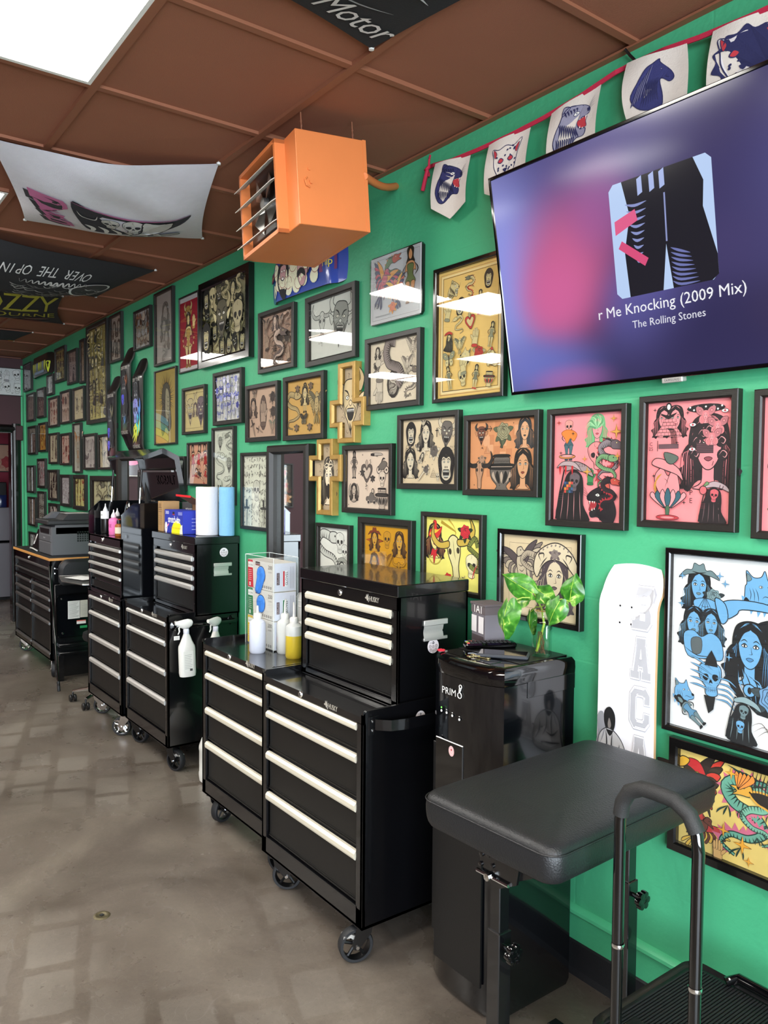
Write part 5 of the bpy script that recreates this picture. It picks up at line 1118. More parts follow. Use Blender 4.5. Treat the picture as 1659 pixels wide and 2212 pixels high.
cross('gilded cross with a fanged horned demon face, upper of two', -2.937, 1.757, 2.113, -3.072, -2.8, 1.829, 1.953, .068, fc_devil)
cross('gilded cross with a bearded man wearing thorns, lower of two', -3.115, 1.428, 1.78, -3.26, -2.979, 1.585, 1.706, .068, fc_jesus)

# mirrors
def mirror(label, x0, x1, z0, z1, bw, dp, yaw=0.0):
	t = thing('wall_mirror', label, 'mirror', ((x0 + x1) / 2, D - .001, z0), group='tall black mirrors')
	W_, H_ = x1 - x0, z1 - z0; b = MB()
	hw = W_ / 2
	def ring(i, yy): return [(-hw + i, -yy, i), (hw - i, -yy, i), (hw - i, -yy, H_ - i), (-hw + i, -yy, H_ - i)]
	rs = [ring(0, 0), ring(0, dp * .8), ring(.01, dp), ring(bw * .75, dp), ring(bw, dp * .6), ring(bw, .004)]
	v = [p for r in rs for p in r]
	b.add(v, [(i * 4 + q, i * 4 + (q + 1) % 4, i * 4 + 4 + (q + 1) % 4, i * 4 + 4 + q) for i in range(5) for q in range(4)]); b.add(ring(0, 0), [(0, 1, 2, 3)])
	b.build('frame', 'frame_black', t); g = hw - bw + .004; k_ = g * math.tan(yaw); MB().add([(-g, -.008, bw), (g, -.008 - 2 * k_, bw), (g, -.008 - 2 * k_, H_ - bw), (-g, -.008, H_ - bw), (-g, -.004, bw), (g, -.004 - 2 * k_, bw), (g, -.004 - 2 * k_, H_ - bw), (-g, -.004, H_ - bw)], [(0, 1, 2, 3), (4, 7, 6, 5), (0, 4, 5, 1), (1, 5, 6, 2), (2, 6, 7, 3), (3, 7, 4, 0)]).build('mirror_glass', 'mirror', t)
mirror('tall black framed mirror standing behind the clear glove box holder', -3.66, -3.25, .45, 1.764, .045, .05, math.radians(6.5))
mirror('tall mirror with rounded black frame behind the open tool chest', -6.06, -5.43, .5, 1.79, .075, .05)

# print on the maroon wall and the one seen in the back room
t = framed('black and white framed print on the maroon far wall above the doorway', -.35, .11, -.15, .15, sheet(61, 4, 2, 'skull cat rose hand', '222222', 'd8d8da', '888890'), 'dcdce0', border=.008, depth=.015, group='prints on the maroon walls', y=0)
t.location = (XF + .001, 1.79, 2.61); t.rotation_euler = (0, 0, PI / 2)
t = framed('framed red ink drawing on crimson wall of the back room', -.5, .2, -.2, .19, lambda a: (put(a, 'dragon', .8, .5, .7, 'a8283c', 'e0a090', 'c85a5c'), put(a, 'hand', .9, .4, .6, 'a8283c', 'dfa595', 'c4504e'), put(a, 'rose', .65, .35, .6, '9a2034', 'e0a090', 'c0484e')), 'dcae98', border=.012, depth=.015, group='prints on the maroon walls', y=0)
t.location = (-12.049, 2.27, 1.84); t.rotation_euler = (0, 0, PI / 2)
# what the mirror shows: the far wall on the other side of the doorway
t = framed('tall print of a flower covered figure on the maroon far wall left of the doorway', -.1, .1, -.28, .28, sheet(63, 1, 3, 'figure rose', '2b1a1a', 'd9b08a', ['c23a3a', 'd98a5a']), '1c1416', border=.02, depth=.02, group='prints on the maroon walls', y=0)
t.location = (XF + .001, .26, 1.5); t.rotation_euler = (0, 0, PI / 2)
t = thing('painted_panel', 'panel painted with orange, yellow and turquoise waves on the maroon far wall', 'painting', (XF + .001, .72, 2.0), (0, 0, PI / 2))
MB().box(-.4, .4, -.03, 0, -.4, .4).build('panel', 'white_matte', t)
a = Art(.78, .78, '3a1a22')
for i, c_ in enumerate(('4fb0c8', '58c4a8', 'd8dc48', 'e89a30', 'd8503a', 'e87aa8')):
	a.at(-.36, .3 - .09 * i, 1); a.f([(0, 0), (.2, .08), (.4, -.02), (.6, .06), (.72, 0), (.6, -.1), (.4, -.12), (.2, -.02), (0, -.1)], c_, '1a1414', .008)
a.at(); sb = MB(); a.into(sb); sb.build('painted_waves', 'ink_gloss', t, loc=(0, -.0305, 0), fixn=False)
# ------------------------------------------------------------------ skateboard decks hung on the wall
def deck(label, cx, cz, L_, W_, horizontal, art_fn, base, yc=D - .055, cat='skateboard', group='skateboard decks on the wall', edge='3e3a34', ends=.05, kick=.17):
	"""outline in (s along, t across); the graphic side faces the room and the tips kick back to the wall"""
	t = thing('skateboard_deck', label, cat, (cx, yc, cz), group=group)
	N = 54; prof = []
	for i in range(N + 1):
		s_ = -L_ / 2 + L_ * i / N; e_ = L_ / 2 - abs(s_); R_ = W_ * .6
		hw = W_ / 2 * (1 - .035 * math.cos(PI * s_ / L_) ** 2) if e_ > R_ else W_ / 2 * math.sqrt(max(0.0, 1 - ((R_ - e_) / R_) ** 2.1))
		prof.append((s_, max(hw, .004)))
	def lift(s_, t_):
		e_ = max(0, abs(s_) - (L_ / 2 - kick)); k_ = e_ * math.tan(.36) * min(1, e_ / .05) - .006 * (1 - (2 * t_ / W_) ** 2) + .006
		return k_
	def P(s_, t_, d_):
		y = lift(s_, t_) - d_
		return (s_, y, t_) if horizontal else (t_, y, s_)
	M_ = 8; b = MB()
	for side, th in ((0, 0), (1, .011)):
		v = [P(s_, hw * (2 * j / M_ - 1), -th) for s_, hw in prof for j in range(M_ + 1)]
		f = [(i * (M_ + 1) + j, i * (M_ + 1) + j + 1, (i + 1) * (M_ + 1) + j + 1, (i + 1) * (M_ + 1) + j) for i in range(N) for j in range(M_)]
		b.add(v, f, 0 if side == 0 else 1, smooth=True)
	ol = [(s_, hw) for s_, hw in prof] + [(s_, -hw) for s_, hw in prof[::-1]]
	v = [P(s_, t_, 0) for s_, t_ in ol] + [P(s_, t_, -.011) for s_, t_ in ol]; n = len(ol)
	b.add(v, [(i, (i + 1) % n, n + (i + 1) % n, n + i) for i in range(n)], 2)
	b.build('deck', [mat('deck_' + base, base, .3, coat=.4), 'rubber', mat('maple_ply_' + edge, edge, .5)], t)
	a = Art(.01, .01, None, 3e-5, k=4); art_fn(a); sb = MB()
	a.into(sb, lambda u, v_, z: P(u if horizontal else v_, v_ if horizontal else u, z + .0028))
	sb.build('deck_graphic', 'ink', t, fixn=False)
	hb = MB()
	for s_ in (-.22, .22):
		for ds in (-.025, .025):
			for dt in (-.02, .02):
				p = P(s_ + ds, dt, .0002); hb.lathe([(.003, 0), (0, .0015)] if False else [(.0032, -.0012), (.0001, -.0012)], p[0], p[2], p[1], 8, axis='y')
	hb.build('bolt_holes', 'plastic_black', t, fixn=False)
	MB().box(-.02, .02, .012, .052, -.02, .02).build('wall_mount', 'plastic_black', t)
	return t
def creature(text, hot, purple, yoff):
	def fn(a):
		a.at(0, .225, 1); a.text(text, 'd9d6cc', .034, 0, .95, .9); a.at(0, -.245, 1, -1); a.text(text, 'c9c6bc', .034, 0, .95, .9)
		a.at(0, yoff, .19, .36); m_face(a, '7f838c', '2b2d33', '3a3c44', hair='191a1e')
		for i in range(16):
			r = random.Random(i + int(yoff * 99)); x, y = r.uniform(-.075, .075), r.uniform(-.18, .19)
			a.at(x, y, .06, None, r.random() * 6); a.l([(-.4, -.2), (-.1, .3), (.2, -.1), (.45, .3)], ('5c6068', '767c86', '494d56')[i % 3], .05)
		for x, y, s_, c in purple: a.at(x, y, s_); a.f([(-.4, .5), (.4, .5), (.5, 0), (.2, -.6), (0, -.8), (-.2, -.6), (-.5, 0)], c, '2a2a40', .04); a.l([(-.2, .1), (0, -.1), (.2, .1)], '24243a', .08)
		for x, y, s_, c in hot: a.at(x, y, s_, None, x * 9); a.l([(-.5, -.5), (-.1, -.1), (-.2, .3), (.2, .7)], c, .22); a.l([(.0, -.5), (.25, 0), (.5, .5)], c, .16)
		a.at()
	return fn
deck('black skateboard deck with purple face graphic, leftmost of the three upright decks', -6.165, 1.99, .81, .2, False, creature('CREATURE', [(.04, .1, .08, '8a8468')], [(-.03, -.05, .06, '5a55d8'), (-.03, -.15, .06, '6a62e0')], .0), '131214')
deck('black skateboard deck hung highest of the three, small violet face and orange smear', -5.845, 2.17, .81, .2, False, creature('CREATURE', [(.05, .13, .06, 'b06a48'), (.02, -.16, .05, '5a8ad0')], [(-.02, .0, .06, '4f52e0')], .04), '131214')
deck('black skateboard deck with skull graphic glowing blue to yellow, rightmost of three', -5.59, 2.06, .81, .2, False, lambda a: (creature('CREATURE', [(.03, -.12, .12, 'd6dc4a'), (.0, -.17, .1, 'e0e04c'), (.05, -.03, .1, '58b4e8'), (.05, -.1, .11, '4fd0c8'), (.06, .03, .09, '6a9af0'), (-.02, -.15, .1, 'c8d840')], [(0, .06, .05, '8a86d8')], .08)(a), a.at(-.005, -.0, .17, .2), m_skull(a, '23242c', '8f9ad8'), a.at()), '131214')
def g_flip(a):
	r = random.Random(2)
	a.at()
	for i in range(26):
		x, y = -.26 + .017 * i + r.uniform(-.02, .02), r.uniform(-.06, .06); a.e(x, y, .035, .032, 'dfe0c4', '8a3a3a' if i % 3 == 0 else 'cfcfae', .003, n=12)
	a.at(-.16, .0, .17); a.f([(-.3, .3), (-.1, .5), (.2, .5), (.35, .2), (.25, -.2), (.1, -.55), (-.1, -.55), (-.3, -.15)], '15151a'); a.f([(-.14, .36), (.16, .36), (.15, .05), (0, -.06), (-.14, .05)], 'c2979a', '15151a', .02); a.e(-.06, .22, .05, .04, 'e8e4e0', '15151a', .015); a.e(.08, .22, .05, .04, 'e8e4e0', '15151a', .015); a.e(0, .0, .07, .05, 'e8e4e0', '15151a', .02)
	a.at(.02, .0, .17); a.f([(-.2, .3), (.1, .5), (.35, .4), (.5, .1), (.3, -.1), (.15, -.35), (-.05, -.38), (-.2, -.1)], 'c2979a', '15151a', .02); a.f([(.1, .5), (.4, .5), (.5, .15), (.34, -.12), (.3, .2)], '15151a'); a.f([(-.24, .02), (-.05, .12), (.18, .02), (.2, -.16), (-.02, -.04), (-.2, -.14)], '15151a'); a.e(-.1, .24, .05, .04, 'e8e4e0', '15151a', .015)
	a.at(.24, .0, 1); a.poly([(-.06, -.038), (.055, -.038), (.055, .038), (-.06, .038)], '6a2a5c'); a.text('Flip', 'e0d040', .05)
	a.at(-.33, .035, 1, 1, .0); a.poly([(-.05, -.02), (.05, -.02), (.05, .025), (-.05, .025)], '6a2a5c'); a.text('Tom Penny', 'e0d040', .019); a.at()
deck('blue skateboard deck with cartoon bearded heads, hung flat behind the orange heater', -3.33, 2.585, .8, .2, True, g_flip, '1d3f9c', yc=D - .045)
deck('black skateboard deck with green yellow jagged lettering in the far top corner', -8.39, 2.69, .86, .2, True, lambda a: ([(a.at(-.24 + .075 * i, -.02 - .0 * i, .09), a.f([(-.4, .5), (.3, .5), (.2, -.1), (.1, -.6), (-.1, .1), (-.3, -.5)], ('c9d45a', 'aeb86a', '8a9aa8')[i % 3])) for i in range(7)], a.at(.29, -.03, .09), a.f([(-.4, .5), (.4, .5), (.3, .0), (0, -.7), (-.3, 0)], 'cfe040', '1a1a1a', .05), a.e(0, .3, .18, .16, '151515'), a.at(-.0, -.065, 1), a.poly([(-.2, -.012), (.16, -.012), (.16, .012), (-.2, .012)], '7f93ad'), a.at()), '191817', yc=D - .045)
def slab_letter(a, ch, cx, cy, w_, h_, col, line, wd):
	a.at(cx, cy, w_, h_)
	O = {'B': ([(-.5, .5), (.32, .5), (.5, .34), (.5, .12), (.4, .0), (.5, -.12), (.5, -.34), (.32, -.5), (-.5, -.5), (-.5, -.3), (-.38, -.3), (-.38, .3), (-.5, .3)], [[(-.1, .3), (.18, .3), (.18, .1), (-.1, .1)], [(-.1, -.1), (.18, -.1), (.18, -.3), (-.1, -.3)]]),
         'A': ([(-.24, .5), (.24, .5), (.24, .34), (.4, -.32), (.52, -.32), (.52, -.5), (.06, -.5), (.06, -.32), (.14, -.32), (.1, -.2), (-.1, -.2), (-.14, -.32), (-.06, -.32), (-.06, -.5), (-.52, -.5), (-.52, -.32), (-.4, -.32), (-.24, .34)], [[(-.07, -.02), (.07, -.02), (0, .26)]]),
         'C': ([(-.3, .5), (.3, .5), (.5, .34), (.5, .12), (.24, .12), (.24, .26), (.16, .32), (-.14, .32), (-.22, .26), (-.22, -.26), (-.14, -.32), (.16, -.32), (.24, -.26), (.24, -.12), (.5, -.12), (.5, -.34), (.3, -.5), (-.3, -.5), (-.5, -.34), (-.5, .34)], [])}[ch]
	out, holes = O
	a.stroke(out + [out[0], out[1]], line, wd * 3.4); a.stroke(out + [out[0], out[1]], 'eeeef2', wd * 2.2); a.poly(out, col)
	for h in holes: a.poly(h, 'eeeef2'); a.stroke(h + [h[0], h[1]], line, wd * .5)
	a.at()
def g_baca(a):
	for ch, y in (('B', .245), ('A', .1), ('C', -.045), ('A', -.19)): slab_letter(a, ch, .055, y, .062, .118, 'a9a9ae', '9c9ca2', .032)
	a.at(-.05, -.17, .13, .17)
	a.f([(-.34, .1), (-.36, .4), (-.2, .5), (-.1, .3), (-.2, .0), (-.42, -.2)], '8f9096')
	a.f([(-.14, .3), (-.14, .52), (.02, .62), (.16, .5), (.16, .28), (.02, .1)], '0e0e10'); a.f([(-.04, .3), (0, .42), (.06, .3), (0, .22)], '77716e')
	a.f([(-.36, -.3), (-.3, .05), (-.1, .22), (.16, .2), (.4, .02), (.52, -.3), (.46, -.6), (-.3, -.6), (-.44, -.5)], 'b9b9bb', '3a3a3e', .02)
	for q in ([(-.1, .2), (-.06, -.02), (-.1, -.3)], [(.1, .16), (.08, -.1), (.2, -.3)], [(-.3, -.1), (-.1, -.25), (.1, -.2)], [(.3, .0), (.3, -.2), (.44, -.4)], [(-.36, -.35), (-.1, -.4), (.2, -.42)]): a.l(q, '2a2a2e', .035)
	a.at()
deck('white skateboard deck with grey varsity letters BACA and a hooded seated figure', -1.432, .985, .81, .205, False, g_baca, 'e9e9ef', yc=D - .05, edge='c9a377')

# ------------------------------------------------------------------ bunting with beast pennants
t = thing('bunting', 'red tape bunting of cream pennants printed with roaring beasts', 'bunting', (-2.39, D - .03, 2.8))
def W3(p): return (p[0] + 2.39, p[1] - D + .03, p[2] - 2.8)
pts = [(-2.4, D - .012, 2.806), (-2.36, D - .03, 2.796), (-2.25, D - .035, 2.778), (-2.1, D - .04, 2.768), (-1.95, D - .04, 2.766), (-1.8, D - .04, 2.77), (-1.65, D - .04, 2.783), (-1.52, D - .035, 2.806), (-1.44, D - .012, 2.82), (-1.36, D - .03, 2.806), (-1.25, D - .035, 2.79), (-1.1, D - .04, 2.778), (-.95, D - .04, 2.776), (-.8, D - .03, 2.79)]
b = MB(); v = []
for p in pts: v += [W3((p[0], p[1] - .002, p[2] + .007)), W3((p[0], p[1] - .002, p[2] - .007)), W3((p[0], p[1] + .002, p[2] - .007)), W3((p[0], p[1] + .002, p[2] + .007))]
b.add(v, [(4 * i + j, 4 * i + (j + 1) % 4, 4 * i + 4 + (j + 1) % 4, 4 * i + 4 + j) for i in range(len(pts) - 1) for j in range(4)] + [(0, 1, 2, 3)])
M['red_tape'] = mat('red_cotton_tape', 'b5203f', .8, bump=.3, bscale=300)
b.build('red_tape', 'red_tape', t)
b = MB(); b.tube([W3(p) for p in ((-2.4, D - .012, 2.81), (-2.405, D - .03, 2.79), (-2.4, D - .02, 2.775), (-2.395, D - .03, 2.79), (-2.415, D - .025, 2.76), (-2.43, D - .025, 2.72))], .008, 8); b.tube([W3(p) for p in ((-2.4, D - .02, 2.8), (-2.385, D - .03, 2.825), (-2.392, D - .02, 2.845))], .004, 6)
b.build('knotted_tail', 'red_tape', t)
def pennant(xl, zl, xr, zr, h_, art_fn, y0=D - .042, warp=0):
	p = bpy.data.objects.new('x', None)
	def fn(u, v_, z):    # u 0..1 across, v 0..1 down, z lift
		x = xl + (xr - xl) * u + warp * .02 * math.sin(v_ * 3) * (u - .5) ; zt = zl + (zr - zl) * u
		return W3((x + (.012 * v_ * (1 if warp else -.6)), y0 - z - .006 * math.sin(u * 5 + v_ * 2) - .012 * math.sin(v_ * PI * .8), zt - v_ * h_ * (1 - .2 * abs(2 * u - 1) if v_ > .8 else 1)))
	bpy.data.objects.remove(p)
	N = 10; b = MB(); v = []
	for z in (0, -.0012):
		for j in range(N + 1):
			for i in range(N + 1):
				u, w_ = i / N, j / N
				q = fn(u, 0, z); base = list(fn(u, w_, z))
				top = zl + (zr - zl) * u - 2.8; full = h_ * (1 - .22 * abs(2 * u - 1)); base[2] = top - w_ * full; v.append(tuple(base))
	n2 = (N + 1) ** 2; f = []
	for s_ in (0, 1):
		for j in range(N):
			for i in range(N): a0 = s_ * n2 + j * (N + 1) + i; f.append((a0, a0 + 1, a0 + N + 2, a0 + N + 1))
	b.add(v, f, 0, hx('d9cfc4'), True)
	o = b.build('pennant', 'cloth_print', t)
	a = Art(.01, .01, None, 4e-5, k=4); a.at(.5, .46, .82, .74); art_fn(a)
	sb = MB()
	def fn2(u, v_, z):
		v_ = 1 - v_; base = list(fn(u, v_, z + .0015)); base[2] = zl + (zr - zl) * u - 2.8 - v_ * h_ * (1 - .22 * .5) ; return tuple(base)
	a.into(sb, fn2); sb.build('beast_print', 'cloth_print', o, fixn=False)
NV = '23244f'
pennant(-2.335, 2.79, -2.145, 2.766, .215, lambda a: (a.at(.5, .54, .8, .72), m_cat(a, '14163a', '2b2c5c', 'b8343c', '2b2c5c'), [a.l([(-.1, .3 - .1 * i), (.1, .22 - .1 * i), (.16, .16 - .1 * i)], 'd9cfc4', .02) for i in range(2)]))
pennant(-2.045, 2.764, -1.855, 2.766, .215, lambda a: (a.at(.5, .54, .8, .72), m_leopard(a, NV, 'd9cfc4', 'b8343c')))
pennant(-1.76, 2.77, -1.57, 2.796, .215, lambda a: (a.at(.5, .54, .8, .72), m_cat(a, NV, '8f8ca0', 'b8343c')))
pennant(-1.475, 2.812, -1.285, 2.79, .215, lambda a: (a.at(.5, .54, .8, .72), m_horse(a, NV, '7a7896', '2f3166')), warp=1)
pennant(-1.205, 2.784, -1.01, 2.774, .215, lambda a: (a.at(.5, .5, .95, .8), [a.f([(.48 * math.cos(t_) * r_, .5 * math.sin(t_) * r_) for t_, r_ in [(i * PI / 10, 1 if i % 2 else .82) for i in range(20)]], NV), m_leopard(a, NV, 'cfc8c8', 'b8343c')]))
b = MB(); b.tube([(-1.492, D - .03, ZC - .01), (-1.482, D - .02, 2.845), (-1.455, D - .014, 2.81)], .0045, 8)
tag(b.build('hanging_cable', 'plastic_black'), 'short black cable dropping from the ceiling grid behind the bunting', 'cable')

# ------------------------------------------------------------------ television
TW, TH = 1.229, .705
tv = thing('television', 'wall mounted television tilted down, showing a purple music player screen', 'television', (-1.295, 1.95, 1.885), (math.radians(10.1), 0, 0))
b = MB(); hw = TW / 2; bz = .011
def rg(i, y, z0=0, z1=TH): return [(-hw + i, y, z0 + i), (hw - i, y, z0 + i), (hw - i, y, z1 - i), (-hw + i, y, z1 - i)]
rs = [rg(.02, .035), rg(0, .03), rg(0, .002), rg(.002, 0), rg(bz - .002, 0), rg(bz, .003)]
v = [p for r in rs for p in r]; b.add(v, [(i * 4 + q, i * 4 + (q + 1) % 4, i * 4 + 4 + (q + 1) % 4, i * 4 + 4 + q) for i in range(5) for q in range(4)] + [(0, 1, 2, 3)])
b.box(-.35, .35, .03, .055, .08, .5, bev=.01); b.build('housing', 'plastic_gloss', tv)
def screen_mat():
	m = bpy.data.materials.new('lit_screen'); m.use_nodes = True; n = m.node_tree.nodes; L = m.node_tree.links; b = n['Principled BSDF']
	b.inputs['Base Color'].default_value = (.004, .004, .005, 1); b.inputs['Roughness'].default_value = .12
	tc = n.new('ShaderNodeTexCoord'); sp = n.new('ShaderNodeSeparateXYZ'); L.new(tc.outputs['Generated'], sp.inputs[0])
	def blob(cx, cz, rx, rz, soft=1.0):
		q = n.new('ShaderNodeVectorMath'); q.operation = 'SUBTRACT'; q.inputs[1].default_value = (cx, 0, cz); cb = n.new('ShaderNodeCombineXYZ'); L.new(sp.outputs['X'], cb.inputs['X']); L.new(sp.outputs['Z'], cb.inputs['Z']); L.new(cb.outputs[0], q.inputs[0])
		d = n.new('ShaderNodeVectorMath'); d.operation = 'DIVIDE'; d.inputs[1].default_value = (rx, 1, rz); L.new(q.outputs[0], d.inputs[0])
		l_ = n.new('ShaderNodeVectorMath'); l_.operation = 'LENGTH'; L.new(d.outputs[0], l_.inputs[0])
		r = n.new('ShaderNodeMapRange'); r.interpolation_type = 'SMOOTHERSTEP'; r.inputs['From Min'].default_value = 0; r.inputs['From Max'].default_value = 1; r.inputs['To Min'].default_value = soft; r.inputs['To Max'].default_value = 0; L.new(l_.outputs['Value'], r.inputs['Value']); return r.outputs[0]
	col = None; prev = hx('3a3560')
	for cx, cz, rx, rz, s_, c in ((.0, .55, .34, .9, 1, '8f94e0'), (.35, .95, .4, .5, .8, '5a5290'), (.22, .52, .26, .5, 1, 'c4608f'), (.18, .4, .18, .3, .9, 'd0649a'), (.34, .72, .16, .3, .6, 'a65f9e'), (.12, .1, .3, .22, .7, '6f77c8'), (.2, .02, .2, .12, .6, 'b06aa8'), (.44, .3, .2, .35, .7, '6a66b0'), (.62, .12, .4, .4, .8, '2c2850'), (.75, .75, .4, .4, .9, '3d3663'), (.98, .6, .4, .8, .9, '5a5a94'), (.66, .45, .2, .25, .6, '453d6c'), (.85, .2, .25, .25, .7, '3a2f4c')):
		mx = n.new('ShaderNodeMix'); mx.data_type = 'RGBA'; L.new(blob(cx, cz, rx, rz, s_), mx.inputs[0])
		if col: L.new(col, mx.inputs[6])
		else: mx.inputs[6].default_value = prev
		mx.inputs[7].default_value = hx(c); col = mx.outputs[2]
	L.new(col, b.inputs['Emission Color']); b.inputs['Emission Strength'].default_value = 1.0
	return m
scr = MB().box(-hw + bz, hw - bz, .003, .006, bz, TH - bz).build('screen', screen_mat(), tv)
def emit_ink():
	m = bpy.data.materials.new('screen_graphics'); m.use_nodes = True; n = m.node_tree.nodes; b = n['Principled BSDF']; at = n.new('ShaderNodeAttribute'); at.attribute_name = 'Ink'
	b.inputs['Base Color'].default_value = (.004, .004, .004, 1); b.inputs['Roughness'].default_value = .12; m.node_tree.links.new(at.outputs['Color'], b.inputs['Emission Color']); b.inputs['Emission Strength'].default_value = 1.0; return m
a = Art(.01, .01, None, 6e-5, k=4)
a.at(0, .395, .155)
rc = [(.5 * sx * (1 if k_ else .9), .5 * sy * (.9 if k_ else 1)) for sx, sy, ks in ((1, 1, (0, 1)), (1, -1, (1, 0)), (-1, -1, (0, 1)), (-1, 1, (1, 0))) for k_ in ks]
S_ = 2.02
sc_ = lambda pts: [(x * S_, y * S_) for x, y in pts]
a.poly(sc_(rc), 'b9d0f4')
a.poly(sc_([(-.36, .5), (.34, .5), (.42, .3), (.4, .1), (.5, -.3), (.5, -.46), (.44, -.5), (-.36, -.5), (-.38, -.1), (-.3, .2)]), '1b1a24'); a.poly(sc_([(-.02, -.5), (.08, -.5), (.04, -.12)]), 'b9d0f4')
for i in range(9): a.l(sc_([(-.34 + .01 * i, .3 - .06 * i), (-.24, .27 - .06 * i), (-.12 - .01 * i, .28 - .06 * i)]), '8a94c8', .05)
for i in range(8): a.l(sc_([(.08, -.16 - .04 * i), (.16, -.2 - .04 * i), (.26 + .01 * i, -.24 - .035 * i)]), '6f76b0', .045)
for x in (-.2, -.08, .02): a.poly(sc_([(x, .34), (x + .05, .36), (x + .05, .5), (x, .48)]), 'a9b8e6')
a.stroke(sc_([(.06, .3), (.05, -.1)]), '8f98c8', .03); a.poly(sc_([(-.46, .06), (-.22, .14), (-.24, .24), (-.46, .18)]), 'e0608c'); a.poly(sc_([(-.4, -.0), (-.14, -.2), (-.18, -.26), (-.44, -.06)]), 'd8507c')
a.at(.0, .205, 1); a.text('r Me Knocking (2009 Mix)', 'f4f4fa', .043); a.at(0, .16, 1); a.text('The Rolling Stones', 'e4e4f0', .03); a.at(.335, .225, 1); a.text('C', 'f4f4fa', .045); a.at()
sb = MB(); a.into(sb, lambda u, v, z: (u, -z, v)); sb.build('screen_graphics', emit_ink(), scr, loc=(0, .0025, 0), fixn=False)
b = MB(); b.box(-.032, .032, -.003, .02, -.013, .001, bev=.002); o = b.build('brand_plate', 'alu', tv)
a = Art(.01, .01, None, 3e-5); a.at(0, -.006, 1); a.text('SAMSUNG', '2a2a2c', .009, 0, 1.2); sb = MB(); a.into(sb); sb.build('brand_lettering', 'ink', o, loc=(0, -.0032, 0), fixn=False)
b = MB(); b.box(-.25, .25, .055, .075, .2, .42); b.box(-.03, .03, .06, .1, .26, .34); b.build('wall_bracket', 'steel_black', tv)

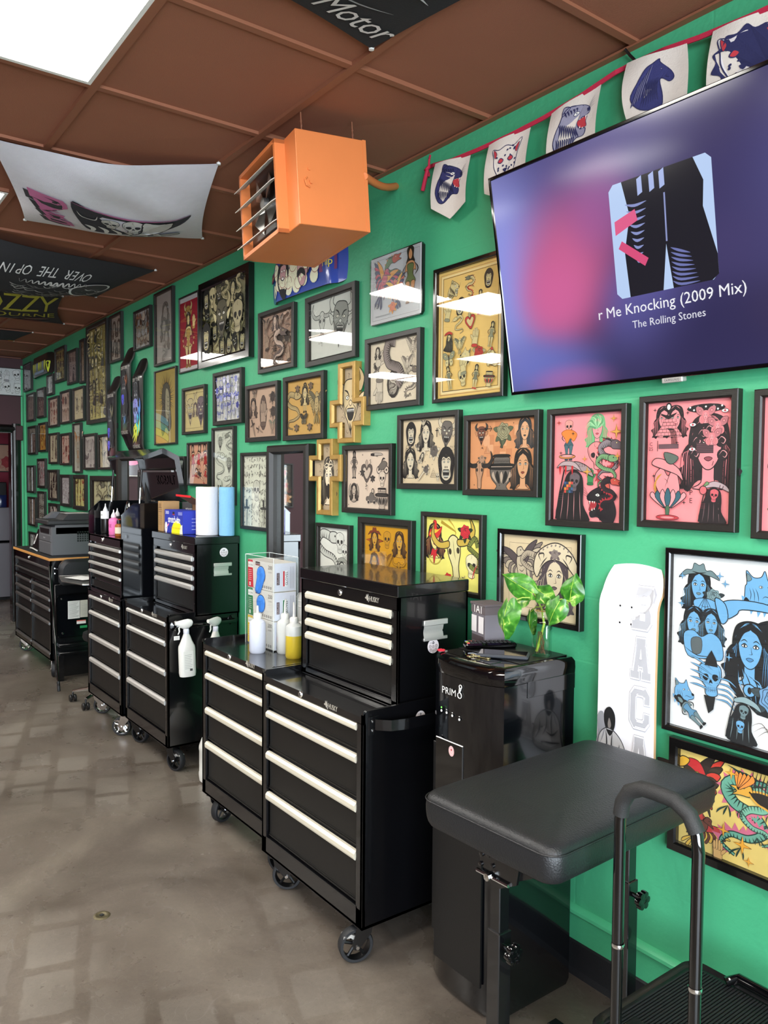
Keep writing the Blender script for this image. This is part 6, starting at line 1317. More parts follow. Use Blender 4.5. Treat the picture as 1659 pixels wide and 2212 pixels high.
# ------------------------------------------------------------------ hanging unit heater
w_, d_, h_ = .4895, .273, .325
rotm = None
def heater():
	yw, pt, rl = -.127, .052, .032
	u = Vector((math.cos(yw), math.sin(yw), 0)); v = Vector((-math.sin(yw), math.cos(yw), 0)); z = Vector((0, 0, 1))
	v2 = v * math.cos(pt) + z * math.sin(pt); z2 = u.cross(v2); u2 = u * math.cos(rl) + z2 * math.sin(rl); z3 = u2.cross(v2)
	t = thing('unit_heater', 'orange box shaped unit heater with open louvres hanging from the ceiling', 'heater', (-2.6224, 1.576, 2.6366 - .165))
	Mx = Matrix((u2, v2, z3)).transposed().to_4x4(); t.rotation_euler = Mx.to_euler()
	c0 = .165
	a_, b_, c_ = w_ / 2, d_ / 2, h_ / 2
	M['heater_under'] = M['orange']
	q = MB(); q.box(-a_, a_, -b_, b_, c0 - c_, c0 + c_, bev=.002); q.box(-a_ - .001, a_ + .001, b_ - .012, b_ + .002, c0 - c_ - .001, c0 + c_ + .001)
	q.build('heater_casing', 'orange', t)
	q = MB(); x0, x1, y1, y0 = -a_ + .02, .15, -b_, -b_ - .04; zz0, zz1 = c0 - c_ - .004, c0 + c_ - .004
	for bx in ((x0, x0 + .014, y0, y1, zz0, zz1), (x1 - .014, x1, y0, y1, zz0, zz1), (x0, x1, y0, y1, zz0, zz0 + .014), (x0, x1, y0, y1, zz1 - .014, zz1)): q.box(*bx)
	q.build('louvre_frame', 'orange', t)
	MB().box(x0 + .01, x1 - .01, -b_ - .002, -b_ + .0005 - .001, zz0 + .01, zz1 - .01).build('dark_opening', 'plastic_black', t)
	q = MB()
	for k_ in range(4):
		an = k_ * PI / 2 + .5; cx, cz = (x0 + x1) / 2, (zz0 + zz1) / 2
		q.add([(cx, -b_ - .012, cz), (cx + .11 * math.cos(an), -b_ - .02, cz + .11 * math.sin(an)), (cx + .11 * math.cos(an + .7), -b_ - .006, cz + .11 * math.sin(an + .7))], [(0, 1, 2)])
		q.add([(cx, -b_ - .0105, cz), (cx + .11 * math.cos(an), -b_ - .0185, cz + .11 * math.sin(an)), (cx + .11 * math.cos(an + .7), -b_ - .0045, cz + .11 * math.sin(an + .7))], [(0, 1, 2)])
	q.lathe([(.0, -.02), (.02, -.02), (.022, 0)], (x0 + x1) / 2, (zz0 + zz1) / 2, -b_ - .003, 16, axis='y'); q.build('fan', 'alu_dark', t)
	for k_ in range(4):
		zc = zz1 - .045 - k_ * .072; q = MB()
		q.add([(x0 + .015, -b_ - .02, zc), (x1 - .016, -b_ - .02, zc), (x1 - .016, -b_ - .056, zc - .024), (x0 - .004, -b_ - .062, zc - .024), (x0 + .015, -b_ - .02, zc - .003), (x1 - .016, -b_ - .02, zc - .003), (x1 - .016, -b_ - .056, zc - .0265), (x0 - .004, -b_ - .062, zc - .0265)], [(0, 1, 2, 3), (4, 7, 6, 5), (0, 4, 5, 1), (1, 5, 6, 2), (2, 6, 7, 3), (3, 7, 4, 0)])
		q.build('louvre', 'louvre', t)
	q = MB(); q.tube([(a_ + .003, -b_ + .035, c0 + .0), (a_ + .008, -b_ + .025, c0 - .012), (a_ + .008, -b_ + .03, c0 - .03), (a_ + .003, -b_ + .045, c0 - .034)], .003, 6); q.cyl((a_, -b_ + .05, c0 - .014), (a_ + .006, -b_ + .05, c0 - .014), .007, 12); q.build('latch', 'orange', t); MB().cyl((a_, -b_ + .045, c0 + .03), (a_ + .005, -b_ + .045, c0 + .03), .006, 12).build('knob', 'orange', t)
	for x in (-.2, .22):
		for y in (-.1, .1):
			q = MB()
			for k_ in range(3): q.tube([(x + .004 * math.cos(j), y + (0 if k_ % 2 else .004 * math.sin(j)), c0 + c_ + .01 + k_ * .014 + .008 * math.sin(j) * (1 if k_ % 2 else 0)) for j in [i * PI / 4 for i in range(9)]], .0014, 5)
			q.tube([(x, y, c0 + c_), (x, y, c0 + c_ + .07)], .0022, 6); q.build('hanger', 'tbar', t)
	q = MB(); q.lathe([(.1, 0), (.1, .012), (.095, .03)], .0, c0 - .05, b_, 20, axis='y')
	for r_ in (.03, .05, .07, .09): q.lathe([(r_, .03), (r_ + .003, .033), (r_ + .006, .03)], .0, c0 - .05, b_, 20, axis='y')
	q.build('rear_grille', 'alu_dark', t)
	return t
heater()
b = MB(); n_ = 26; P0 = Vector((-2.37, 1.66, 2.685)); P1 = Vector((-2.66, D - .003, 2.80))
ptsr = []; rr_ = []
for i in range(n_ * 2 + 1):
	f_ = i / (n_ * 2); p = P0.lerp(P1, f_); p.z -= .02 * math.sin(f_ * PI); p.x += .03 * math.sin(f_ * PI / 2); ptsr.append(p); rr_.append(.0145 if i % 2 else .0125)
b.tube(ptsr, rr_, 12)
tag(b.build('flexible_conduit', 'orange'), 'ribbed orange conduit from the heater into the green wall', 'conduit')

# ------------------------------------------------------------------ banners slung under the ceiling
def banner(label, cs, sag, cloth, art_fn, edge_sag=.35, name='ceiling_banner', pins=True):
	"""cs: four pinned corners (x, y), in order u0v0 u1v0 u1v1 u0v1"""
	cx, cy = sum(c[0] for c in cs) / 4, sum(c[1] for c in cs) / 4; z0 = ZC - .012
	t = thing(name, label, 'banner', (cx, cy, z0), group='banners hung from the ceiling')
	def P(u, v, d):
		x = (1 - v) * ((1 - u) * cs[0][0] + u * cs[1][0]) + v * ((1 - u) * cs[3][0] + u * cs[2][0]); y = (1 - v) * ((1 - u) * cs[0][1] + u * cs[1][1]) + v * ((1 - u) * cs[3][1] + u * cs[2][1])
		su, sv = 4 * u * (1 - u), 4 * v * (1 - v)
		dz = -sag * (edge_sag * (su + sv) * .5 * (1 - .0) + (1 - edge_sag) * su * sv)
		rip = .006 * math.sin(u * 9 + v * 7) * su + .005 * math.sin((u - v) * 14) * su * sv
		pull = 1 - .06 * (sv * (1 - su)) - .06 * (su * (1 - sv))
		return (cx + (x - cx) * pull - cx, cy + (y - cy) * pull - cy, dz + rip - d)
	N = 26; b = MB(); v = []
	for th in (0, -.0015): v += [P(i / N, j / N, th) for j in range(N + 1) for i in range(N + 1)]
	n2 = (N + 1) ** 2
	b.add(v, [(s_ * n2 + j * (N + 1) + i, s_ * n2 + j * (N + 1) + i + 1, s_ * n2 + (j + 1) * (N + 1) + i + 1, s_ * n2 + (j + 1) * (N + 1) + i) for s_ in (0, 1) for j in range(N) for i in range(N)], 0, hx(cloth), True)
	cl = b.build('cloth', 'cloth_print', t)
	a = Art(.01, .01, None, 8e-5, k=5); art_fn(a); sb = MB(); a.into(sb, lambda u, v_, z: P(u, v_, z + .004)); sb.build('banner_print', 'cloth_print', cl, fixn=False)
	b = MB()
	for u, v_ in ((0, 0), (1, 0), (1, 1), (0, 1)): p = P(u, v_, 0); b.lathe([(.0, -.004), (.008, -.003), (.009, .004), (.0, .012)], p[0], p[1], p[2], 10)
	b.build('pins', 'white_plastic', t)
	return t
def g_white(a):
	K, Pk = '2a2a2e', 'c06a98'
	for dx, dy, c in ((-.026, .03, K), (0, 0, Pk)):
		a.at(.18 + dx, .6 + dy, .19, .5)
		a.poly([(-.5, -.5), (-.1, -.46), (.42, -.42), (.5, -.34), (.5, -.2), (.36, -.14), (.1, -.2), (-.5, -.3)], c)
		a.poly([(-.44, -.28), (.32, -.12), (.02, -.04), (.3, .04), (-.3, -.02)], c); a.poly([(-.36, -.04), (.1, .06), (.34, .1), (.26, .18), (.4, .26), (-.2, .18)], c)
		a.poly([(-.3, .18), (.2, .26), (.44, .32), (.5, .5), (.2, .52), (-.2, .42)], c)
	a.at(.18, .6, .19, .5); a.e(.18, -.31, .08, .03, K); a.e(.2, .4, .1, .02, K); a.l([(-.1, .06), (.1, .1), (.28, .18)], K, .014); a.l([(-.1, .3), (.1, .26), (.3, .34)], 'f0e6ec', .014)
	X = (.6, .66, 1, 1.35); a.at(*X)
	a.f([(-.3, -.21), (-.18, -.13), (0, -.07), (.2, -.08), (.32, -.13), (.24, -.0), (.1, .1), (-.1, .15), (-.26, .12)], '2b2a33'); a.l([(-.3, -.21), (-.1, -.1), (.1, -.07), (.32, -.13)], 'b0608c', .012)
	for x, y, s_ in ((-.12, .0, .15), (.0, .01, .18)): a.at(.6 + x, .66 + y, s_, -s_ * 1.2); m_skull(a, '1a1a20', 'd4d4d2')
	a.at(*X)
	for i in range(6): a.l([(-.26 + .07 * i, .06), (-.22 + .07 * i, .1), (-.24 + .08 * i, .16)], 'dcdcda', .03)
	a.f([(.06, -.06), (.14, -.05), (.22, -.07), (.18, .04), (.08, .1), (-.02, .13), (.04, .05)], 'c9c9c7', '1a1a20', .01)
	a.f([(-.02, .15), (.08, .12), (.24, .1), (.25, .13), (.1, .17), (-.04, .18)], '9a9a98', '2a2a30', .006)
	a.l([(-.28, -.14), (-.26, -.06), (-.2, -.04), (-.18, -.1)], 'dedede', .01); a.at()
banner('white cloth banner with pink block letters and black skull art, sagging from the ceiling', [(-3.31, .6), (-3.01, 1.39), (-3.99, 1.75), (-4.25, .93)], .085, 'dcdbe4', g_white, edge_sag=.75)
def g_over(a):
	for i, ch in enumerate('OVER THE OPINION OF'):
		x = .775 - .0265 * i; d = x - .6; a.at(x, .172 + .9 * d * d, -.043, .15, .25 * d)
		if ch != ' ': a.text(ch, 'dcdcdc', 1, .15, bold=.05)
	a.at()
	for i in range(90):
		r = random.Random(i); x = .5 + .0045 * i; y = .3 + 1.1 * (x - .66) ** 2 + r.uniform(0, .42)
		a.l([(x, y), (x + .02, y + .03), (x + .05, y + r.uniform(-.04, .05))], ('6d6d6d', 'a9a9a9', '5c5c5c')[i % 3], .009)
	a.l([(.52 + .012 * i, .27 + (.05 if i % 2 else 0)) for i in range(24)], 'c9c9c9', .008)
	a.f([(.74, .34), (.82, .28), (.89, .3), (.91, .4), (.86, .5), (.77, .46)], '2a2a2a', 'cfcfcf', .01); a.at()
banner('black cloth banner with white upside down lettering OVER THE OPINION and a reptile', [(-4.42, .25), (-4.78, 1.79), (-5.75, 1.72), (-5.45, .2)], .16, '1c1c20', g_over, edge_sag=.25)
def g_ozzy(a):
	a.at(.775, .27, .155, -.62); a.text('OZZY', 'b8b43e', 1, .1, .9, bold=.03); a.at(.72, .62, .098, -.24); a.text('OSBOURNE', 'b8b43e', 1, .05)
	a.at()
	for i in range(30):
		r = random.Random(i); x = r.uniform(.1, .82); y = r.uniform(.76, .96)
		a.l([(x, y), (x + .07, y + .02), (x + .15, y - .03)], ('7a1e22', '9c2a2e', '8a7a70', '5a1a1c')[i % 4], .03)
banner('black banner with yellow OZZY OSBOURNE lettering over red flames', [(-5.88, .25), (-5.88, 1.53), (-6.93, 1.81), (-6.93, .25)], .05, '17161a', g_ozzy, edge_sag=.5)
banner('small dark banner with orange edge, farthest down the ceiling', [(-7.52, .7), (-7.52, 1.7), (-8.1, 1.66), (-8.1, .7)], .06, '1f2226', lambda a: (a.poly([(.0, .92), (1, .92), (1, .99), (0, .99)], 'a8551e'), a.poly([(.0, .86), (1, .86), (1, .91), (0, .91)], 'b89a2e')))
def g_motor(a):
	a.at(.135, .075, -.095, .12); a.text('Motor', 'd4cdc8', 1, .3, .95)
	a.at(.14, .33, .2); a.e(0, 0, .4, .3, '3a3a3c', 'b9b9b9', .02); a.e(0, 0, .2, .15, '1c1c1c', 'c9c9c9', .02); a.at(.14, .33, .08); m_star(a, 'd0d0d0', 'a', 'cfcfcf')
	a.at(.2, .22, .3); a.l([(-.5, .1), (-.2, .16), (.3, .1)], 'c4c4c4', .03); a.l([(-.4, -.2), (0, -.3), (.4, -.2)], '9a9a9a', .02); a.at()
banner('black banner with white gothic letters at the top edge of view', [(-1.94, 1.38), (-1.8, .3), (-.75, .5), (-.9, 1.6)], .03, '1a1a1b', g_motor)
# ------------------------------------------------------------------ rolling tool cabinets
HZ = [(.808, .785), (.704, .677), (.546, .515), (.387, .356)]
def handle_mb(x0, x1, y, z1, z0, out=.018):
	"""a full width rolled pull; y is the drawer face, the pull stands out toward -y"""
	h = z1 - z0
	pr = [(y, z1), (y - out * .55, z1), (y - out, z1 - h * .28), (y - out, z0 + h * .32), (y - out * .9, z0 + h * .12), (y - out * .62, z0), (y - out * .5, z0 + h * .12), (y - out * .5, z0 + h * .3), (y, z0 + h * .3)]
	b = MB(); n = len(pr); v = [(x0, p, q) for p, q in pr] + [(x1, p, q) for p, q in pr]
	b.add(v, [(i, (i + 1) % n, n + (i + 1) % n, n + i) for i in range(n)] + [tuple(range(n)), tuple(range(2 * n - 1, n - 1, -1))])
	return b
def logo_mb(w_, text='HUSKY', dog=True):
	V, Fc = text_geo(text, .08, .95, 2, .03); b = MB(); s_ = w_ / 4.5
	b.add([(x * s_ + w_ * .15, 0, y * s_ * 1.35) for x, y in V], [tuple(q) for q in Fc])
	b.add([(x * s_ + w_ * .15, -.0012, y * s_ * 1.35) for x, y in V], [tuple(q) for q in Fc])
	if dog:
		pl = [(-.5, .05), (-.42, .12), (-.4, .3), (-.35, .16), (-.3, .34), (-.28, .12), (-.24, .02), (-.27, -.1), (-.24, -.26), (-.32, -.12), (-.36, -.16), (-.38, -.04), (-.47, -.03)]
		b.prism([(x * w_ + .02 * w_, z * w_ * .55) for x, z in pl], -.0012, 0, 'y')
	b.add([(-.36 * w_, -.001, -.17 * w_), (.5 * w_, -.001, -.15 * w_), (.5 * w_, -.001, -.165 * w_)], [(0, 1, 2)]) if False else None
	return b
M['logo'] = mat('silver_logo', 'b9b4a9', .35, metal=.4)
def caster(parent, x, y, ang, r=.058, brake=False, style='plain', wd=.034):
	t = bpy.data.objects.new('caster', None); COL.objects.link(t); t.parent = parent; t.location = (x, y, 0); t.rotation_euler = (0, 0, ang); t.empty_display_size = .02
	fm = 'chrome' if style in ('chrome', 'spoke') else 'steel_black'
	b = MB(); b.box(-.038, .038, -.034, .034, .132, .139)
	for s_ in (-1, 1):
		pr = [(-.026, .134), (.026, .134), (.045, .07), (.038, .05), (.024, .047), (-.02, .1)]
		y0 = s_ * .021; v = [(u, y0, z) for u, z in pr] + [(u, y0 + s_ * .004, z) for u, z in pr]; n = len(pr)
		b.add(v, [(i, (i + 1) % n, n + (i + 1) % n, n + i) for i in range(n)] + [tuple(range(n)), tuple(range(2 * n - 1, n - 1, -1))])
	b.lathe([(.03, 0), (.033, .006), (.02, .012)], 0, 0, .12, 18)
	b.build('fork', fm, t)
	cx = .028; b = MB()
	b.lathe([(r - .012, -wd / 2 - .0), (r - .003, -wd / 2), (r, -wd / 2 + .005), (r, wd / 2 - .005), (r - .003, wd / 2), (r - .012, wd / 2)], cx, r, 0, 36, axis='y')
	w = b.build('wheel', 'rubber', t)
	b = MB(); b.lathe([(r - .012, -wd / 2 + .001), (r - .014, -wd / 2 + .008), (r - .014, wd / 2 - .008), (r - .012, wd / 2 - .001)], cx, r, 0, 36, axis='y')
	b.lathe([(.0, -wd / 2 - .002), (.012, -wd / 2 - .002), (.013, wd / 2 + .002), (0, wd / 2 + .002)], cx, r, 0, 16, axis='y')
	for k_ in range(5):
		a_ = k_ * 2 * PI / 5 + .3
		for s_ in ((-1, 1) if style == 'spoke' else (0,)):
			da = .14 * s_
			b.tube([(cx + .01 * math.cos(a_), 0, r + .01 * math.sin(a_)), (cx + (r - .012) * math.cos(a_ + da), 0, r + (r - .012) * math.sin(a_ + da))], .0055 if style != 'spoke' else .0045, 6)
	if style == 'chrome': b.lathe([(.0, -wd / 2 + .004), (.034, -wd / 2 + .004), (.036, -wd / 2 + .008)], cx, r, 0, 24, axis='y')
	b.build('wheel_hub', 'chrome' if style in ('chrome', 'spoke') else 'plastic_black', w)
	b = MB(); b.cyl((cx, -.03, r), (cx, .03, r), .006, 8); b.build('axle_bolt', 'chrome', t)
	if brake:
		b = MB(); b.prism([(.05, .085), (.075, .1), (.1, .095), (.102, .088), (.076, .088), (.055, .07)], -.017, .017, 'y'); b.build('brake_pedal', 'chrome' if style != 'plain' else 'alu', t, loc=(-.028, 0, 0))
	return t
def sticker_art(r_, marks=True):
	a = Art(.01, .01, None, 3e-5); a.e(0, 0, r_, r_, 'e3dde2', n=28); a.e(0, r_ * .45, r_ * .2, r_ * .2, '2a2e3a', n=12); a.at(0, r_ * .45, 1)
	a.poly([(-.1 * r_, -.1 * r_), (.12 * r_, 0), (-.1 * r_, .1 * r_)], 'e3dde2'); a.at(-r_ * .45, r_ * .45, 1); a.text('KE', '3a3e4a', r_ * .3); a.at()
	for x, y in ((-.55, 0), (0, -.1), (.55, 0), (-.45, -.5), (.45, -.5), (0, -.7)): a.e(x * r_, y * r_, r_ * .2, r_ * .2, 'd2c9ce', '77676a', r_ * .05, n=12); a.at(x * r_, y * r_, r_ * .2); a.l([(-.5, -.4), (0, .5), (.5, -.4)], '5a4c50', .2); a.at()
	return a
def sticker(parent, x, y, z, r_, name='round_sticker'):
	"""on a face looking toward +x"""
	a = sticker_art(r_); b = MB(); b.lathe([(r_, 0), (r_, .0006), (0, .0006)], 0, 0, 0, 28, axis='x')
	b.c = [hx('e3dde2')] * len(b.f); a.into(b, lambda u, v, d: (.0007 + d, u, v)); b.build(name, 'ink', parent, loc=(x, y, z), fixn=False)
def cabinet(label, x0, y0, W_=.684, Dp=.47, alu='alu', wheels=('plain',) * 4, handle='strap', st=None, dz=0.0, angs=(.3, 1.2, 0, 0), logo_x=.72):
	t = thing('rolling_tool_cabinet', label, 'tool cabinet', (x0, y0, 0), group='rolling tool cabinets')
	zt = .855 + dz; zb = .14
	body = MB(); th = .012
	# side, back, bottom, top band, stiles, bottom rail, tray
	for xa in (0, W_ - th): body.prism([(0, zb), (Dp, zb), (Dp, zt + .0), (.014, zt), (0, zt - .012)], xa, xa + th, 'x')
	body.box(0, W_, Dp - .008, Dp, zb, zt); body.box(0, W_, 0, Dp, zb, zb + .01)
	body.prism([(0, .812 + dz), (W_, .812 + dz), (W_, zt), (W_ - .02, zt - .02), (.02, zt - .02), (0, zt)], 0, .008, 'y')
	body.box(.008, W_ - .008, .004, Dp - .004, zt - .034, zt - .026)
	for xa in (0, W_ - .036): body.box(xa, xa + .036, .0, .012, zb, .815 + dz, bev=.001)
	body.box(0, W_, .0, .014, zb, .205, bev=.0015); body.box(.03, W_ - .03, .0, .03, .203, .208)
	body.box(.03, W_ - .03, .02, .03, .2, .81 + dz)
	body.box(.01, W_ - .01, .01, Dp - .01, zb - .004, zb)
	body.build('cabinet_body', 'steel_black', t)
	zs = [(a_ + dz, c_ + dz) for a_, c_ in HZ]
	for k_, (h1, h0) in enumerate(zs):
		lo = (zs[k_ + 1][0] + .012) if k_ < 3 else .214
		b = MB(); b.box(.042, W_ - .042, .012, .022, lo, h1 - .002, bev=.001)
		b.box(.042, W_ - .042, .009, .014, lo, lo + .006); b.box(.042, W_ - .042, .01, .013, lo + .009, lo + .0115)
		d = b.build('drawer', 'steel_face', t)
		handle_mb(.04, W_ - .04, .012, h1, h0).build('drawer_pull', alu, d)
	b = MB(); b.lathe([(0, -.006), (.009, -.006), (.0115, -.003), (.012, 0)], .43 * W_, .828 + dz - .003, .0, 20, axis='y'); lk = b.build('lock', 'chrome', t)
	MB().box(.43 * W_ - .001, .43 * W_ + .001, -.0068, -.006, .8205 + dz, .8295 + dz).build('keyhole', 'plastic_black', lk)
	logo_mb(.085).build('badge', 'logo', t, loc=(logo_x * W_, -.0005, .826 + dz))
	if handle == 'strap':
		b = MB(); xs_ = W_
		b.box(xs_, xs_ + .003, .02, .06, .775, .835, bev=.001)
		b.add([], []); 
		pth = [(.045, .003), (.06, .02), (.08, .04), (.14, .055), (.36, .055), (.42, .04), (.44, .02), (.455, .003)]
		v = []
		for yy, xx in pth: v += [(xs_ + xx, yy, .825), (xs_ + xx + .004, yy, .825), (xs_ + xx + .004, yy, .79), (xs_ + xx, yy, .79)]
		b.add(v, [(4 * i + j, 4 * i + (j + 1) % 4, 4 * i + 4 + (j + 1) % 4, 4 * i + 4 + j) for i in range(len(pth) - 1) for j in range(4)])
		b.build('side_handle', 'steel_black', t)
		b = MB()
		for zz in (.79, .82): b.lathe([(0, .0055), (.005, .005), (.0055, .003)], .035, zz, xs_, 10, axis='x')
		b.build('handle_screws', 'chrome', t)
	elif handle == 'bar':
		b = MB(); b.tube([(W_, .04, .8), (W_ + .03, .045, .8), (W_ + .04, .07, .8), (W_ + .04, .35, .8), (W_ + .03, .375, .8), (W_, .38, .8)], .011, 12)
		b.lathe([(.03, .0), (.03, .004), (.012, .01)], .045, .8, W_, 20, axis='x'); b.lathe([(.03, .0), (.03, .004), (.012, .01)], .38, .8, W_, 20, axis='x'); b.build('side_handle', 'plastic_gloss', t)
		b = MB()
		for zz in (.778, .822): b.lathe([(0, .008), (.005, .007), (.006, .004)], .04, zz, W_, 10, axis='x')
		b.build('handle_screws', 'chrome', t)
	sp = [(.06, .05), (W_ - .06, .05), (.06, Dp - .06), (W_ - .06, Dp - .06)]
	for (cx, cy), an, sy in zip(sp, angs, wheels): caster(t, cx, cy, an, brake=cy < .1, style=sy)
	if st: sticker(t, W_ + .0005, st[0], st[1], .02)
	return t
c2 = cabinet('black rolling tool cabinet beside the water dispenser, drawer pulls lit to cream, nearest the camera', -2.722, 1.438, alu='alu_lit', st=(.235, .80), angs=(.9, -1.9, 0, 0))
c1 = cabinet('black rolling tool cabinet with pulls lit to cream carrying the glove boxes and wash bottles', -3.402, 1.488, W_=.67, alu='alu_lit', handle=None, angs=(1.9, .6, 0, 0))
c4 = cabinet('black rolling tool cabinet with silver pulls and spray bottles hung on its side bar', -4.735, 1.575, Dp=.415, alu='alu', handle='bar', dz=.008, angs=(.5, .35, 0, 0), wheels=('plain', 'plain', 'plain', 'plain'))
c3 = cabinet('black rolling tool cabinet with silver pulls and chrome casters under the open chest', -5.449, 1.562, Dp=.43, alu='alu', handle=None, angs=(.9, -2.2, 0, 0), wheels=('chrome', 'chrome', 'plain', 'plain'))
b = MB(); b.box(0, .0006, 0, .032, 0, .022); b.c = [hx('e4e2dc')] * len(b.f); a = Art(.01, .01, None, 3e-5)
for i in range(3): a.stroke([(.006, .005 + .005 * i), (.026, .005 + .005 * i)], '8a8a88', .0012)
a.into(b, lambda u, v, d: (.0007 + d, u, v)); b.build('small_label', 'ink', c4, loc=(.685, .035, .722), fixn=False)

def top_chest(label, x0, y0, zb, W_=.63, Dp=.312, H_=.372, alu='alu_lit', st=True, hz=(.327, .274, .221, .168), open_lid=False, tilt=0):
	t = thing('tool_chest', label, 'tool chest', (x0, y0, zb), group='tool chests standing on the cabinets')
	b = MB(); th = .01
	for xa in (0, W_ - th): b.box(xa, xa + th, 0, Dp, 0, H_)
	b.box(0, W_, Dp - .008, Dp, 0, H_); b.box(0, W_, 0, Dp, 0, .008); b.box(0, W_, .0, .01, H_ - .043, H_)
	for xa in (0, W_ - .036): b.box(xa, xa + .036, 0, .01, 0, H_ - .04, bev=.001)
	b.box(0, W_, 0, .012, 0, .022, bev=.001); b.box(.03, W_ - .03, .02, .028, .02, H_ - .03); b.box(.03, W_ - .03, .0, .024, .02, .024)
	b.build('chest_body', 'steel_black', t)
	zs = [(z_, z_ - .029) for z_ in hz]
	for k_, (h1, h0) in enumerate(zs):
		lo = (zs[k_ + 1][0] + .006) if k_ < len(zs) - 1 else .03
		b = MB(); b.box(.042, W_ - .042, .011, .019, lo, h1 - .002, bev=.001); b.box(.042, W_ - .042, .008, .013, lo, lo + .004); b.box(.042, W_ - .042, .008, .013, lo + .007, lo + .009)
		d = b.build('drawer', 'steel_face', t); handle_mb(.04, W_ - .04, .011, h1, h0, .02).build('drawer_pull', alu, d)
	b = MB(); b.lathe([(0, -.006), (.009, -.006), (.0115, -.003), (.012, 0)], .44 * W_, H_ - .022, .0, 20, axis='y'); lk = b.build('lock', 'chrome', t)
	MB().box(.44 * W_ - .001, .44 * W_ + .001, -.0068, -.006, H_ - .0265, H_ - .0175).build('keyhole', 'plastic_black', lk)
	if not open_lid:
		logo_mb(.085).build('badge', 'logo', t, loc=(.76 * W_, -.0005, H_ - .022))
		b = MB(); b.box(-.004, W_ + .004, -.006, Dp + .002, H_ + .002, H_ + .044, bev=.003); b.build('lid', 'steel_black', t)
	# recessed side grip
	xs_ = W_; b = MB(); y0_, y1_, z0_, z1_ = .107, .215, .215, .287
	b.box(xs_, xs_ + .006, y0_, y1_, z1_ - .02, z1_, bev=.002); b.box(xs_, xs_ + .005, y0_, y1_, z0_, z0_ + .012, bev=.002)
	n = 7; v = []
	for i in range(n): an = PI * .5 * i / (n - 1); v += [(xs_ + .001 + .004 * math.cos(an * 2) ** 2, y0_, z0_ + .01 + (z1_ - z0_ - .03) * i / (n - 1)), (xs_ + .001 + .004 * math.cos(an * 2) ** 2, y1_ - .02, z0_ + .01 + (z1_ - z0_ - .03) * i / (n - 1))]
	b.add(v, [(2 * i, 2 * i + 1, 2 * i + 3, 2 * i + 2) for i in range(n - 1)], 0, None, True); b.build('side_grip', 'alu', t)
	MB().box(xs_, xs_ + .0015, y1_ - .022, y1_ - .002, z0_ + .012, z1_ - .02).build('grip_recess', 'steel_side', t)
	if st: sticker(t, xs_ + .0005, st[0], st[1], .025 if st is not True else .02)
	return t
top_chest('black tool chest with four pulls lit to cream on the nearest cabinet, glossy lid reflecting the wall', -2.702, 1.602, .829, st=(.152, .195))
top_chest('black closed tool chest with silver pulls under the paper towel rolls and wrap box', -4.683, 1.732, .838, W_=.634, Dp=.262, H_=.39, alu='alu', st=(.168, .345))

# open chest: raised sides with cut corners, lid held up by two gas struts
t = thing('tool_chest', 'open tool chest with raised lid, gas struts and bottles inside, farthest of the three', 'tool chest', (-5.449, 1.572, .829), group='tool chests standing on the cabinets')
W_, Dp, H_ = .67, .41, .39; b = MB(); th = .01
sd = [(0, 0), (Dp, 0), (Dp, .6), (.075, .6), (0, .53)]
for xa in (0, W_ - th): b.prism([(p, q) for p, q in sd], xa, xa + th, 'x')
b.box(0, W_, Dp - .01, Dp, 0, .6); b.box(0, W_, 0, Dp, 0, .008); b.box(0, W_, 0, .01, H_ - .05, H_); b.box(.01, W_ - .01, .0, Dp, H_ - .012, H_ - .004)
for xa in (0, W_ - .03): b.box(xa, xa + .03, 0, .01, 0, H_, bev=.001)
b.box(0, W_, 0, .012, 0, .03); b.box(.03, W_ - .03, .02, .028, .02, H_ - .03)
for xa in (-.001, W_ - th - .001): b.prism([(0, .53), (.075, .6), (Dp, .6), (Dp, .606), (.073, .606), (-.004, .534)], xa, xa + .012, 'x')
b.build('chest_body', 'steel_side', t)
for h1, h0, lo in ((.322, .302, .272), (.265, .246, .215), (.208, .188, .158), (.150, .130, .10), (.085, .083, .04)):
	b = MB(); b.box(.032, W_ - .032, .011, .019, lo, h1 - .002); b.box(.032, W_ - .032, .008, .013, lo, lo + .004); d = b.build('drawer', 'steel_face', t)
	if h1 > .1: handle_mb(.015, W_ - .03, .011, h1, h0, .02).build('drawer_pull', 'alu', d)
b = MB(); b.lathe([(0, -.008), (.01, -.008), (.013, -.003), (.013, 0)], .45 * W_, H_ - .024, .0, 20, axis='y'); b.build('lock', 'chrome', t)
# lid: profile in y,z relative to the chest (hinge at the back edge)
lp = [(.418, .61), (.365, .90), (.264, .948), (.130, .896), (.126, .884), (.262, .934), (.355, .892), (.406, .61)]
b = MB(); b.prism(lp, 0.004, W_ - .004, 'x')
for xa in (0, W_ - .012):
	b.prism([(.418, .61), (.365, .90), (.264, .948), (.130, .896), (.140, .872), (.262, .915), (.335, .876), (.385, .61)], xa, xa + .012, 'x')
lid = b.build('lid', 'steel_black', t)
V, Fc = text_geo('KOBALT', 0, 1.0); b = MB()
for dd in (0, .003):
	b.add([(.4 + x * .085, .386 - y * .085 * .18 - .006 - dd, .745 + y * .085) for x, y in V], [tuple(q) for q in Fc])
b.build('embossed_lettering', 'plastic_gloss', lid)
b = MB(); b.box(.03, W_ - .03, .325, .345, .80, .812); b.build('lid_rib', 'alu_dark', lid)
for xa in (.055, .60):
	b = MB(); b.cyl((xa, .15, .80), (xa, .142, .70), .0075, 10); b.lathe([(0, 0), (.009, 0), (.009, .012), (0, .012)], xa, .15, .80, 10); s_ = b.build('strut', 'plastic_black', t)
	MB().cyl((xa, .142, .70), (xa, .136, .60), .0042, 8).build('strut_rod', 'chrome', s_)

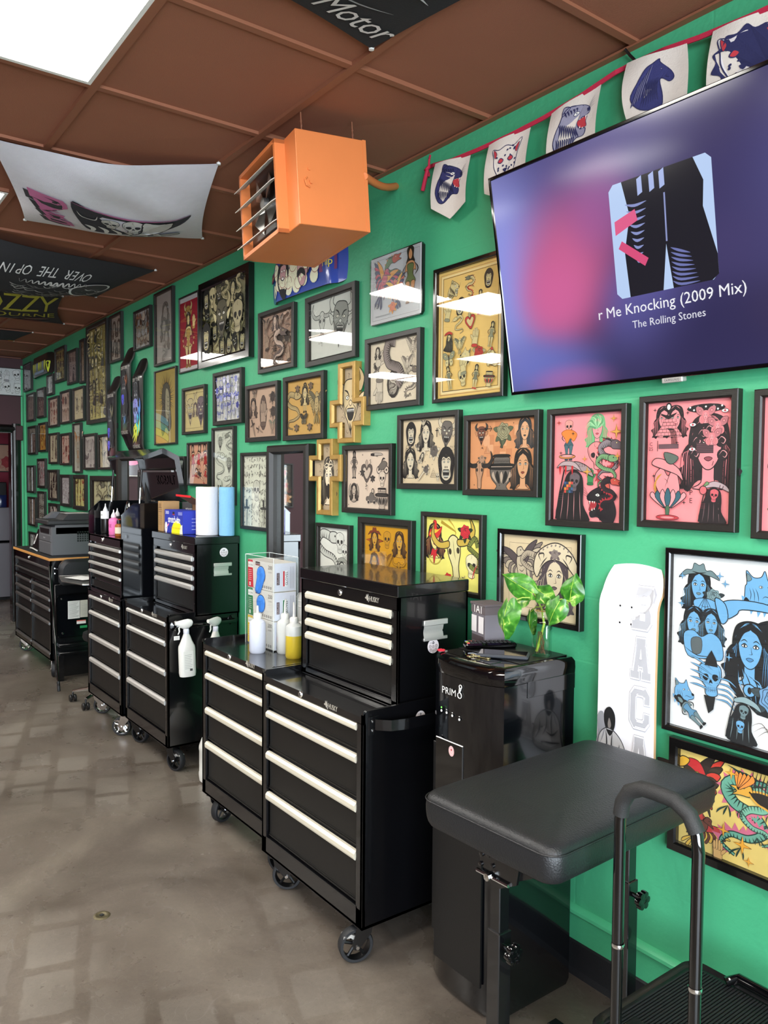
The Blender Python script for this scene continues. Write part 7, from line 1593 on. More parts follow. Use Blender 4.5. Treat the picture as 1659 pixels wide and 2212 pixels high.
# ------------------------------------------------------------------ wide cabinet with a wooden top
t = thing('rolling_workbench', 'wide black rolling tool bench with wooden top under the printer, farthest away', 'tool cabinet', (-7.79, 1.587, 0))
W_, Dp = 1.265, .40; b = MB()
for xa in (0, W_ - .012): b.box(xa, xa + .012, 0, Dp, .14, .93)
b.box(0, W_, Dp - .01, Dp, .14, .93); b.box(0, W_, 0, Dp, .14, .15); b.box(0, W_, 0, .01, .875, .93); b.box(0, W_, 0, .012, .14, .19)
for xa, xb in ((0, .035), (W_ - .035, W_)): b.box(xa, xb, 0, .012, .14, .9)
b.box(.61, .635, 0, .012, .14, .735); b.box(0, W_, 0, .012, .725, .737); b.box(.03, W_ - .03, .02, .03, .15, .9); b.build('bench_body', 'steel_black', t)
MB().box(-.008, W_ + .008, -.01, Dp + .004, .93, .951, bev=.002).build('wooden_edge', 'wood_edge', t)
MB().box(-.004, W_ + .004, -.006, Dp, .9511, .9535).build('black_mat', 'rubber', t)
def dr(x0, x1, lo, h1, h0, pull=True):
	b = MB(); b.box(x0, x1, .012, .022, lo, h1); b.box(x0, x1, .009, .014, lo, lo + .004); d = b.build('drawer', 'steel_face', t)
	if pull: handle_mb(x0, x1, .012, h1, h0).build('drawer_pull', 'alu_dark', d)
dr(.04, W_ - .04, .80, .873, .85); dr(.04, W_ - .04, .74, .79, .777)
for x0, x1 in ((.04, .605), (.64, W_ - .04)):
	dr(x0, x1, .64, .708, .685); dr(x0, x1, .562, .63, .603); dr(x0, x1, .452, .553, .524); dr(x0, x1, .21, .442, .416)
	handle_mb(x0, x1, .012, .198, .178).build('lower_trim', 'alu_dark', t)
b = MB(); b.lathe([(0, -.008), (.011, -.008), (.014, 0)], .55, .9, 0, 16, axis='y'); b.build('lock', 'chrome', t)
b = MB(); b.tube([(W_, .05, .86), (W_ + .03, .055, .86), (W_ + .035, .35, .86), (W_, .36, .86)], .01, 8); b.build('side_handle', 'steel_black', t)
b = MB(); [b.lathe([(0, .01), (.008, .008), (.009, 0)], .035, zz, W_, 10, axis='x') for zz in (.83, .87)]; b.build('handle_screws', 'chrome', t)
for (cx, cy), an in zip(((.08, .05), (W_ - .08, .05), (.08, .34), (W_ - .08, .34)), (1.2, -.4, 0, 0)): caster(t, cx, cy, an, r=.062, brake=cy < .1, style='spoke')
# ------------------------------------------------------------------ things on and around the cabinets
def paper_tex(name, col):
	return mat(name, col, .95, bump=.6, bscale=160)
M['towel_white'] = paper_tex('white_paper_towel', 'd6d4d8'); M['towel_blue'] = paper_tex('blue_paper_towel', '7cb2d8')
def roll(label, x, y, z, r_, h_, m):
	t = thing('paper_towel_roll', label, 'paper towel roll', (x, y, z), group='paper towel rolls')
	b = MB(); b.lathe([(.02, .001), (r_ - .003, 0), (r_, .003), (r_ + .0006, h_ / 2), (r_, h_ - .003), (r_ - .003, h_), (.02, h_ - .001)], 0, 0, 0, 48); b.build('towel', m, t)
	b = MB(); b.lathe([(.021, .001), (.021, h_ + .001), (.0185, h_ + .001), (.0185, .001)], 0, 0, 0, 20); b.build('cardboard_core', mat('core_' + m, '9a7a56', .9), t); return t
ZL = .838 + .39 + .044 + .001
roll('white paper towel roll standing on the middle chest lid', -4.17, 1.855, ZL, .062, .272, 'towel_white')
roll('blue paper towel roll standing on the middle chest lid by the mirror', -4.075, 1.93, ZL, .043, .272, 'towel_blue')

def carton(name, label, cat, x0, x1, y0, y1, z0, z1, col, front, side=None, group=None, top=None):
	t = thing(name, label, cat, (x0, y0, z0), group=group)
	w_, d_, h_ = x1 - x0, y1 - y0, z1 - z0
	b = MB(); b.box(0, w_, 0, d_, 0, h_, col=hx(col), bev=.0015); b.build('carton_body', 'ink', t)
	a = Art(w_, h_, None, 3e-5, k=4); front(a); sb = MB(); a.into(sb, lambda u, v, z: (u + w_ / 2, -.0004 - z, v + h_ / 2)); sb.build('front_print', 'ink', t, fixn=False)
	if side:
		a = Art(d_, h_, None, 3e-5, k=4); side(a); sb = MB(); a.into(sb, lambda u, v, z: (w_ + .0004 + z, u + d_ / 2, v + h_ / 2)); sb.build('side_print', 'ink', t, fixn=False)
	return t
def f_wrap(a):
	w_, h_ = a.w, a.h
	a.poly([(-w_ / 2, -h_ / 2), (w_ / 2, -h_ / 2), (w_ / 2, h_ / 2), (-w_ / 2, h_ / 2)], '1f2fa0')
	a.at(.18 * w_, -.5 * h_, h_); a.poly([(.62 * math.cos(t), .55 * math.sin(t)) for t in [i * PI / 14 for i in range(15)]], 'f2e216'); a.at(.42 * w_, -.5 * h_, h_); a.poly([(-.2, 0), (.1, 0), (.1, .4), (-.06, .36), (-.16, .2)], 'e6e4d2')
	a.at(-.42 * w_, -.28 * h_, h_); a.e(0, 0, .15, .24, 'e9e3e6', n=16); a.e(.02, -.03, .03, .03, '4a3a3a', n=8); a.poly([(.12, .0), (.32, .12), (.33, .2), (.14, .1)], 'e07aa6')
	a.at(.02 * w_, .08 * h_, 1); a.text('stretch-tite', 'eef0f6', .058, 0, .82, .9); a.at(-.36 * w_, .37 * h_, 1); a.text('3000', 'eef0f6', .028); a.at(0, .38 * h_, h_); a.poly([(-.12, -.05), (.12, -.05), (.12, .05), (-.12, .05)], '1a1414'); a.poly([(-.12, -.09), (.12, -.09), (.12, -.05), (-.12, -.05)], 'a8262c')
	a.at(.12 * w_, -.28 * h_, 1); a.text('PLASTIC FOOD WRAP', 'b89a10', .015); a.at()
	for i in range(3): a.stroke([(.25 * w_, (.42 - .05 * i) * h_), (.46 * w_, (.42 - .05 * i) * h_)], 'c9cfe8', .002)
carton('plastic_wrap_box', 'blue and yellow stretch-tite food wrap box on the middle chest', 'box', -4.55, -4.275, 1.755, 1.86, ZL, ZL + .133, '2334aa', f_wrap, lambda a: [a.stroke([(.0, .02 * i - .04), (.03, .02 * i - .04)], 'cdd3ee', .002) for i in range(4)])
carton('cardboard_box', 'narrow brown cardboard carton at the left end of the middle chest', 'box', -4.66, -4.585, 1.755, 1.86, ZL, ZL + .18, 'a88458', lambda a: ([a.stroke([(-.028, .05 - .012 * i), (.026, .05 - .012 * i)], '5a4430', .003) for i in range(3)], [a.stroke([(-.02 + .008 * i, .075), (-.02 + .008 * i, .05)], '5a4430', .003) for i in range(5)], [a.stroke([(-.028, -.0 - .012 * i), (.026, -.0 - .012 * i)], '6a5238', .002) for i in range(5)]))
carton('dark_grey_box', 'dark grey box with white lettering behind the food wrap box', 'box', -4.58, -4.43, 1.875, 1.97, ZL, ZL + .175, '3a3a3e', lambda a: (a.at(.03, .045, 1), a.text('METALFEST', 'e2e2e2', .02), a.at()))
t = thing('open_carton', 'brown carton with a raised red lid flap standing behind the food wrap', 'box', (-4.42, 1.872, ZL))
w_, d_, h_ = .2, .1, .165; b = MB()
for q in ((0, w_, 0, .003), (0, w_, d_ - .003, d_), (0, .003, 0, d_), (w_ - .003, w_, 0, d_)): b.box(q[0], q[1], q[2], q[3], 0, h_)
b.box(0, w_, 0, d_, 0, .003); M['cardboard'] = mat('kraft_cardboard', '8a6440', .85, vary=.08); b.build('carton_body', 'cardboard', t)
b = MB(); b.add([(0, 0, h_), (w_, 0, h_), (w_ - .01, -.085, h_ + .05), (-.03, -.085, h_ + .055), (0, 0, h_ + .003), (w_, 0, h_ + .003), (w_ - .01, -.085, h_ + .053), (-.03, -.085, h_ + .058)], [(0, 1, 2, 3), (4, 5, 6, 7), (0, 1, 5, 4), (1, 2, 6, 5), (2, 3, 7, 6), (3, 0, 4, 7)]); fl = b.build('lid_flap', 'cardboard', t)
M['red_card'] = mat('red_card', 'd8222c', .4); b = MB(); b.add([(-.005, -.04, h_ + .031), (w_, -.04, h_ + .027), (w_ - .012, -.088, h_ + .056), (-.032, -.088, h_ + .06), (-.032, -.088, h_ + .048), (w_ - .012, -.088, h_ + .044)], [(0, 1, 2, 3), (3, 2, 5, 4)]); b.build('red_print', 'red_card', fl)

# bottles in the open chest
def bottle(label, x, y, z, r_, h_, body, cap, cap_kind='nozzle', band=None, text=None, cat='bottle', name='squeeze_bottle', group='bottles in the open tool chest', ml=None):
	t = thing(name, label, cat, (x, y, z), group=group)
	hb = h_ * (.68 if cap_kind == 'nozzle' else .78)
	b = MB(); b.lathe([(0, 0), (r_ * .92, 0), (r_, r_ * .15), (r_, hb * .86), (r_ * .9, hb * .94), (r_ * .45, hb), (r_ * .42, hb * 1.05), (0, hb * 1.05)], 0, 0, 0, 24)
	b.build('bottle_body', ml or mat('plastic_' + body, body, .35, sss=.05), t)
	b = MB(); z1 = hb * 1.05
	if cap_kind == 'nozzle': b.lathe([(r_ * .5, -.004), (r_ * .55, .0), (r_ * .5, h_ * .08), (r_ * .3, h_ * .14), (r_ * .14, h_ * .2), (r_ * .1, h_ - z1), (0, h_ - z1)], 0, 0, z1, 16)
	else: b.lathe([(r_ * .55, -.004), (r_ * .55, (h_ - z1) * .9), (r_ * .5, h_ - z1), (0, h_ - z1)], 0, 0, z1, 16)
	b.build('cap', mat('cap_' + cap, cap, .4), t)
	if band:
		a = Art(.01, .01, None, 1e-4); R_ = r_ + .0006
		z0, z2, c_ = band; n = 24
		b = MB(); v = []; 
		for i in range(n + 1): an = -PI * .95 + 1.1 * PI * i / n; v += [(R_ * math.cos(an), R_ * math.sin(an), z0), (R_ * math.cos(an), R_ * math.sin(an), z2)]
		b.add(v, [(2 * i, 2 * i + 2, 2 * i + 3, 2 * i + 1) for i in range(n)], 0, hx(c_))
		if text:
			a.at(0, (z0 + z2) / 2, 1); a.text(text[0], text[1], text[2]); a.at()
			a.into(b, lambda u, v_, d: ((R_ + .0006) * math.cos(-1.25 + u / R_), (R_ + .0006) * math.sin(-1.25 + u / R_), v_))
		b.build('label', 'ink', t, fixn=False)
	return t
Z3 = .829 + .39 - .003
bottle('black squeeze bottle with white label and clear nozzle in the open chest, leftmost', -5.37, 1.66, Z3, .03, .2, '0d0d0e', 'e2e4e6', band=(.1, .15, 'e9e9ec'), text=('OK', '1a1a1c', .016))
bottle('second black bottle with a red round label, behind the leftmost one', -5.31, 1.72, Z3, .03, .17, '0e0e0f', 'd8d8da', band=(.05, .1, 'd8402c'))
bottle('bright pink squeeze bottle with dark lettering in the open chest', -5.2, 1.66, Z3, .031, .165, 'e87ab4', 'e9d4de', band=(.03, .09, 'ea6fb0'), text=('KE', '4a1430', .03))
bottle('tall white squeeze bottle between the pink and amber bottles', -5.1, 1.7, Z3, .027, .16, 'e9e2d2', 'e9e6dc')
bottle('amber brown bottle with black cap and cream label in the open chest', -5.05, 1.645, Z3, .024, .105, '9a5420', '141414', 'flat', band=(.02, .06, 'd9cdb6'))
bottle('small amber dropper bottle with clear tip behind the amber bottle', -5.12, 1.75, Z3, .02, .14, 'a8683a', 'd9c9b4')
bottle('turquoise small bottle at the right end of the open chest', -4.94, 1.645, Z3, .022, .1, '7fd4c4', '7fd4c4', 'flat', band=(.02, .05, 'bfe6e0'))
bottle('clear bottle with white cap behind the turquoise bottle', -4.95, 1.73, Z3, .02, .13, 'b9bfd6', 'e6e6ee')
bottle('thin dark pen like bottle standing at the back of the open chest', -5.0, 1.8, Z3, .012, .22, '24262b', '1a1a1c')
bottle('slim blue topped bottle behind the cut corner of the open chest', -4.86, 1.75, Z3, .013, .215, '22345a', '4a78d8')
t = thing('clear_plastic_bag', 'clear plastic bag standing between the pink and black bottles', 'bag', (-5.27, 1.78, Z3), group=None)
b = MB(); rg_ = []
for i, (wx, wy, zz) in enumerate(((.04, .02, 0), (.05, .03, .05), (.048, .028, .12), (.035, .018, .18), (.012, .006, .22))):
	rg_.append([(wx * math.cos(q * PI / 7) * (1 + .08 * math.sin(3 * q + i)), wy * math.sin(q * PI / 7), zz) for q in range(14)])
b.loft(rg_, cap=False); b.build('bag_film', glass_mat('clear_film', (.93, .94, .95, 1), 1.45, .08, 2.2), t)

# ------------------------------------------------------------------ glove boxes in a clear holder
t = thing('glove_box_holder', 'clear acrylic glove box holder standing on the second cabinet', 'holder', (-3.335, 1.675, .829))
w_, d_, h_ = .268, .125, .415; b = MB()
for q in ((0, w_, 0, .003), (0, w_, d_ - .003, d_), (0, .003, 0, d_), (w_ - .003, w_, 0, d_)): b.box(q[0], q[1], q[2], q[3], 0, h_)
b.box(0, w_, 0, d_, 0, .003)
b.build('acrylic_shell', 'acrylic', t)
b = MB()
for q in ((0, 0), (w_, 0), (w_, d_), (0, d_)): b.cyl((q[0], q[1], 0), (q[0], q[1], h_), .0012, 6)
b.tube([(0, 0, h_), (w_, 0, h_), (w_, d_, h_), (0, d_, h_), (0, 0, h_)], .0012, 6, smooth=False); b.build('polished_edges', mat('acrylic_edge', 'cfd6d6', .2, spec=.7), t)
for k_, (c_, nm, pos, tuft) in enumerate((('e8c01c', 'yellow', 'bottom', .3), ('2c7a4c', 'green', 'middle', .5), ('cf2a38', 'red', 'top', 1.0))):
	x0, y0, z0, W_, D_, H_ = -3.328, 1.682, .8335 + k_ * .13, .254, .112, .128
	t = thing('glove_box', 'box of blue gloves with %s stripe, %s of the stack in the clear holder' % (nm, pos), 'glove box', (x0, y0, z0), group='glove boxes in the clear holder')
	b = MB(); b.box(0, W_, 0, D_, 0, H_, col=hx('ded6cf'), bev=.001); b.build('carton_body', 'ink', t)
	a = Art(W_, H_, None, 3e-5, k=4)
	a.poly([(-.49 * W_, -.49 * H_), (-.27 * W_, -.49 * H_), (-.3 * W_, .49 * H_), (-.49 * W_, .49 * H_)], c_)
	a.at(-.38 * W_, .3 * H_, 1); a.poly([(-.024, -.011), (.026, -.011), (.026, .014), (-.024, .014)], 'efece8'); a.text('GLOVES', '2a2424', .0125); a.at(-.38 * W_, .42 * H_, 1); a.text('NITRILE', 'f2d0d0' if k_ == 2 else 'd8e8d0', .008)
	a.at()
	for i in range(6): a.stroke([(-.46 * W_, (.12 - .07 * i) * H_), (-.34 * W_, (.12 - .07 * i) * H_)], 'e6dcd8', .0016)
	a.at(-.4 * W_, -.38 * H_, 1); a.poly([(-.007, -.008), (.007, -.008), (.007, .008), (-.007, .008)], 'e8e4e0'); a.text('L', '2a2a2a', .012); a.at(-.1 * W_, .4 * H_, 1); a.poly([(-.022, -.004), (.022, -.004), (.022, .008), (-.022, .008)], '2a1416'); a.text('KIRKLAND', 'e8d8d8', .0085); a.poly([(-.022, -.009), (.022, -.009), (.022, -.005), (-.022, -.005)], '8a2428')
	a.at(.36 * W_, .32 * H_, 1); a.text('200', '5a5048', .025); a.at(.36 * W_, .16 * H_, 1); a.text('GLOVES', '7a7068', .009); a.at()
	for i in range(8): a.e((-.13 + .075 * i) * W_, -.38 * H_, .005, .006, '2c2624', n=10); a.e((-.13 + .075 * i) * W_, -.38 * H_, .0025, .003, 'd8d0ca', n=8)
	a.at(); a.e(.03 * W_, .02 * H_, .041, .04, '1c2c54', n=26); sb = MB(); a.into(sb, lambda u, v, z: (u + W_ / 2, -.0004 - z, v + H_ / 2)); sb.build('front_print', 'ink', t, fixn=False)
	a = Art(D_, H_, None, 3e-5, k=4)
	a.poly([(-.48 * D_, -.48 * H_), (.48 * D_, -.48 * H_), (.48 * D_, .48 * H_), (-.48 * D_, .48 * H_)], 'dcdae6')
	a.at(-.32 * D_, -.05 * H_, 1, 1, PI / 2); a.poly([(-.027, -.007), (.027, -.007), (.027, .007), (-.027, .007)], '3a1418'); a.text('KIRKLAND', 'e8d8dc', .0105)
	a.at(.0, -.05 * H_, 1, 1, PI / 2); a.poly([(-.036, -.011), (.036, -.011), (.036, .013), (-.036, .013)], 'f2f0f2'); a.poly([(-.034, .003), (.034, .003), (.034, .011), (-.034, .011)], c_); a.at(.008, -.05 * H_, 1, 1, PI / 2); a.text('GLOVES', '1a1a1c', .017); a.at()
	for i in range(3): a.stroke([((.24 + .07 * i) * D_, -.4 * H_), ((.24 + .07 * i) * D_, .36 * H_)], '9a98a4', .002)
	sb = MB(); a.into(sb, lambda u, v, z: (W_ + .0004 + z, u + D_ / 2, v + H_ / 2)); sb.build('side_print', 'ink', t, fixn=False)
	if k_ == 0: M['glove'] = mat('blue_nitrile', '3a7fd8', .45, bump=.5, bscale=60, sss=.05)
	if k_:
		r = random.Random(k_); b = MB(); rings = []
		n = 16
		drop = -.055 if k_ == 2 else -.006
		for i, (s_, dy) in enumerate(((1, .0), (.96, -.004), (.8, -.0062), (.45, -.0064), (.05, -.0055))):
			ring_ = []
			for q in range(n):
				an = 2 * PI * q / n; rx, rz = .038 * s_ * (1 + .05 * r.uniform(-1, 1)), .037 * s_
				dx = -.03 if (k_ == 2 and math.sin(an) < -.5) else 0
				ring_.append((W_ / 2 + .008 + rx * math.cos(an) + dx * s_, dy + .001 * r.uniform(-1, 1) - .0006, H_ / 2 + .003 + rz * math.sin(an) + (drop * s_ if math.sin(an) < -.5 else 0)))
			rings.append(ring_)
		b.loft(rings, cap=True); b.build('glove_tuft', 'glove', t)

# wash bottles
M['ldpe'] = mat('translucent_polythene', 'c3c7d4', .4, trans=.0, sss=.3); M['ldpe_w'] = mat('natural_polythene', 'bfc1be', .4, sss=.3); M['yellow_liq'] = mat('yellow_liquid_bottle', 'c2a930', .3, sss=.2)
def wash(label, x, y, ang, low, top, fill, tube_, txt=None):
	t = thing('wash_bottle', label, 'wash bottle', (x, y, .829), (0, 0, ang), group='wash bottles on the second cabinet')
	r_, h_ = .036, .135; fl = h_ * fill
	prof = [(0, 0), (r_ * .88, 0), (r_, .008), (r_, fl)]
	b = MB(); b.lathe(prof, 0, 0, 0, 32); b.build('filled_body', low, t)
	b = MB(); b.lathe([(r_, fl), (r_, h_ - .01), (r_ * .93, h_ + .002), (r_ * .5, h_ + .014), (r_ * .4, h_ + .018)], 0, 0, 0, 32); b.build('upper_body', top, t)
	b = MB(); b.lathe([(.017, 0), (.018, .002), (.018, .022), (.015, .027), (.006, .028), (.004, .045 if tube_ != 'straight' else .06), (0, .045 if tube_ != 'straight' else .06)], 0, 0, h_ + .012, 20); b.build('screw_cap', 'white_plastic', t)
	if tube_ == 'bent':
		b = MB(); b.tube([(0, 0, h_ + .05), (0, 0, h_ + .07), (-.008, 0, h_ + .085), (-.024, 0, h_ + .093), (-.05, 0, h_ + .095)], [.0045, .0042, .004, .0035, .0025], 8); b.build('spout_tube', 'white_plastic', t)
	if txt:
		a = Art(.01, .01, None, 1e-4)
		for zz, s_, c_, tx in txt:
			a.at(0, zz, 1); a.poly([(-.024, -s_ * .8), (.024, -s_ * .8), (.024, s_ * .9), (-.024, s_ * .9)], 'ececf0'); a.stroke([(-.022, -s_ * .7), (.022, -s_ * .7), (.022, s_ * .8), (-.022, s_ * .8), (-.022, -s_ * .7)], c_, .0015); a.text(tx, c_, s_)
		a.at(); b = MB(); a.into(b, lambda u, v, d: ((r_ + .0008) * math.cos(-PI / 2 + u / r_), (r_ + .0008) * math.sin(-PI / 2 + u / r_), v)); b.build('label', 'ink', t, fixn=False)
wash('clear wash bottle with straight tip in front of the glove boxes, leftmost of three', -3.11, 1.62, -.2, 'ldpe', 'ldpe', .62, 'straight')
wash('frosted wash bottle with bent tube and labels, middle of three', -3.035, 1.715, -.6, 'ldpe_w', 'ldpe_w', .5, 'bent', [(.062, .016, 'c8323a', 'OL'), (.024, .017, '1c1c1e', 'ION')])
wash('wash bottle of yellow liquid beside the near tool chest', -2.93, 1.7, -.5, 'yellow_liq', 'ldpe_w', .72, 'bent')
t = thing('plastic_jug', 'white plastic jug with handle behind the wash bottles', 'jug', (-3.02, 1.86, .829))
b = MB(); b.box(-.1, .1, -.055, .055, 0, .25, bev=.02)
for zz in (.19, .215): b.box(-.102, .102, -.057, .057, zz, zz + .006, bev=.002)
b.build('jug_body', 'white_plastic', t); b = MB(); b.tube([(.06, -.06, .1), (.0, -.075, .13), (-.04, -.075, .12), (-.06, -.06, .06)], .007, 8); b.build('jug_handle', 'white_plastic', t)
M['green_plastic'] = mat('green_plastic', '1c9a4c', .4)
t = thing('green_bottle', 'green ribbed bottle with black top half hidden behind the near tool chest', 'bottle', (-2.83, 1.82, .829))
b = MB(); prof = [(0, 0), (.03, 0), (.032, .01)] + [(.032 - .002 * (i % 2), .02 + .006 * i) for i in range(18)] + [(.03, .14), (0, .14)]; b.lathe(prof, 0, 0, 0, 24); b.build('bottle_body', 'green_plastic', t)
MB().lathe([(.033, 0), (.034, .03), (.03, .036), (0, .036)], 0, 0, .141, 24).build('cap', 'plastic_black', t)

# spray bottles hung on the side bar of the cabinet
def spray(label, x, y, z, ang, tilt):
	t = thing('spray_bottle', label, 'spray bottle', (x, y, z), (tilt, 0, ang), group='white spray bottles on the side bar')
	b = MB(); rs_ = []
	def rr(wx, wy, zz, oy=0, n=20, e=.55):
		out = []
		for i in range(n):
			a_ = 2 * PI * i / n; c, s_ = math.cos(a_), math.sin(a_); out.append((wx * math.copysign(abs(c) ** e, c), oy + wy * math.copysign(abs(s_) ** e, s_), zz))
		return out
	for wx, wy, zz in ((.02, .034, 0), (.026, .042, .003), (.027, .045, .02), (.027, .045, .15), (.026, .043, .165), (.02, .03, .19), (.015, .019, .22), (.0135, .0135, .232)): rs_.append(rr(wx, wy, zz, 0, 20, .75))
	b.loft(rs_); b.build('bottle_body', 'white_plastic', t)
	b = MB(); b.lathe([(.0145, .23), (.0155, .232), (.0155, .252), (.013, .258)], 0, 0, 0, 20); b.build('collar', mat('pale_collar', 'd6d8e4', .4), t)
	b = MB(); rs_ = []
	for yy, wx, hz_, zc in ((.035, .008, .008, .288), (.03, .012, .017, .286), (.012, .0135, .026, .283), (-.012, .0135, .026, .281), (-.03, .012, .02, .284), (-.045, .011, .013, .288), (-.058, .01, .01, .291)):
		rs_.append([(wx * math.cos(2 * PI * i / 14), yy, zc + hz_ * math.sin(2 * PI * i / 14)) for i in range(14)])
	b.loft(rs_); b.build('spray_head', 'white_plastic', t)
	b = MB(); b.tube([(0, -.03, .275), (0, -.038, .262), (0, -.036, .245), (0, -.044, .23)], [.005, .0045, .004, .003], 8); b.build('trigger', 'white_plastic', t)
	a = Art(.06, .12, None, 1e-4); a.poly([(-.026, -.055), (.026, -.055), (.026, .055), (-.026, .055)], 'd9dad4')
	for i in range(9): a.stroke([(-.02, .035 - .009 * i), (.02 - .004 * (i % 3), .035 - .009 * i)], '9a9c98', .002)
	a.at(.012, -.045, 1); a.poly([(-.006, -.006), (.008, -.006), (.008, .006), (-.006, .006)], '3a3a3a'); a.at(); b = MB(); a.into(b, lambda u, v, d: (.0276 + d, u, .085 + v)); b.build('label', 'ink', t, fixn=False)
spray('white spray bottle hanging on the front end of the cabinet side bar', -3.984, 1.66, .535, -.12, .03)
spray('white spray bottle hanging farther back on the bar, mostly hidden by the cabinet', -3.984, 1.815, .53, .35, -.03)

# gallon jug on the floor
t = thing('gallon_jug', 'white gallon bleach jug on the floor between the cabinet pairs', 'jug', (-3.83, 1.74, 0))
b = MB(); rs_ = []
for r1, zz, ox in ((.06, 0, 0), (.072, .008, 0), (.075, .03, 0), (.075, .05, 0), (.073, .055, 0), (.073, .165, 0), (.075, .17, 0), (.074, .19, 0), (.062, .225, 0), (.04, .262, 0), (.022, .285, 0), (.019, .29, 0)):
	rs_.append([(ox + r1 * math.copysign(abs(math.cos(2 * PI * i / 28)) ** .85, math.cos(2 * PI * i / 28)), r1 * math.copysign(abs(math.sin(2 * PI * i / 28)) ** .85, math.sin(2 * PI * i / 28)), zz) for i in range(28)])
b.loft(rs_); b.build('jug_body', 'white_plastic', t)
b = MB(); b.tube([(.02, -.02, .27), (.045, -.04, .262), (.062, -.055, .235), (.06, -.052, .2)], [.01, .011, .011, .01], 10); b.build('jug_handle', 'white_plastic', t)
b = MB(); b.lathe([(.021, 0), (.022, .002), (.022, .018), (.019, .021), (0, .021)], 0, 0, .288, 20); b.build('cap', 'white_plastic', t)
a = Art(.2, .1, None, 1e-4)
for i in range(11): a.stroke([(-.07, .045 - .009 * i), (.07 - .01 * (i % 3), .045 - .009 * i)], ('b9a8a4', 'a8a6a6')[i % 2], .0025)
b = MB(); a.into(b, lambda u, v, d: (.0745 * math.cos(-.9 + u / .073), .0745 * math.sin(-.9 + u / .073), .11 + v)); b.build('label', 'ink', t, fixn=False)

# brass floor plug
t = thing('floor_plug', 'oval brass clean-out plug set in the concrete floor', 'floor plug', (-2.867, .864, 0), (0, 0, .3))
M['brass'] = mat('dull_brass', '5f5740', .45, metal=.6, vary=.3, vscale=60, bump=.4, bscale=200)
b = MB(); b.lathe([(0, .002), (.016, .002), (.018, .0035), (.026, .0035), (.03, .001), (.03, .0)], 0, 0, 0, 24); b.build('plug_rim', 'brass', t)
b = MB(); b.box(-.006, .006, -.006, .006, .002, .005); b.build('plug_key', 'rubber', t)

# ------------------------------------------------------------------ water dispenser
t = thing('water_dispenser', 'glossy black water dispenser with remote, phone and plant on top', 'water dispenser', (-1.752, 1.765, 0))
def disp_outline(i=0, bow=.035, n=14):
	hw, yb, yf = .152 - i, .165 - i, -.14 + i
	pts = [(-hw, yb), (-hw, yf)]
	for k_ in range(n + 1):
		u = -1 + 2 * k_ / n; e_ = abs(u) ** 3.2
		pts.append((hw * u, yf - bow * (1 - e_)))
	pts += [(hw, yf), (hw, yb)]
	out = []
	for p in pts:
		if not out or (abs(out[-1][0] - p[0]) + abs(out[-1][1] - p[1])) > 1e-4: out.append(p)
	return out
def stack(levels):
	rs_ = []
	for z, i, bow in levels: rs_.append([(x, y, z) for x, y in disp_outline(i, bow)])
	return rs_
b = MB(); b.loft(stack([(.008, .006, .03), (.03, 0, .035), (.58, 0, .035), (.585, .0, .035), (.86, 0, .035), (1.0, 0, .035), (1.0, 0, .035)])); b.build('casing', 'steel_side', t)
b = MB(); b.loft(stack([(1.002, -.001, .036), (1.02, -.002, .037), (1.04, -.001, .036), (1.052, .006, .03), (1.055, .016, .02)])); b.build('top_cover', 'plastic_gloss', t)
MB().box(-.135, .135, -.06, .15, 1.0555, 1.057, bev=.0005).build('top_panel', 'plastic_black', t)
b = MB(); b.box(.15, .1545, -.045, .166, .955, 1.003, bev=.001); b.build('side_trim', 'steel_side', t)
# dispensing bay and control face
b = MB(); b.box(-.105, .02, -.1785, -.172, .60, .80, bev=.002); b.build('control_panel', 'plastic_gloss', t)
b = MB(); b.box(-.12, -.085, -.174, -.168, .18, .78, bev=.001); b.box(-.07, -.03, -.176, -.170, .5, .6); b.build('dispensing_bay', 'plastic_black', t)
b = MB(); b.box(-.105, .105, -.1765, -.17, .1, .585); b.build('lower_door', 'plastic_black', t)
V, Fc = text_geo('PRIM', 0, 1.05); b = MB(); b.add([(x * .03, 0, y * .03) for x, y in V], Fc); b.build('brand_lettering', 'white_plastic', t, loc=(-.045, -.1785, .952))
b = MB()
for x, z, r_ in ((.0, 0, .0085), (.0, .013, .0028), (.002, .019, .0035), (.0035, .027, .0055)): b.tube([(x + r_ * math.cos(j * PI / 8), 0, z + r_ * math.sin(j * PI / 8)) for j in range(17)], .0014, 5, cap=False)
b.build('brand_droplet', 'white_plastic', t, loc=(.004, -.179, .951))
M['led_green'] = emis('green_led', (.25, .9, .15), 1.5)
MB().lathe([(0, -.001), (.0028, -.001), (.003, 0)], 0, 0, 0, 10, axis='y').build('power_led', 'led_green', t, loc=(-.078, -.1785, .896))
b = MB()
for x, z in ((-.078, .886), (-.054, .885), (-.028, .882), (.004, .878)): b.lathe([(0, -.001), (.0038, -.001), (.004, 0)], x, z, 0, 10, axis='y'); b.box(x - .002, x + .002, -.0008, 0, z + .008, z + .01)
b.build('indicator_icons', 'white_plastic', t, loc=(0, -.1785, 0))
a = Art(.01, .01, None, 3e-5); a.e(0, 0, .0125, .016, 'e6c8ca', n=22); a.e(0, 0, .0105, .0135, 'e6c8ca', 'c8646c', .001, n=22); a.e(0, .004, .003, .004, 'b8343c', n=10); a.at(0, -.006, 1); a.l([(-.006, 0), (-.003, .003), (0, -.001), (.004, .003)], 'c8646c', .001); a.at(); b = MB(); a.into(b); b.build('round_sticker', 'ink', t, loc=(-.03, -.1788, .772), fixn=False)
b = MB()
for x0_, x1_ in ((-.11, -.045), (-.04, .02), (.025, .085)): b.box(x0_, x1_, -.135, -.085, 1.0535, 1.0565, bev=.001)
b.build('button_caps', 'plastic_gloss', t)

ZT = 1.0572
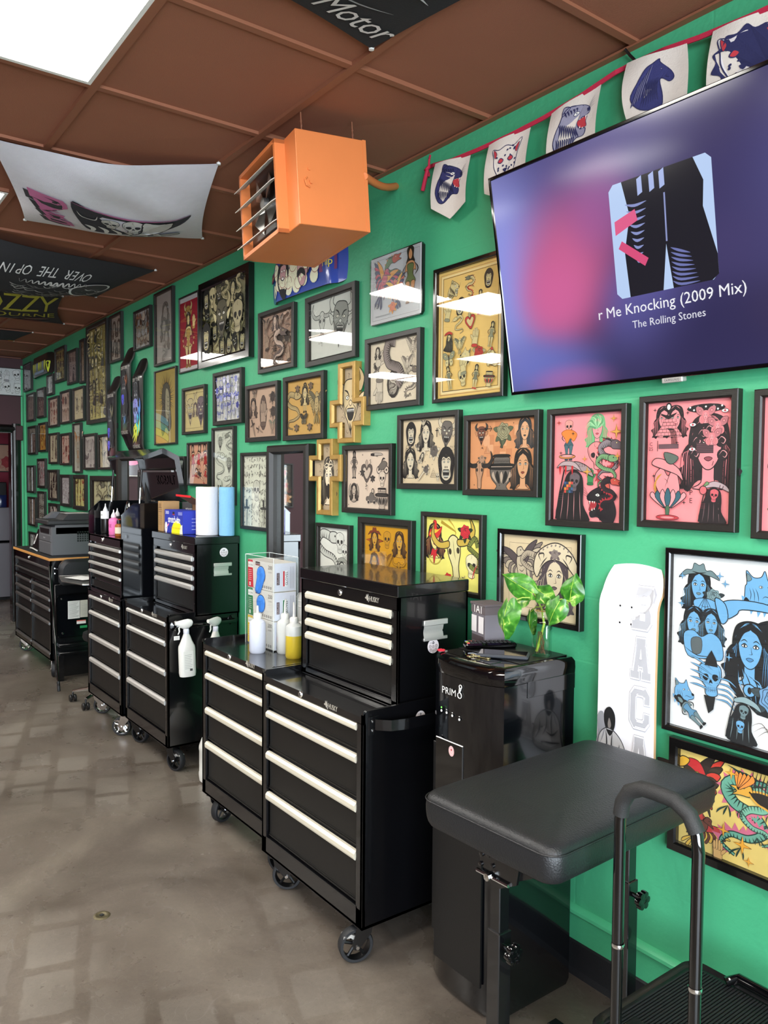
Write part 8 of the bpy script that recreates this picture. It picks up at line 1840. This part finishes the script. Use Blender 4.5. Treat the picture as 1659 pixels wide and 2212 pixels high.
# remote control
t = thing('remote_control', 'black television remote lying on the water dispenser', 'remote control', (-1.83, 1.79, ZT), (0, 0, math.radians(62)))
b = MB(); b.box(-.085, .085, -.022, .022, 0, .018, bev=.006); b.build('remote_body', 'plastic_gloss', t)
b = MB()
for i in range(10):
	for j in range(4): b.box(-.07 + .014 * i, -.061 + .014 * i, -.017 + .0095 * j, -.0105 + .0095 * j, .018, .0205, bev=.0005)
b.build('buttons', 'rubber', t)
for k_, c_ in enumerate(('c83232', '3ab04a', 'd8c832', '3a68c8')): MB().box(-.08, -.072, -.017 + .0095 * k_, -.0105 + .0095 * k_, .018, .0208).build('coloured_button', mat('button_' + c_, c_, .4), t)
# phone
t = thing('phone', 'black smartphone in a bumper case in front of the glass bottle', 'phone', (-1.715, 1.735, ZT), (0, 0, math.radians(38)))
b = MB(); b.box(-.078, .078, -.038, .038, 0, .011, bev=.004); b.build('phone_case', mat('phone_case', '33363c', .5), t); MB().box(-.072, .072, -.033, .033, .011, .0115).build('phone_screen', 'plastic_gloss', t)
for k_, (x, y, c_, lb) in enumerate(((-1.885, 1.63, 'c22a3c', 'small red trinket on the front left edge of the dispenser top'),)):
	t = thing('red_trinket', lb, 'trinket', (x, y, 1.0567)); b = MB()
	for i in range(5): an = i * 1.25; b.lathe([(0, 0), (.006, .0), (.007, .003), (0, .006)], .007 * math.cos(an), .007 * math.sin(an), 0, 10)
	b.build('trinket_body', mat('trinket_red', c_, .4), t)
t = thing('bunch_of_keys', 'brass keys lying on the front edge of the dispenser top', 'keys', (-1.745, 1.66, 1.0567)); b = MB()
for i in range(4):
	an = .4 + i * 1.3; b.box(-.003, .024, -.0025, .0025, .001 + .0012 * i, .003 + .0012 * i, M4=Matrix.Rotation(an, 4, 'Z')); b.lathe([(.003, 0), (.008, 0), (.008, .002), (.003, .002)], .03 * math.cos(an), .03 * math.sin(an), .001 + .0012 * i, 12)
b.build('keys', mat('key_brass', 'a8986a', .35, metal=.8), t)
t = thing('red_booklet', 'flat red and grey card under the end of the remote', 'card', (-1.905, 1.80, ZT), (0, 0, .4)); MB().box(-.035, .035, -.02, .02, 0, .003).build('card', mat('dull_red_card', '9a4a48', .6), t)
# little cardboard shop tower
t = thing('model_building', 'small grey and white model building with block letters behind the plant', 'ornament', (-1.9, 1.84, ZT), (0, 0, -.25))
b = MB(); b.box(-.045, .045, -.03, .045, 0, .10, bev=.001); b.build('building_walls', mat('grey_card', '6d686e', .8), t)
b = MB(); b.box(-.05, .05, -.035, .05, .125, .133, bev=.001); b.box(-.047, .047, -.032, .047, .098, .125); b.build('roof_band', mat('taupe_card', '5b5254', .8), t)
a = Art(.01, .01, None, 1e-4)
a.at(0, .112, 1); a.text('TAT', 'f0eeea', .04, 0, .85); a.at()
for x in (-.025, .022): a.poly([(x - .017, .035), (x + .017, .035), (x + .017, .09), (x - .017, .09)], 'd9d6d6')
a.poly([(-.04, .006), (.04, .006), (.04, .026), (-.04, .026)], '3d3436'); b = MB(); a.into(b, lambda u, v, d: (u, -.0325 - d, v)); b.build('building_front', 'ink', t, fixn=False)

# pothos cutting in a square glass bottle
t = thing('plant_bottle', 'square glass bottle of water holding a variegated pothos cutting', 'vase', (-1.655, 1.84, ZT), (0, 0, .5))
def sq(w_, z, e=.35, n=24): return [(w_ * math.copysign(abs(math.cos(2 * PI * i / n)) ** e, math.cos(2 * PI * i / n)), w_ * math.copysign(abs(math.sin(2 * PI * i / n)) ** e, math.sin(2 * PI * i / n)), z) for i in range(n)]
b = MB(); b.loft([sq(.026, 0), sq(.028, .004), sq(.028, .105), sq(.024, .115, .5), sq(.0165, .12, 1), sq(.0165, .136, 1), sq(.019, .139, 1), sq(.019, .143, 1)], cap=False)
b.add(sq(.026, .001), [tuple(range(24))]); b.build('bottle_glass', glass_mat('bottle_glass', (.9, .95, .93, 1), 1.5, 0, 1.6), t)
b = MB(); b.loft([sq(.0245, .005), sq(.0245, .088)]); b.build('water', glass_mat('water', (.86, .86, .78, 1), 1.33, 0, .8), t)
r = random.Random(9); b = MB()
for i in range(16): b.tube([(r.uniform(-.018, .018), r.uniform(-.018, .018), .008), (r.uniform(-.02, .02), r.uniform(-.02, .02), .04), (r.uniform(-.01, .01), r.uniform(-.01, .01), .075)], .0007, 4, cap=False)
b.build('roots', mat('roots', '6a4a32', .8), t)
MB().lathe([(.0192, .139), (.0205, .1405), (.0192, .142)], 0, 0, 0, 24).build('gold_rim', 'gold_frame', t)
def leaf_mat():
	m = mat('pothos_leaf', '4f9a2c', .3, spec=.5, sss=.08); n = m.node_tree.nodes; L = m.node_tree.links
	tc = n.new('ShaderNodeTexCoord'); mp = n.new('ShaderNodeMapping'); mp.inputs['Scale'].default_value = (60, 28, 1); L.new(tc.outputs['UV'], mp.inputs[0])
	nz = n.new('ShaderNodeTexNoise'); nz.inputs['Scale'].default_value = 34; nz.inputs['Detail'].default_value = 4; nz.inputs['Distortion'].default_value = .8; L.new(tc.outputs['Object'], nz.inputs['Vector'])
	rp = n.new('ShaderNodeValToRGB'); e = rp.color_ramp.elements; e[0].position = .38; e[0].color = hx('245f18'); e[1].position = .7; e[1].color = hx('cdd08c'); k_ = e.new(.56); k_.color = hx('44842a'); k_ = e.new(.63); k_.color = hx('86ad4a')
	L.new(nz.outputs['Fac'], rp.inputs['Fac']); L.new(rp.outputs['Color'], n['Principled BSDF'].inputs['Base Color']); return m
M['leaf'] = leaf_mat(); M['stem'] = mat('plant_stem', '9ab83c', .4)
pl = thing('pothos_cutting', 'green and cream pothos leaves spreading from the glass bottle', 'plant', (-1.655, 1.84, ZT + .02))
O = Vector((-1.655, 1.84, ZT + .02))
def leaf(base, tip, wd, nrm, node):
	base, tip, node = Vector(base), Vector(tip), Vector(node); ax = tip - base; L_ = ax.length; ax.normalize(); nr = Vector(nrm).normalized(); sd = ax.cross(nr).normalized(); nr = sd.cross(ax).normalized()
	N_, M_ = 14, 8; b = MB(); v = []
	for i in range(N_ + 1):
		t_ = i / N_; hw = wd / 2 * (math.sin(PI * min(1, (t_ * .92 + .1)) ** .72) ** .8 if t_ < 1 else 0); hw = max(hw, .0004)
		back = -.16 * L_ * max(0, 1 - t_ * 5)
		for j in range(-M_, M_ + 1):
			s_ = j / M_; lobe = back * math.sin(PI * min(1, abs(s_) * 1.1)) if t_ < .2 else 0
			p = base + ax * (t_ * L_ + lobe) + sd * (s_ * hw) + nr * (-.16 * wd * abs(s_) ** 1.4 + .10 * L_ * math.sin(t_ * PI) + .012 * wd * math.sin(t_ * 18 + abs(s_) * 9))
			v.append(p - O)
	f = [(i * (2 * M_ + 1) + j, i * (2 * M_ + 1) + j + 1, (i + 1) * (2 * M_ + 1) + j + 1, (i + 1) * (2 * M_ + 1) + j) for i in range(N_) for j in range(2 * M_)]
	b.add(v, f, 0, None, True); lf = b.build('leaf', 'leaf', pl, fixn=False)
	b = MB(); b.tube([base + ax * (L_ * q) - O + nr * (.10 * L_ * math.sin(q * PI) + .0006) for q in (0, .25, .5, .75, .95)], [.0011, .001, .0008, .0006, .0003], 5); b.build('midrib', 'stem', lf)
	mid = (base + node) / 2 + Vector((0, 0, .008)); b = MB(); b.tube([node - O, mid - O, base - O], [.0022, .0018, .0014], 7); b.build('leaf_stalk', 'stem', pl)
nd = (-1.667, 1.825, 1.237); nd2 = (-1.65, 1.83, 1.21)
leaf((-1.672, 1.81, 1.252), (-1.782, 1.79, 1.302), .078, (-.2, -1, .45), nd)
leaf((-1.668, 1.83, 1.262), (-1.578, 1.81, 1.236), .066, (.1, -1, .6), nd)
leaf((-1.555, 1.85, 1.238), (-1.545, 1.86, 1.322), .078, (.35, -1, .1), (-1.605, 1.83, 1.231))
leaf((-1.552, 1.80, 1.243), (-1.584, 1.79, 1.165), .074, (.35, -1, .25), (-1.605, 1.83, 1.231))
leaf((-1.712, 1.75, 1.222), (-1.704, 1.73, 1.113), .106, (-.1, -1, .3), nd)
leaf((-1.722, 1.86, 1.181), (-1.72, 1.87, 1.106), .062, (-.3, -1, .1), nd2)
leaf((-1.745, 1.87, 1.222), (-1.82, 1.87, 1.178), .056, (-.2, -1, .7), nd)
b = MB(); b.tube([Vector(p) - O for p in ((-1.668, 1.832, ZT + .012), (-1.66, 1.838, ZT + .05), (-1.648, 1.842, ZT + .1), (-1.655, 1.838, ZT + .145), (-1.667, 1.825, 1.237))], [.0045, .0042, .0038, .003, .0026], 10); b.tube([Vector(p) - O for p in (nd2, (-1.63, 1.835, 1.222), (-1.605, 1.83, 1.231))], .0018, 7); b.build('main_stem', 'stem', pl)

# ------------------------------------------------------------------ padded arm rest stand
t = thing('arm_rest_stand', 'black padded tattoo arm rest on two square adjustable posts', 'arm rest', (-1.25, 1.5, 0))
def rrect(hw, hl, r_, z, n=6, cx=0, cy=0):
	out = []
	for sx, sy, a0 in ((1, 1, 0), (-1, 1, PI / 2), (-1, -1, PI), (1, -1, 1.5 * PI)):
		for i in range(n + 1): a_ = a0 + PI / 2 * i / n; out.append((cx + sx * (hw - r_) + r_ * math.cos(a_), cy + sy * (hl - r_) + r_ * math.sin(a_), z))
	return out
def skew(rs_):   # plan of the pad: slightly turned
	an = math.radians(2.5); c, s_ = math.cos(an), math.sin(an); return [[(x * c - y * s_ - .012, x * s_ + y * c + .03, z) for x, y, z in q] for q in rs_]
b = MB(); b.loft(skew([rrect(.18, .31, .03, .765), rrect(.198, .326, .04, .772), rrect(.204, .331, .042, .79), rrect(.206, .333, .042, .82), rrect(.203, .33, .042, .838), rrect(.195, .322, .038, .849), rrect(.178, .305, .03, .854), rrect(.1, .2, .04, .8575)]), cap=True); b.build('pad', 'leather', t, subsurf=1)
b = MB(); q = skew([rrect(.205, .332, .042, .836)])[0]; b.tube([(x, y, z) for x, y, z in q] + [q[0], q[1]], .0018, 5, cap=False); b.build('seam_piping', 'leather', t)
MB().box(-.15, .13, -.25, .3, .755, .767, M4=Matrix.Rotation(math.radians(2.5), 4, 'Z')).build('pad_board', 'plastic_black', t)
for k_, (x, y) in enumerate(((-.03, -.205), (0, .235))):
	b = MB(); b.box(x - .016, x + .016, y - .016, y + .016, .45, .745, bev=.002); b.build('inner_post', 'steel_black', t)
	b = MB(); b.box(x - .02, x + .02, y - .02, y + .02, .03, .555, bev=.002); b.build('outer_post', 'steel_black', t)
	b = MB(); zz = .52; b.cyl((x + .02, y - .0, zz), (x + .045, y - .004, zz), .006, 10)
	for i in range(6): an = i * PI / 3; b.lathe([(0, 0), (.009, .001), (.01, .008), (.009, .015), (0, .016)], y - .004 + .015 * math.cos(an), zz + .015 * math.sin(an), x + .042, 10, axis='x')
	b.lathe([(0, 0), (.015, 0), (.016, .014), (0, .014)], y - .004, zz, x + .042, 14, axis='x'); b.build('star_knob', 'plastic_gloss', t)
b = MB(); b.prism([(-.075, .757), (.06, .757), (.05, .70), (.0, .672), (-.03, .67), (-.065, .71)], -.235, -.228, 'y'); b.prism([(-.075, .757), (.06, .757), (.05, .70), (.0, .672), (-.03, .67), (-.065, .71)], -.182, -.175, 'y')
for i in range(4): b.lathe([(0, -.005), (.006, -.004), (.006, 0)], -.045 + .02 * math.cos(i * 1.2), .715 + .022 * math.sin(i * 1.2), -.235, 10, axis='y')
b.build('tilt_bracket', 'steel_black', t); b = MB(); b.cyl((-.07, -.24, .69), (.03, -.238, .692), .005, 8); b.lathe([(0, -.012), (.009, -.01), (.01, 0)], -.03, .69, -.24, 8, axis='y'); b.build('tilt_bolt', 'chrome', t)
b = MB(); b.box(-.05, -.01, -.225, .255, .0, .03, bev=.003); b.box(-.25, .08, -.225, -.185, .0, .03, bev=.003); b.box(-.25, .08, .215, .255, .0, .03, bev=.003); b.build('base_frame', 'steel_black', t)

# ------------------------------------------------------------------ step stool with a tall hand rail
t = thing('step_stool', 'black step stool with ribbed platform and tall foam gripped hand rail, lower right corner', 'step stool', (-.93, 1.66, 0))
b = MB(); b.loft([rrect(.21, .205, .04, .318), rrect(.218, .213, .045, .322), rrect(.22, .215, .045, .34), rrect(.214, .209, .042, .348), rrect(.205, .2, .04, .346), rrect(.2, .195, .038, .342)]); b.build('platform', 'plastic_black', t)
b = MB()
for i in range(48): x = -.19 + .008 * i; b.box(x, x + .004, -.185, .185, .3425, .3445)
b.build('ribbed_tread', 'rubber', t); b = MB(); b.box(-.16, -.105, -.15, -.105, .3445, .3455); b.build('tread_label', 'plastic_black', t)
b = MB(); b.tube([(-.1, .18, .352), (-.08, .205, .362), (.14, .205, .362), (.17, .18, .352)], .012, 10); b.build('rear_lip', 'plastic_gloss', t)
for sx in (-1, 1):
	b = MB(); b.tube([(sx * .19, -.19, .32), (sx * .2, -.22, .01)], .013, 10); b.tube([(sx * .19, .17, .32), (sx * .2, .21, .01)], .013, 10); b.tube([(sx * .197, -.205, .12), (sx * .197, .19, .12)], .009, 8); b.build('leg', 'steel_black', t)
def q_(x, y, z): return (x + .93, y - 1.66, z)
xl, xr, Yh = -.962, -.791, 1.308
b = MB(); b.tube([q_(xl + .002, Yh, .0), q_(xl, Yh, .5), q_(xl, Yh, .925), q_(xl + .004, Yh, .955), q_(xl + .02, Yh, .985), q_(xl + .05, Yh, 1.0), q_(xr - .05, Yh, 1.0), q_(xr - .02, Yh, .985), q_(xr - .004, Yh, .955), q_(xr, Yh, .925), q_(xr, Yh, .5), q_(xr, Yh, .0)], .0115, 14); b.build('hand_rail', 'plastic_gloss', t)
b = MB(); b.tube([q_(xl + .001, Yh, .935), q_(xl + .005, Yh, .96), q_(xl + .02, Yh, .987), q_(xl + .05, Yh, 1.003), q_(xl + .085, Yh, 1.005), q_(xr - .05, Yh, 1.003), q_(xr - .02, Yh, .987), q_(xr - .004, Yh, .958)], .0155, 16); b.build('foam_grip', 'foam', t)
b = MB()
for x in (xl + .001, xr): MB().lathe([(.0125, 0), (.0132, .004), (.0125, .008)], x + .93, Yh - 1.66, .665, 16).build('rail_joint', 'chrome', t)

# ------------------------------------------------------------------ printer, box and cables on the wide bench
ZB = .9545
t = thing('printer', 'dark grey multifunction laser printer on the wooden topped bench', 'printer', (-7.06, 1.63, ZB))
M['printer'] = mat('printer_grey', '56575b', .5, bump=.1, bscale=300); M['printer_dark'] = mat('printer_dark', '2b2b2d', .45)
W_, Dp = .4, .355; b = MB(); b.box(0, W_, 0, Dp, 0, .235, bev=.008); b.box(.02, W_ - .0, .03, Dp, .17, .25, bev=.006); b.build('printer_body', 'printer', t)
b = MB(); b.box(.01, W_ - .01, -.004, .004, .008, .105, bev=.003); b.build('paper_tray', 'printer', t)
b = MB(); b.box(.012, W_ - .012, -.006, .004, .112, .165, bev=.004); b.build('front_cover', 'printer', t)
b = MB(); b.box(.05, W_ - .06, -.003, .1, .176, .215); b.build('output_slot', 'plastic_black', t)
b = MB(); b.box(-.005, W_ + .004, -.03, Dp, .25, .288, bev=.008); b.build('scanner_bed', 'printer_dark', t)
b = MB(); b.prism([(.09, .288), (Dp, .288), (Dp, .335), (.13, .335)], .06, W_ + .002, 'x'); b.build('document_feeder', 'printer_dark', t)
b = MB(); b.prism([(.02, .29), (.16, .292), (.16, .34), (.1, .345)], .02, .14, 'x'); b.build('feeder_side', 'printer', t)
b = MB(); b.box(.2, .36, .12, .3, .337, .342, M4=None); b.build('paper_guide', 'alu', t)
b = MB()
for i in range(7):
	for j in range(5): b.box(W_ - .0005, W_ + .0012, .2 + .019 * i, .213 + .019 * i, .11 + .018 * j, .122 + .018 * j)
b.build('vent_grille', 'plastic_black', t)
a = Art(.01, .01, None, 1e-4); a.at(.2, .14, 1); a.text('brother', 'd8d8da', .02); a.at(); b = MB(); a.into(b, lambda u, v, d: (u, -.0065 - d, v)); b.build('brand_lettering', 'ink', t, fixn=False)
t = thing('small_black_box', 'small black slant fronted device with white label left of the printer', 'device', (-7.62, 1.7, ZB)); b = MB(); b.prism([(.0, 0), (.19, 0), (.19, .16), (.05, .16)], 0, .34, 'x'); b.build('device_body', 'plastic_black', t)
a = Art(.01, .01, None, 1e-4); a.poly([(.01, .03), (.045, .03), (.06, .12), (.03, .12)], 'e6e6e6'); a.poly([(.025, .06), (.04, .06), (.045, .08), (.03, .08)], '2a2a2a'); b = MB(); a.into(b, lambda u, v, d: (u, .05 * v / .16 - .001 - d, v)); b.build('label', 'ink', t, fixn=False)
b = MB(); b.tube([(-7.42, 1.64, ZB + .004), (-7.33, 1.62, ZB + .02), (-7.2, 1.615, ZB + .022), (-7.09, 1.62, ZB + .012)], .006, 8); tag(b.build('white_cable', 'white_plastic'), 'white cable curving from the black device to the printer', 'cable')

# ------------------------------------------------------------------ folded client chair, tray stand and stool beside the bench
t = thing('folded_client_chair', 'folded black vinyl client chair with rounded back, label sheet on its base plate', 'chair', (-6.42, 1.72, 0))
def xs_loft(levels):   # rounded slab standing in the y-z plane
	out = []
	for x, g in levels:
		ring_ = []
		for sy, sz, a0 in ((1, 1, 0), (-1, 1, PI / 2), (-1, -1, PI), (1, -1, 1.5 * PI)):
			for i in range(6): a_ = a0 + PI / 2 * i / 5; r_ = .07 if sz > 0 else .03; ring_.append((x, .07 + sy * (.16 - g - r_) + r_ * math.cos(a_), .845 + sz * (.10 - g - r_ if .1 - g > r_ else .01) + r_ * math.sin(a_)))
		out.append(ring_)
	return out
b = MB(); b.loft(xs_loft([(-.05, .02), (-.04, 0), (.01, 0), (.025, .02)])); b.build('back_cushion', 'leather', t)
b = MB(); pr = []
for sy, sz, a0 in ((1, 1, 0), (-1, 1, PI / 2), (-1, -1, PI), (1, -1, 1.5 * PI)):
	for i in range(6): a_ = a0 + PI / 2 * i / 5; pr.append((.05 + sy * (.17 - .04) + .04 * math.cos(a_), .505 + sz * (.165 - .04) + .04 * math.sin(a_)))
b.prism(pr, 0.0, .014, 'x'); b.build('base_plate', 'steel_side', t)
b = MB(); b.tube([(.016, p, z) for p, z in pr] + [(.016,) + pr[0]], .004, 6, cap=False); b.build('plate_rim', 'plastic_gloss', t)
b = MB()
for y, z in ((-.08, .64), (-.075, .37), (.19, .64), (.19, .37)): b.lathe([(0, .004), (.008, .003), (.009, 0)], y, z, .014, 10, axis='x')
b.build('plate_bolts', 'chrome', t)
a = Art(.01, .01, None, 1e-4); a.poly([(-.035, .48), (.055, .48), (.055, .62), (-.035, .62)], 'd6d4ce'); a.poly([(.058, .485), (.12, .485), (.12, .62), (.058, .62)], 'cfc9bb')
for i in range(14): a.stroke([(-.028, .612 - .0092 * i), (.048 - .006 * (i % 4), .612 - .0092 * i)], '6a6864', .0022); a.stroke([(.063, .612 - .0092 * i), (.114, .612 - .0092 * i)], '8a867c', .0018)
a.poly([(.03, .435), (.1, .435), (.1, .462), (.03, .462)], 'e2dcd6'); a.poly([(.03, .456), (.1, .456), (.1, .464), (.03, .464)], 'c8584a'); a.poly([(.055, .4), (.11, .4), (.11, .42), (.055, .42)], '128a4c'); b = MB(); a.into(b, lambda u, v, d: (.0155 + d, u, v)); b.build('instruction_labels', 'ink', t, fixn=False)
b = MB(); b.box(-.03, .02, -.1, .22, .26, .285, bev=.004); b.box(-.03, .02, -.1, .22, .2, .22, bev=.004); b.box(-.05, -.03, -.12, .24, .02, .75, bev=.004); b.tube([(-.02, -.14, .9), (0, -.15, .78), (0.0, -.14, .3)], .006, 8); b.build('folding_frame', 'steel_black', t)
b = MB(); b.box(-.05, .03, -.11, -.07, 0, .2); b.box(-.05, .03, .19, .23, 0, .2); b.build('feet', 'steel_black', t)
t = thing('leaning_pole', 'thin black pole with rubber tip leaning against the bench end', 'pole', (-6.107, 1.537, 0)); b = MB(); b.tube([(0, 0, .04), (-.33, .02, .90)], .0075, 10); b.build('pole', 'plastic_gloss', t); MB().tube([(.004, 0, 0), (-.014, .001, .07)], .0115, 10).build('rubber_tip', 'rubber', t)
t = thing('tray_stand', 'steel work tray on a stand with a sheet of white paper on it', 'tray stand', (-5.8, 1.62, 0))
b = MB(); v = [(-.36, -.06, .85), (-.05, -.12, .85), (.2, -.05, .85), (.33, .3, .85), (.2, .36, .85), (-.31, .13, .85)]; b.prism([(p[0], p[1]) for p in v], .845, .85, 'z'); b.tube([(p[0], p[1], .852) for p in v] + [(v[0][0], v[0][1], .852)], .004, 6, cap=False); b.build('tray', 'alu_dark', t)
b = MB(); b.cyl((.27, .3, .02), (.27, .3, .845), .013, 12); b.build('column', 'steel_black', t)
b = MB()
b.lathe([(0, .02), (.06, .018), (.07, 0)], .27, .3, 0, 20)
b.build('base', 'steel_black', t)
p_ = thing('sheet_of_paper', 'white sheet of paper lying on the steel tray', 'paper', (-5.92, 1.65, .8585), (0, 0, .3)); MB().box(-.1, .13, -.07, .07, 0, .0012).build('sheet', 'paper_white', p_)
t = thing('rolling_stool', 'chrome base of a rolling stool poking out beside the far cabinet', 'stool', (-5.645, 1.735, 0)); b = MB()
for i in range(5): an = math.radians(237 + 72 * i); b.tube([(0, 0, .11), (.225 * math.cos(an), .225 * math.sin(an), .075)], [.018, .011], 8)
b.build('star_base', 'chrome', t); MB().cyl((0, 0, .1), (0, 0, .45), .022, 12).build('gas_column', 'plastic_black', t)
b = MB(); b.lathe([(0, 0), (.14, 0), (.15, .02), (.145, .05), (0, .055)], 0, 0, .45, 28); b.build('seat', 'leather', t)
for i in range(5):
	an = math.radians(237 + 72 * i); x, y = .225 * math.cos(an), .225 * math.sin(an); b = MB()
	for s_ in (-1, 1): b.lathe([(0, -.009), (.022, -.009), (.026, -.004), (.026, .004), (.022, .009), (0, .009)], x, .026, y + s_ * .014, 18, axis='y')
	b.cyl((x, y, .03), (x, y, .075), .006, 8); b.build('castor', 'plastic_black', t)

# ------------------------------------------------------------------ back room seen through the doorway
t = thing('refrigerator', 'silver two door fridge in the room beyond the doorway', 'refrigerator', (-11.3, 1.62, 0))
M['fridge'] = mat('fridge_silver', '8d8a90', .35, metal=.6, bump=.05)
MB().box(0, .28, .02, .6, .03, 1.18, bev=.008).build('cabinet', 'steel_side', t); MB().box(.28, .31, .0, .62, .04, .735, bev=.006).build('lower_door', 'fridge', t); MB().box(.28, .31, .0, .62, .765, 1.19, bev=.006).build('freezer_door', 'fridge', t); MB().box(.02, .26, .05, .57, 0, .03).build('plinth', 'plastic_black', t)
t = thing('microwave_oven', 'black microwave standing on the fridge beyond the doorway', 'microwave', (-11.28, 1.66, 1.1815)); MB().box(0, .26, 0, .5, 0, .33, bev=.008).build('oven_body', 'plastic_black', t); MB().box(.26, .27, .02, .38, .02, .31, bev=.003).build('oven_door', 'plastic_gloss', t)
for i, (yy, c_, nm) in enumerate(((1.98, 'b8202c', 'red'), (2.1, '1c2a58', 'dark blue'))):
	t = thing('snack_bag', '%s foil snack bag in front of the microwave in the back room' % nm, 'snack bag', (-10.985, yy, 1.182 + .01), group='snack bags on the fridge')
	b = MB(); rs_ = []
	for zz, th_, wy in ((0, .012, .05), (.03, .022, .052), (.09, .022, .05), (.14, .01, .052), (.155, .002, .054)): rs_.append([(th_ * math.cos(2 * PI * k_ / 14) - .01, wy * math.sin(2 * PI * k_ / 14), zz) for k_ in range(14)])
	b.loft(rs_); b.build('foil_bag', mat('foil_' + nm, c_, .25, coat=.4, bump=.6, bscale=30), t)
t = thing('wall_box', 'small maroon painted box on the far wall beside the corner', 'wall box', (XF + .001, 1.955, 1.98)); MB().box(0, .05, -.035, .035, 0, .16, bev=.006).build('box', 'maroon', t)
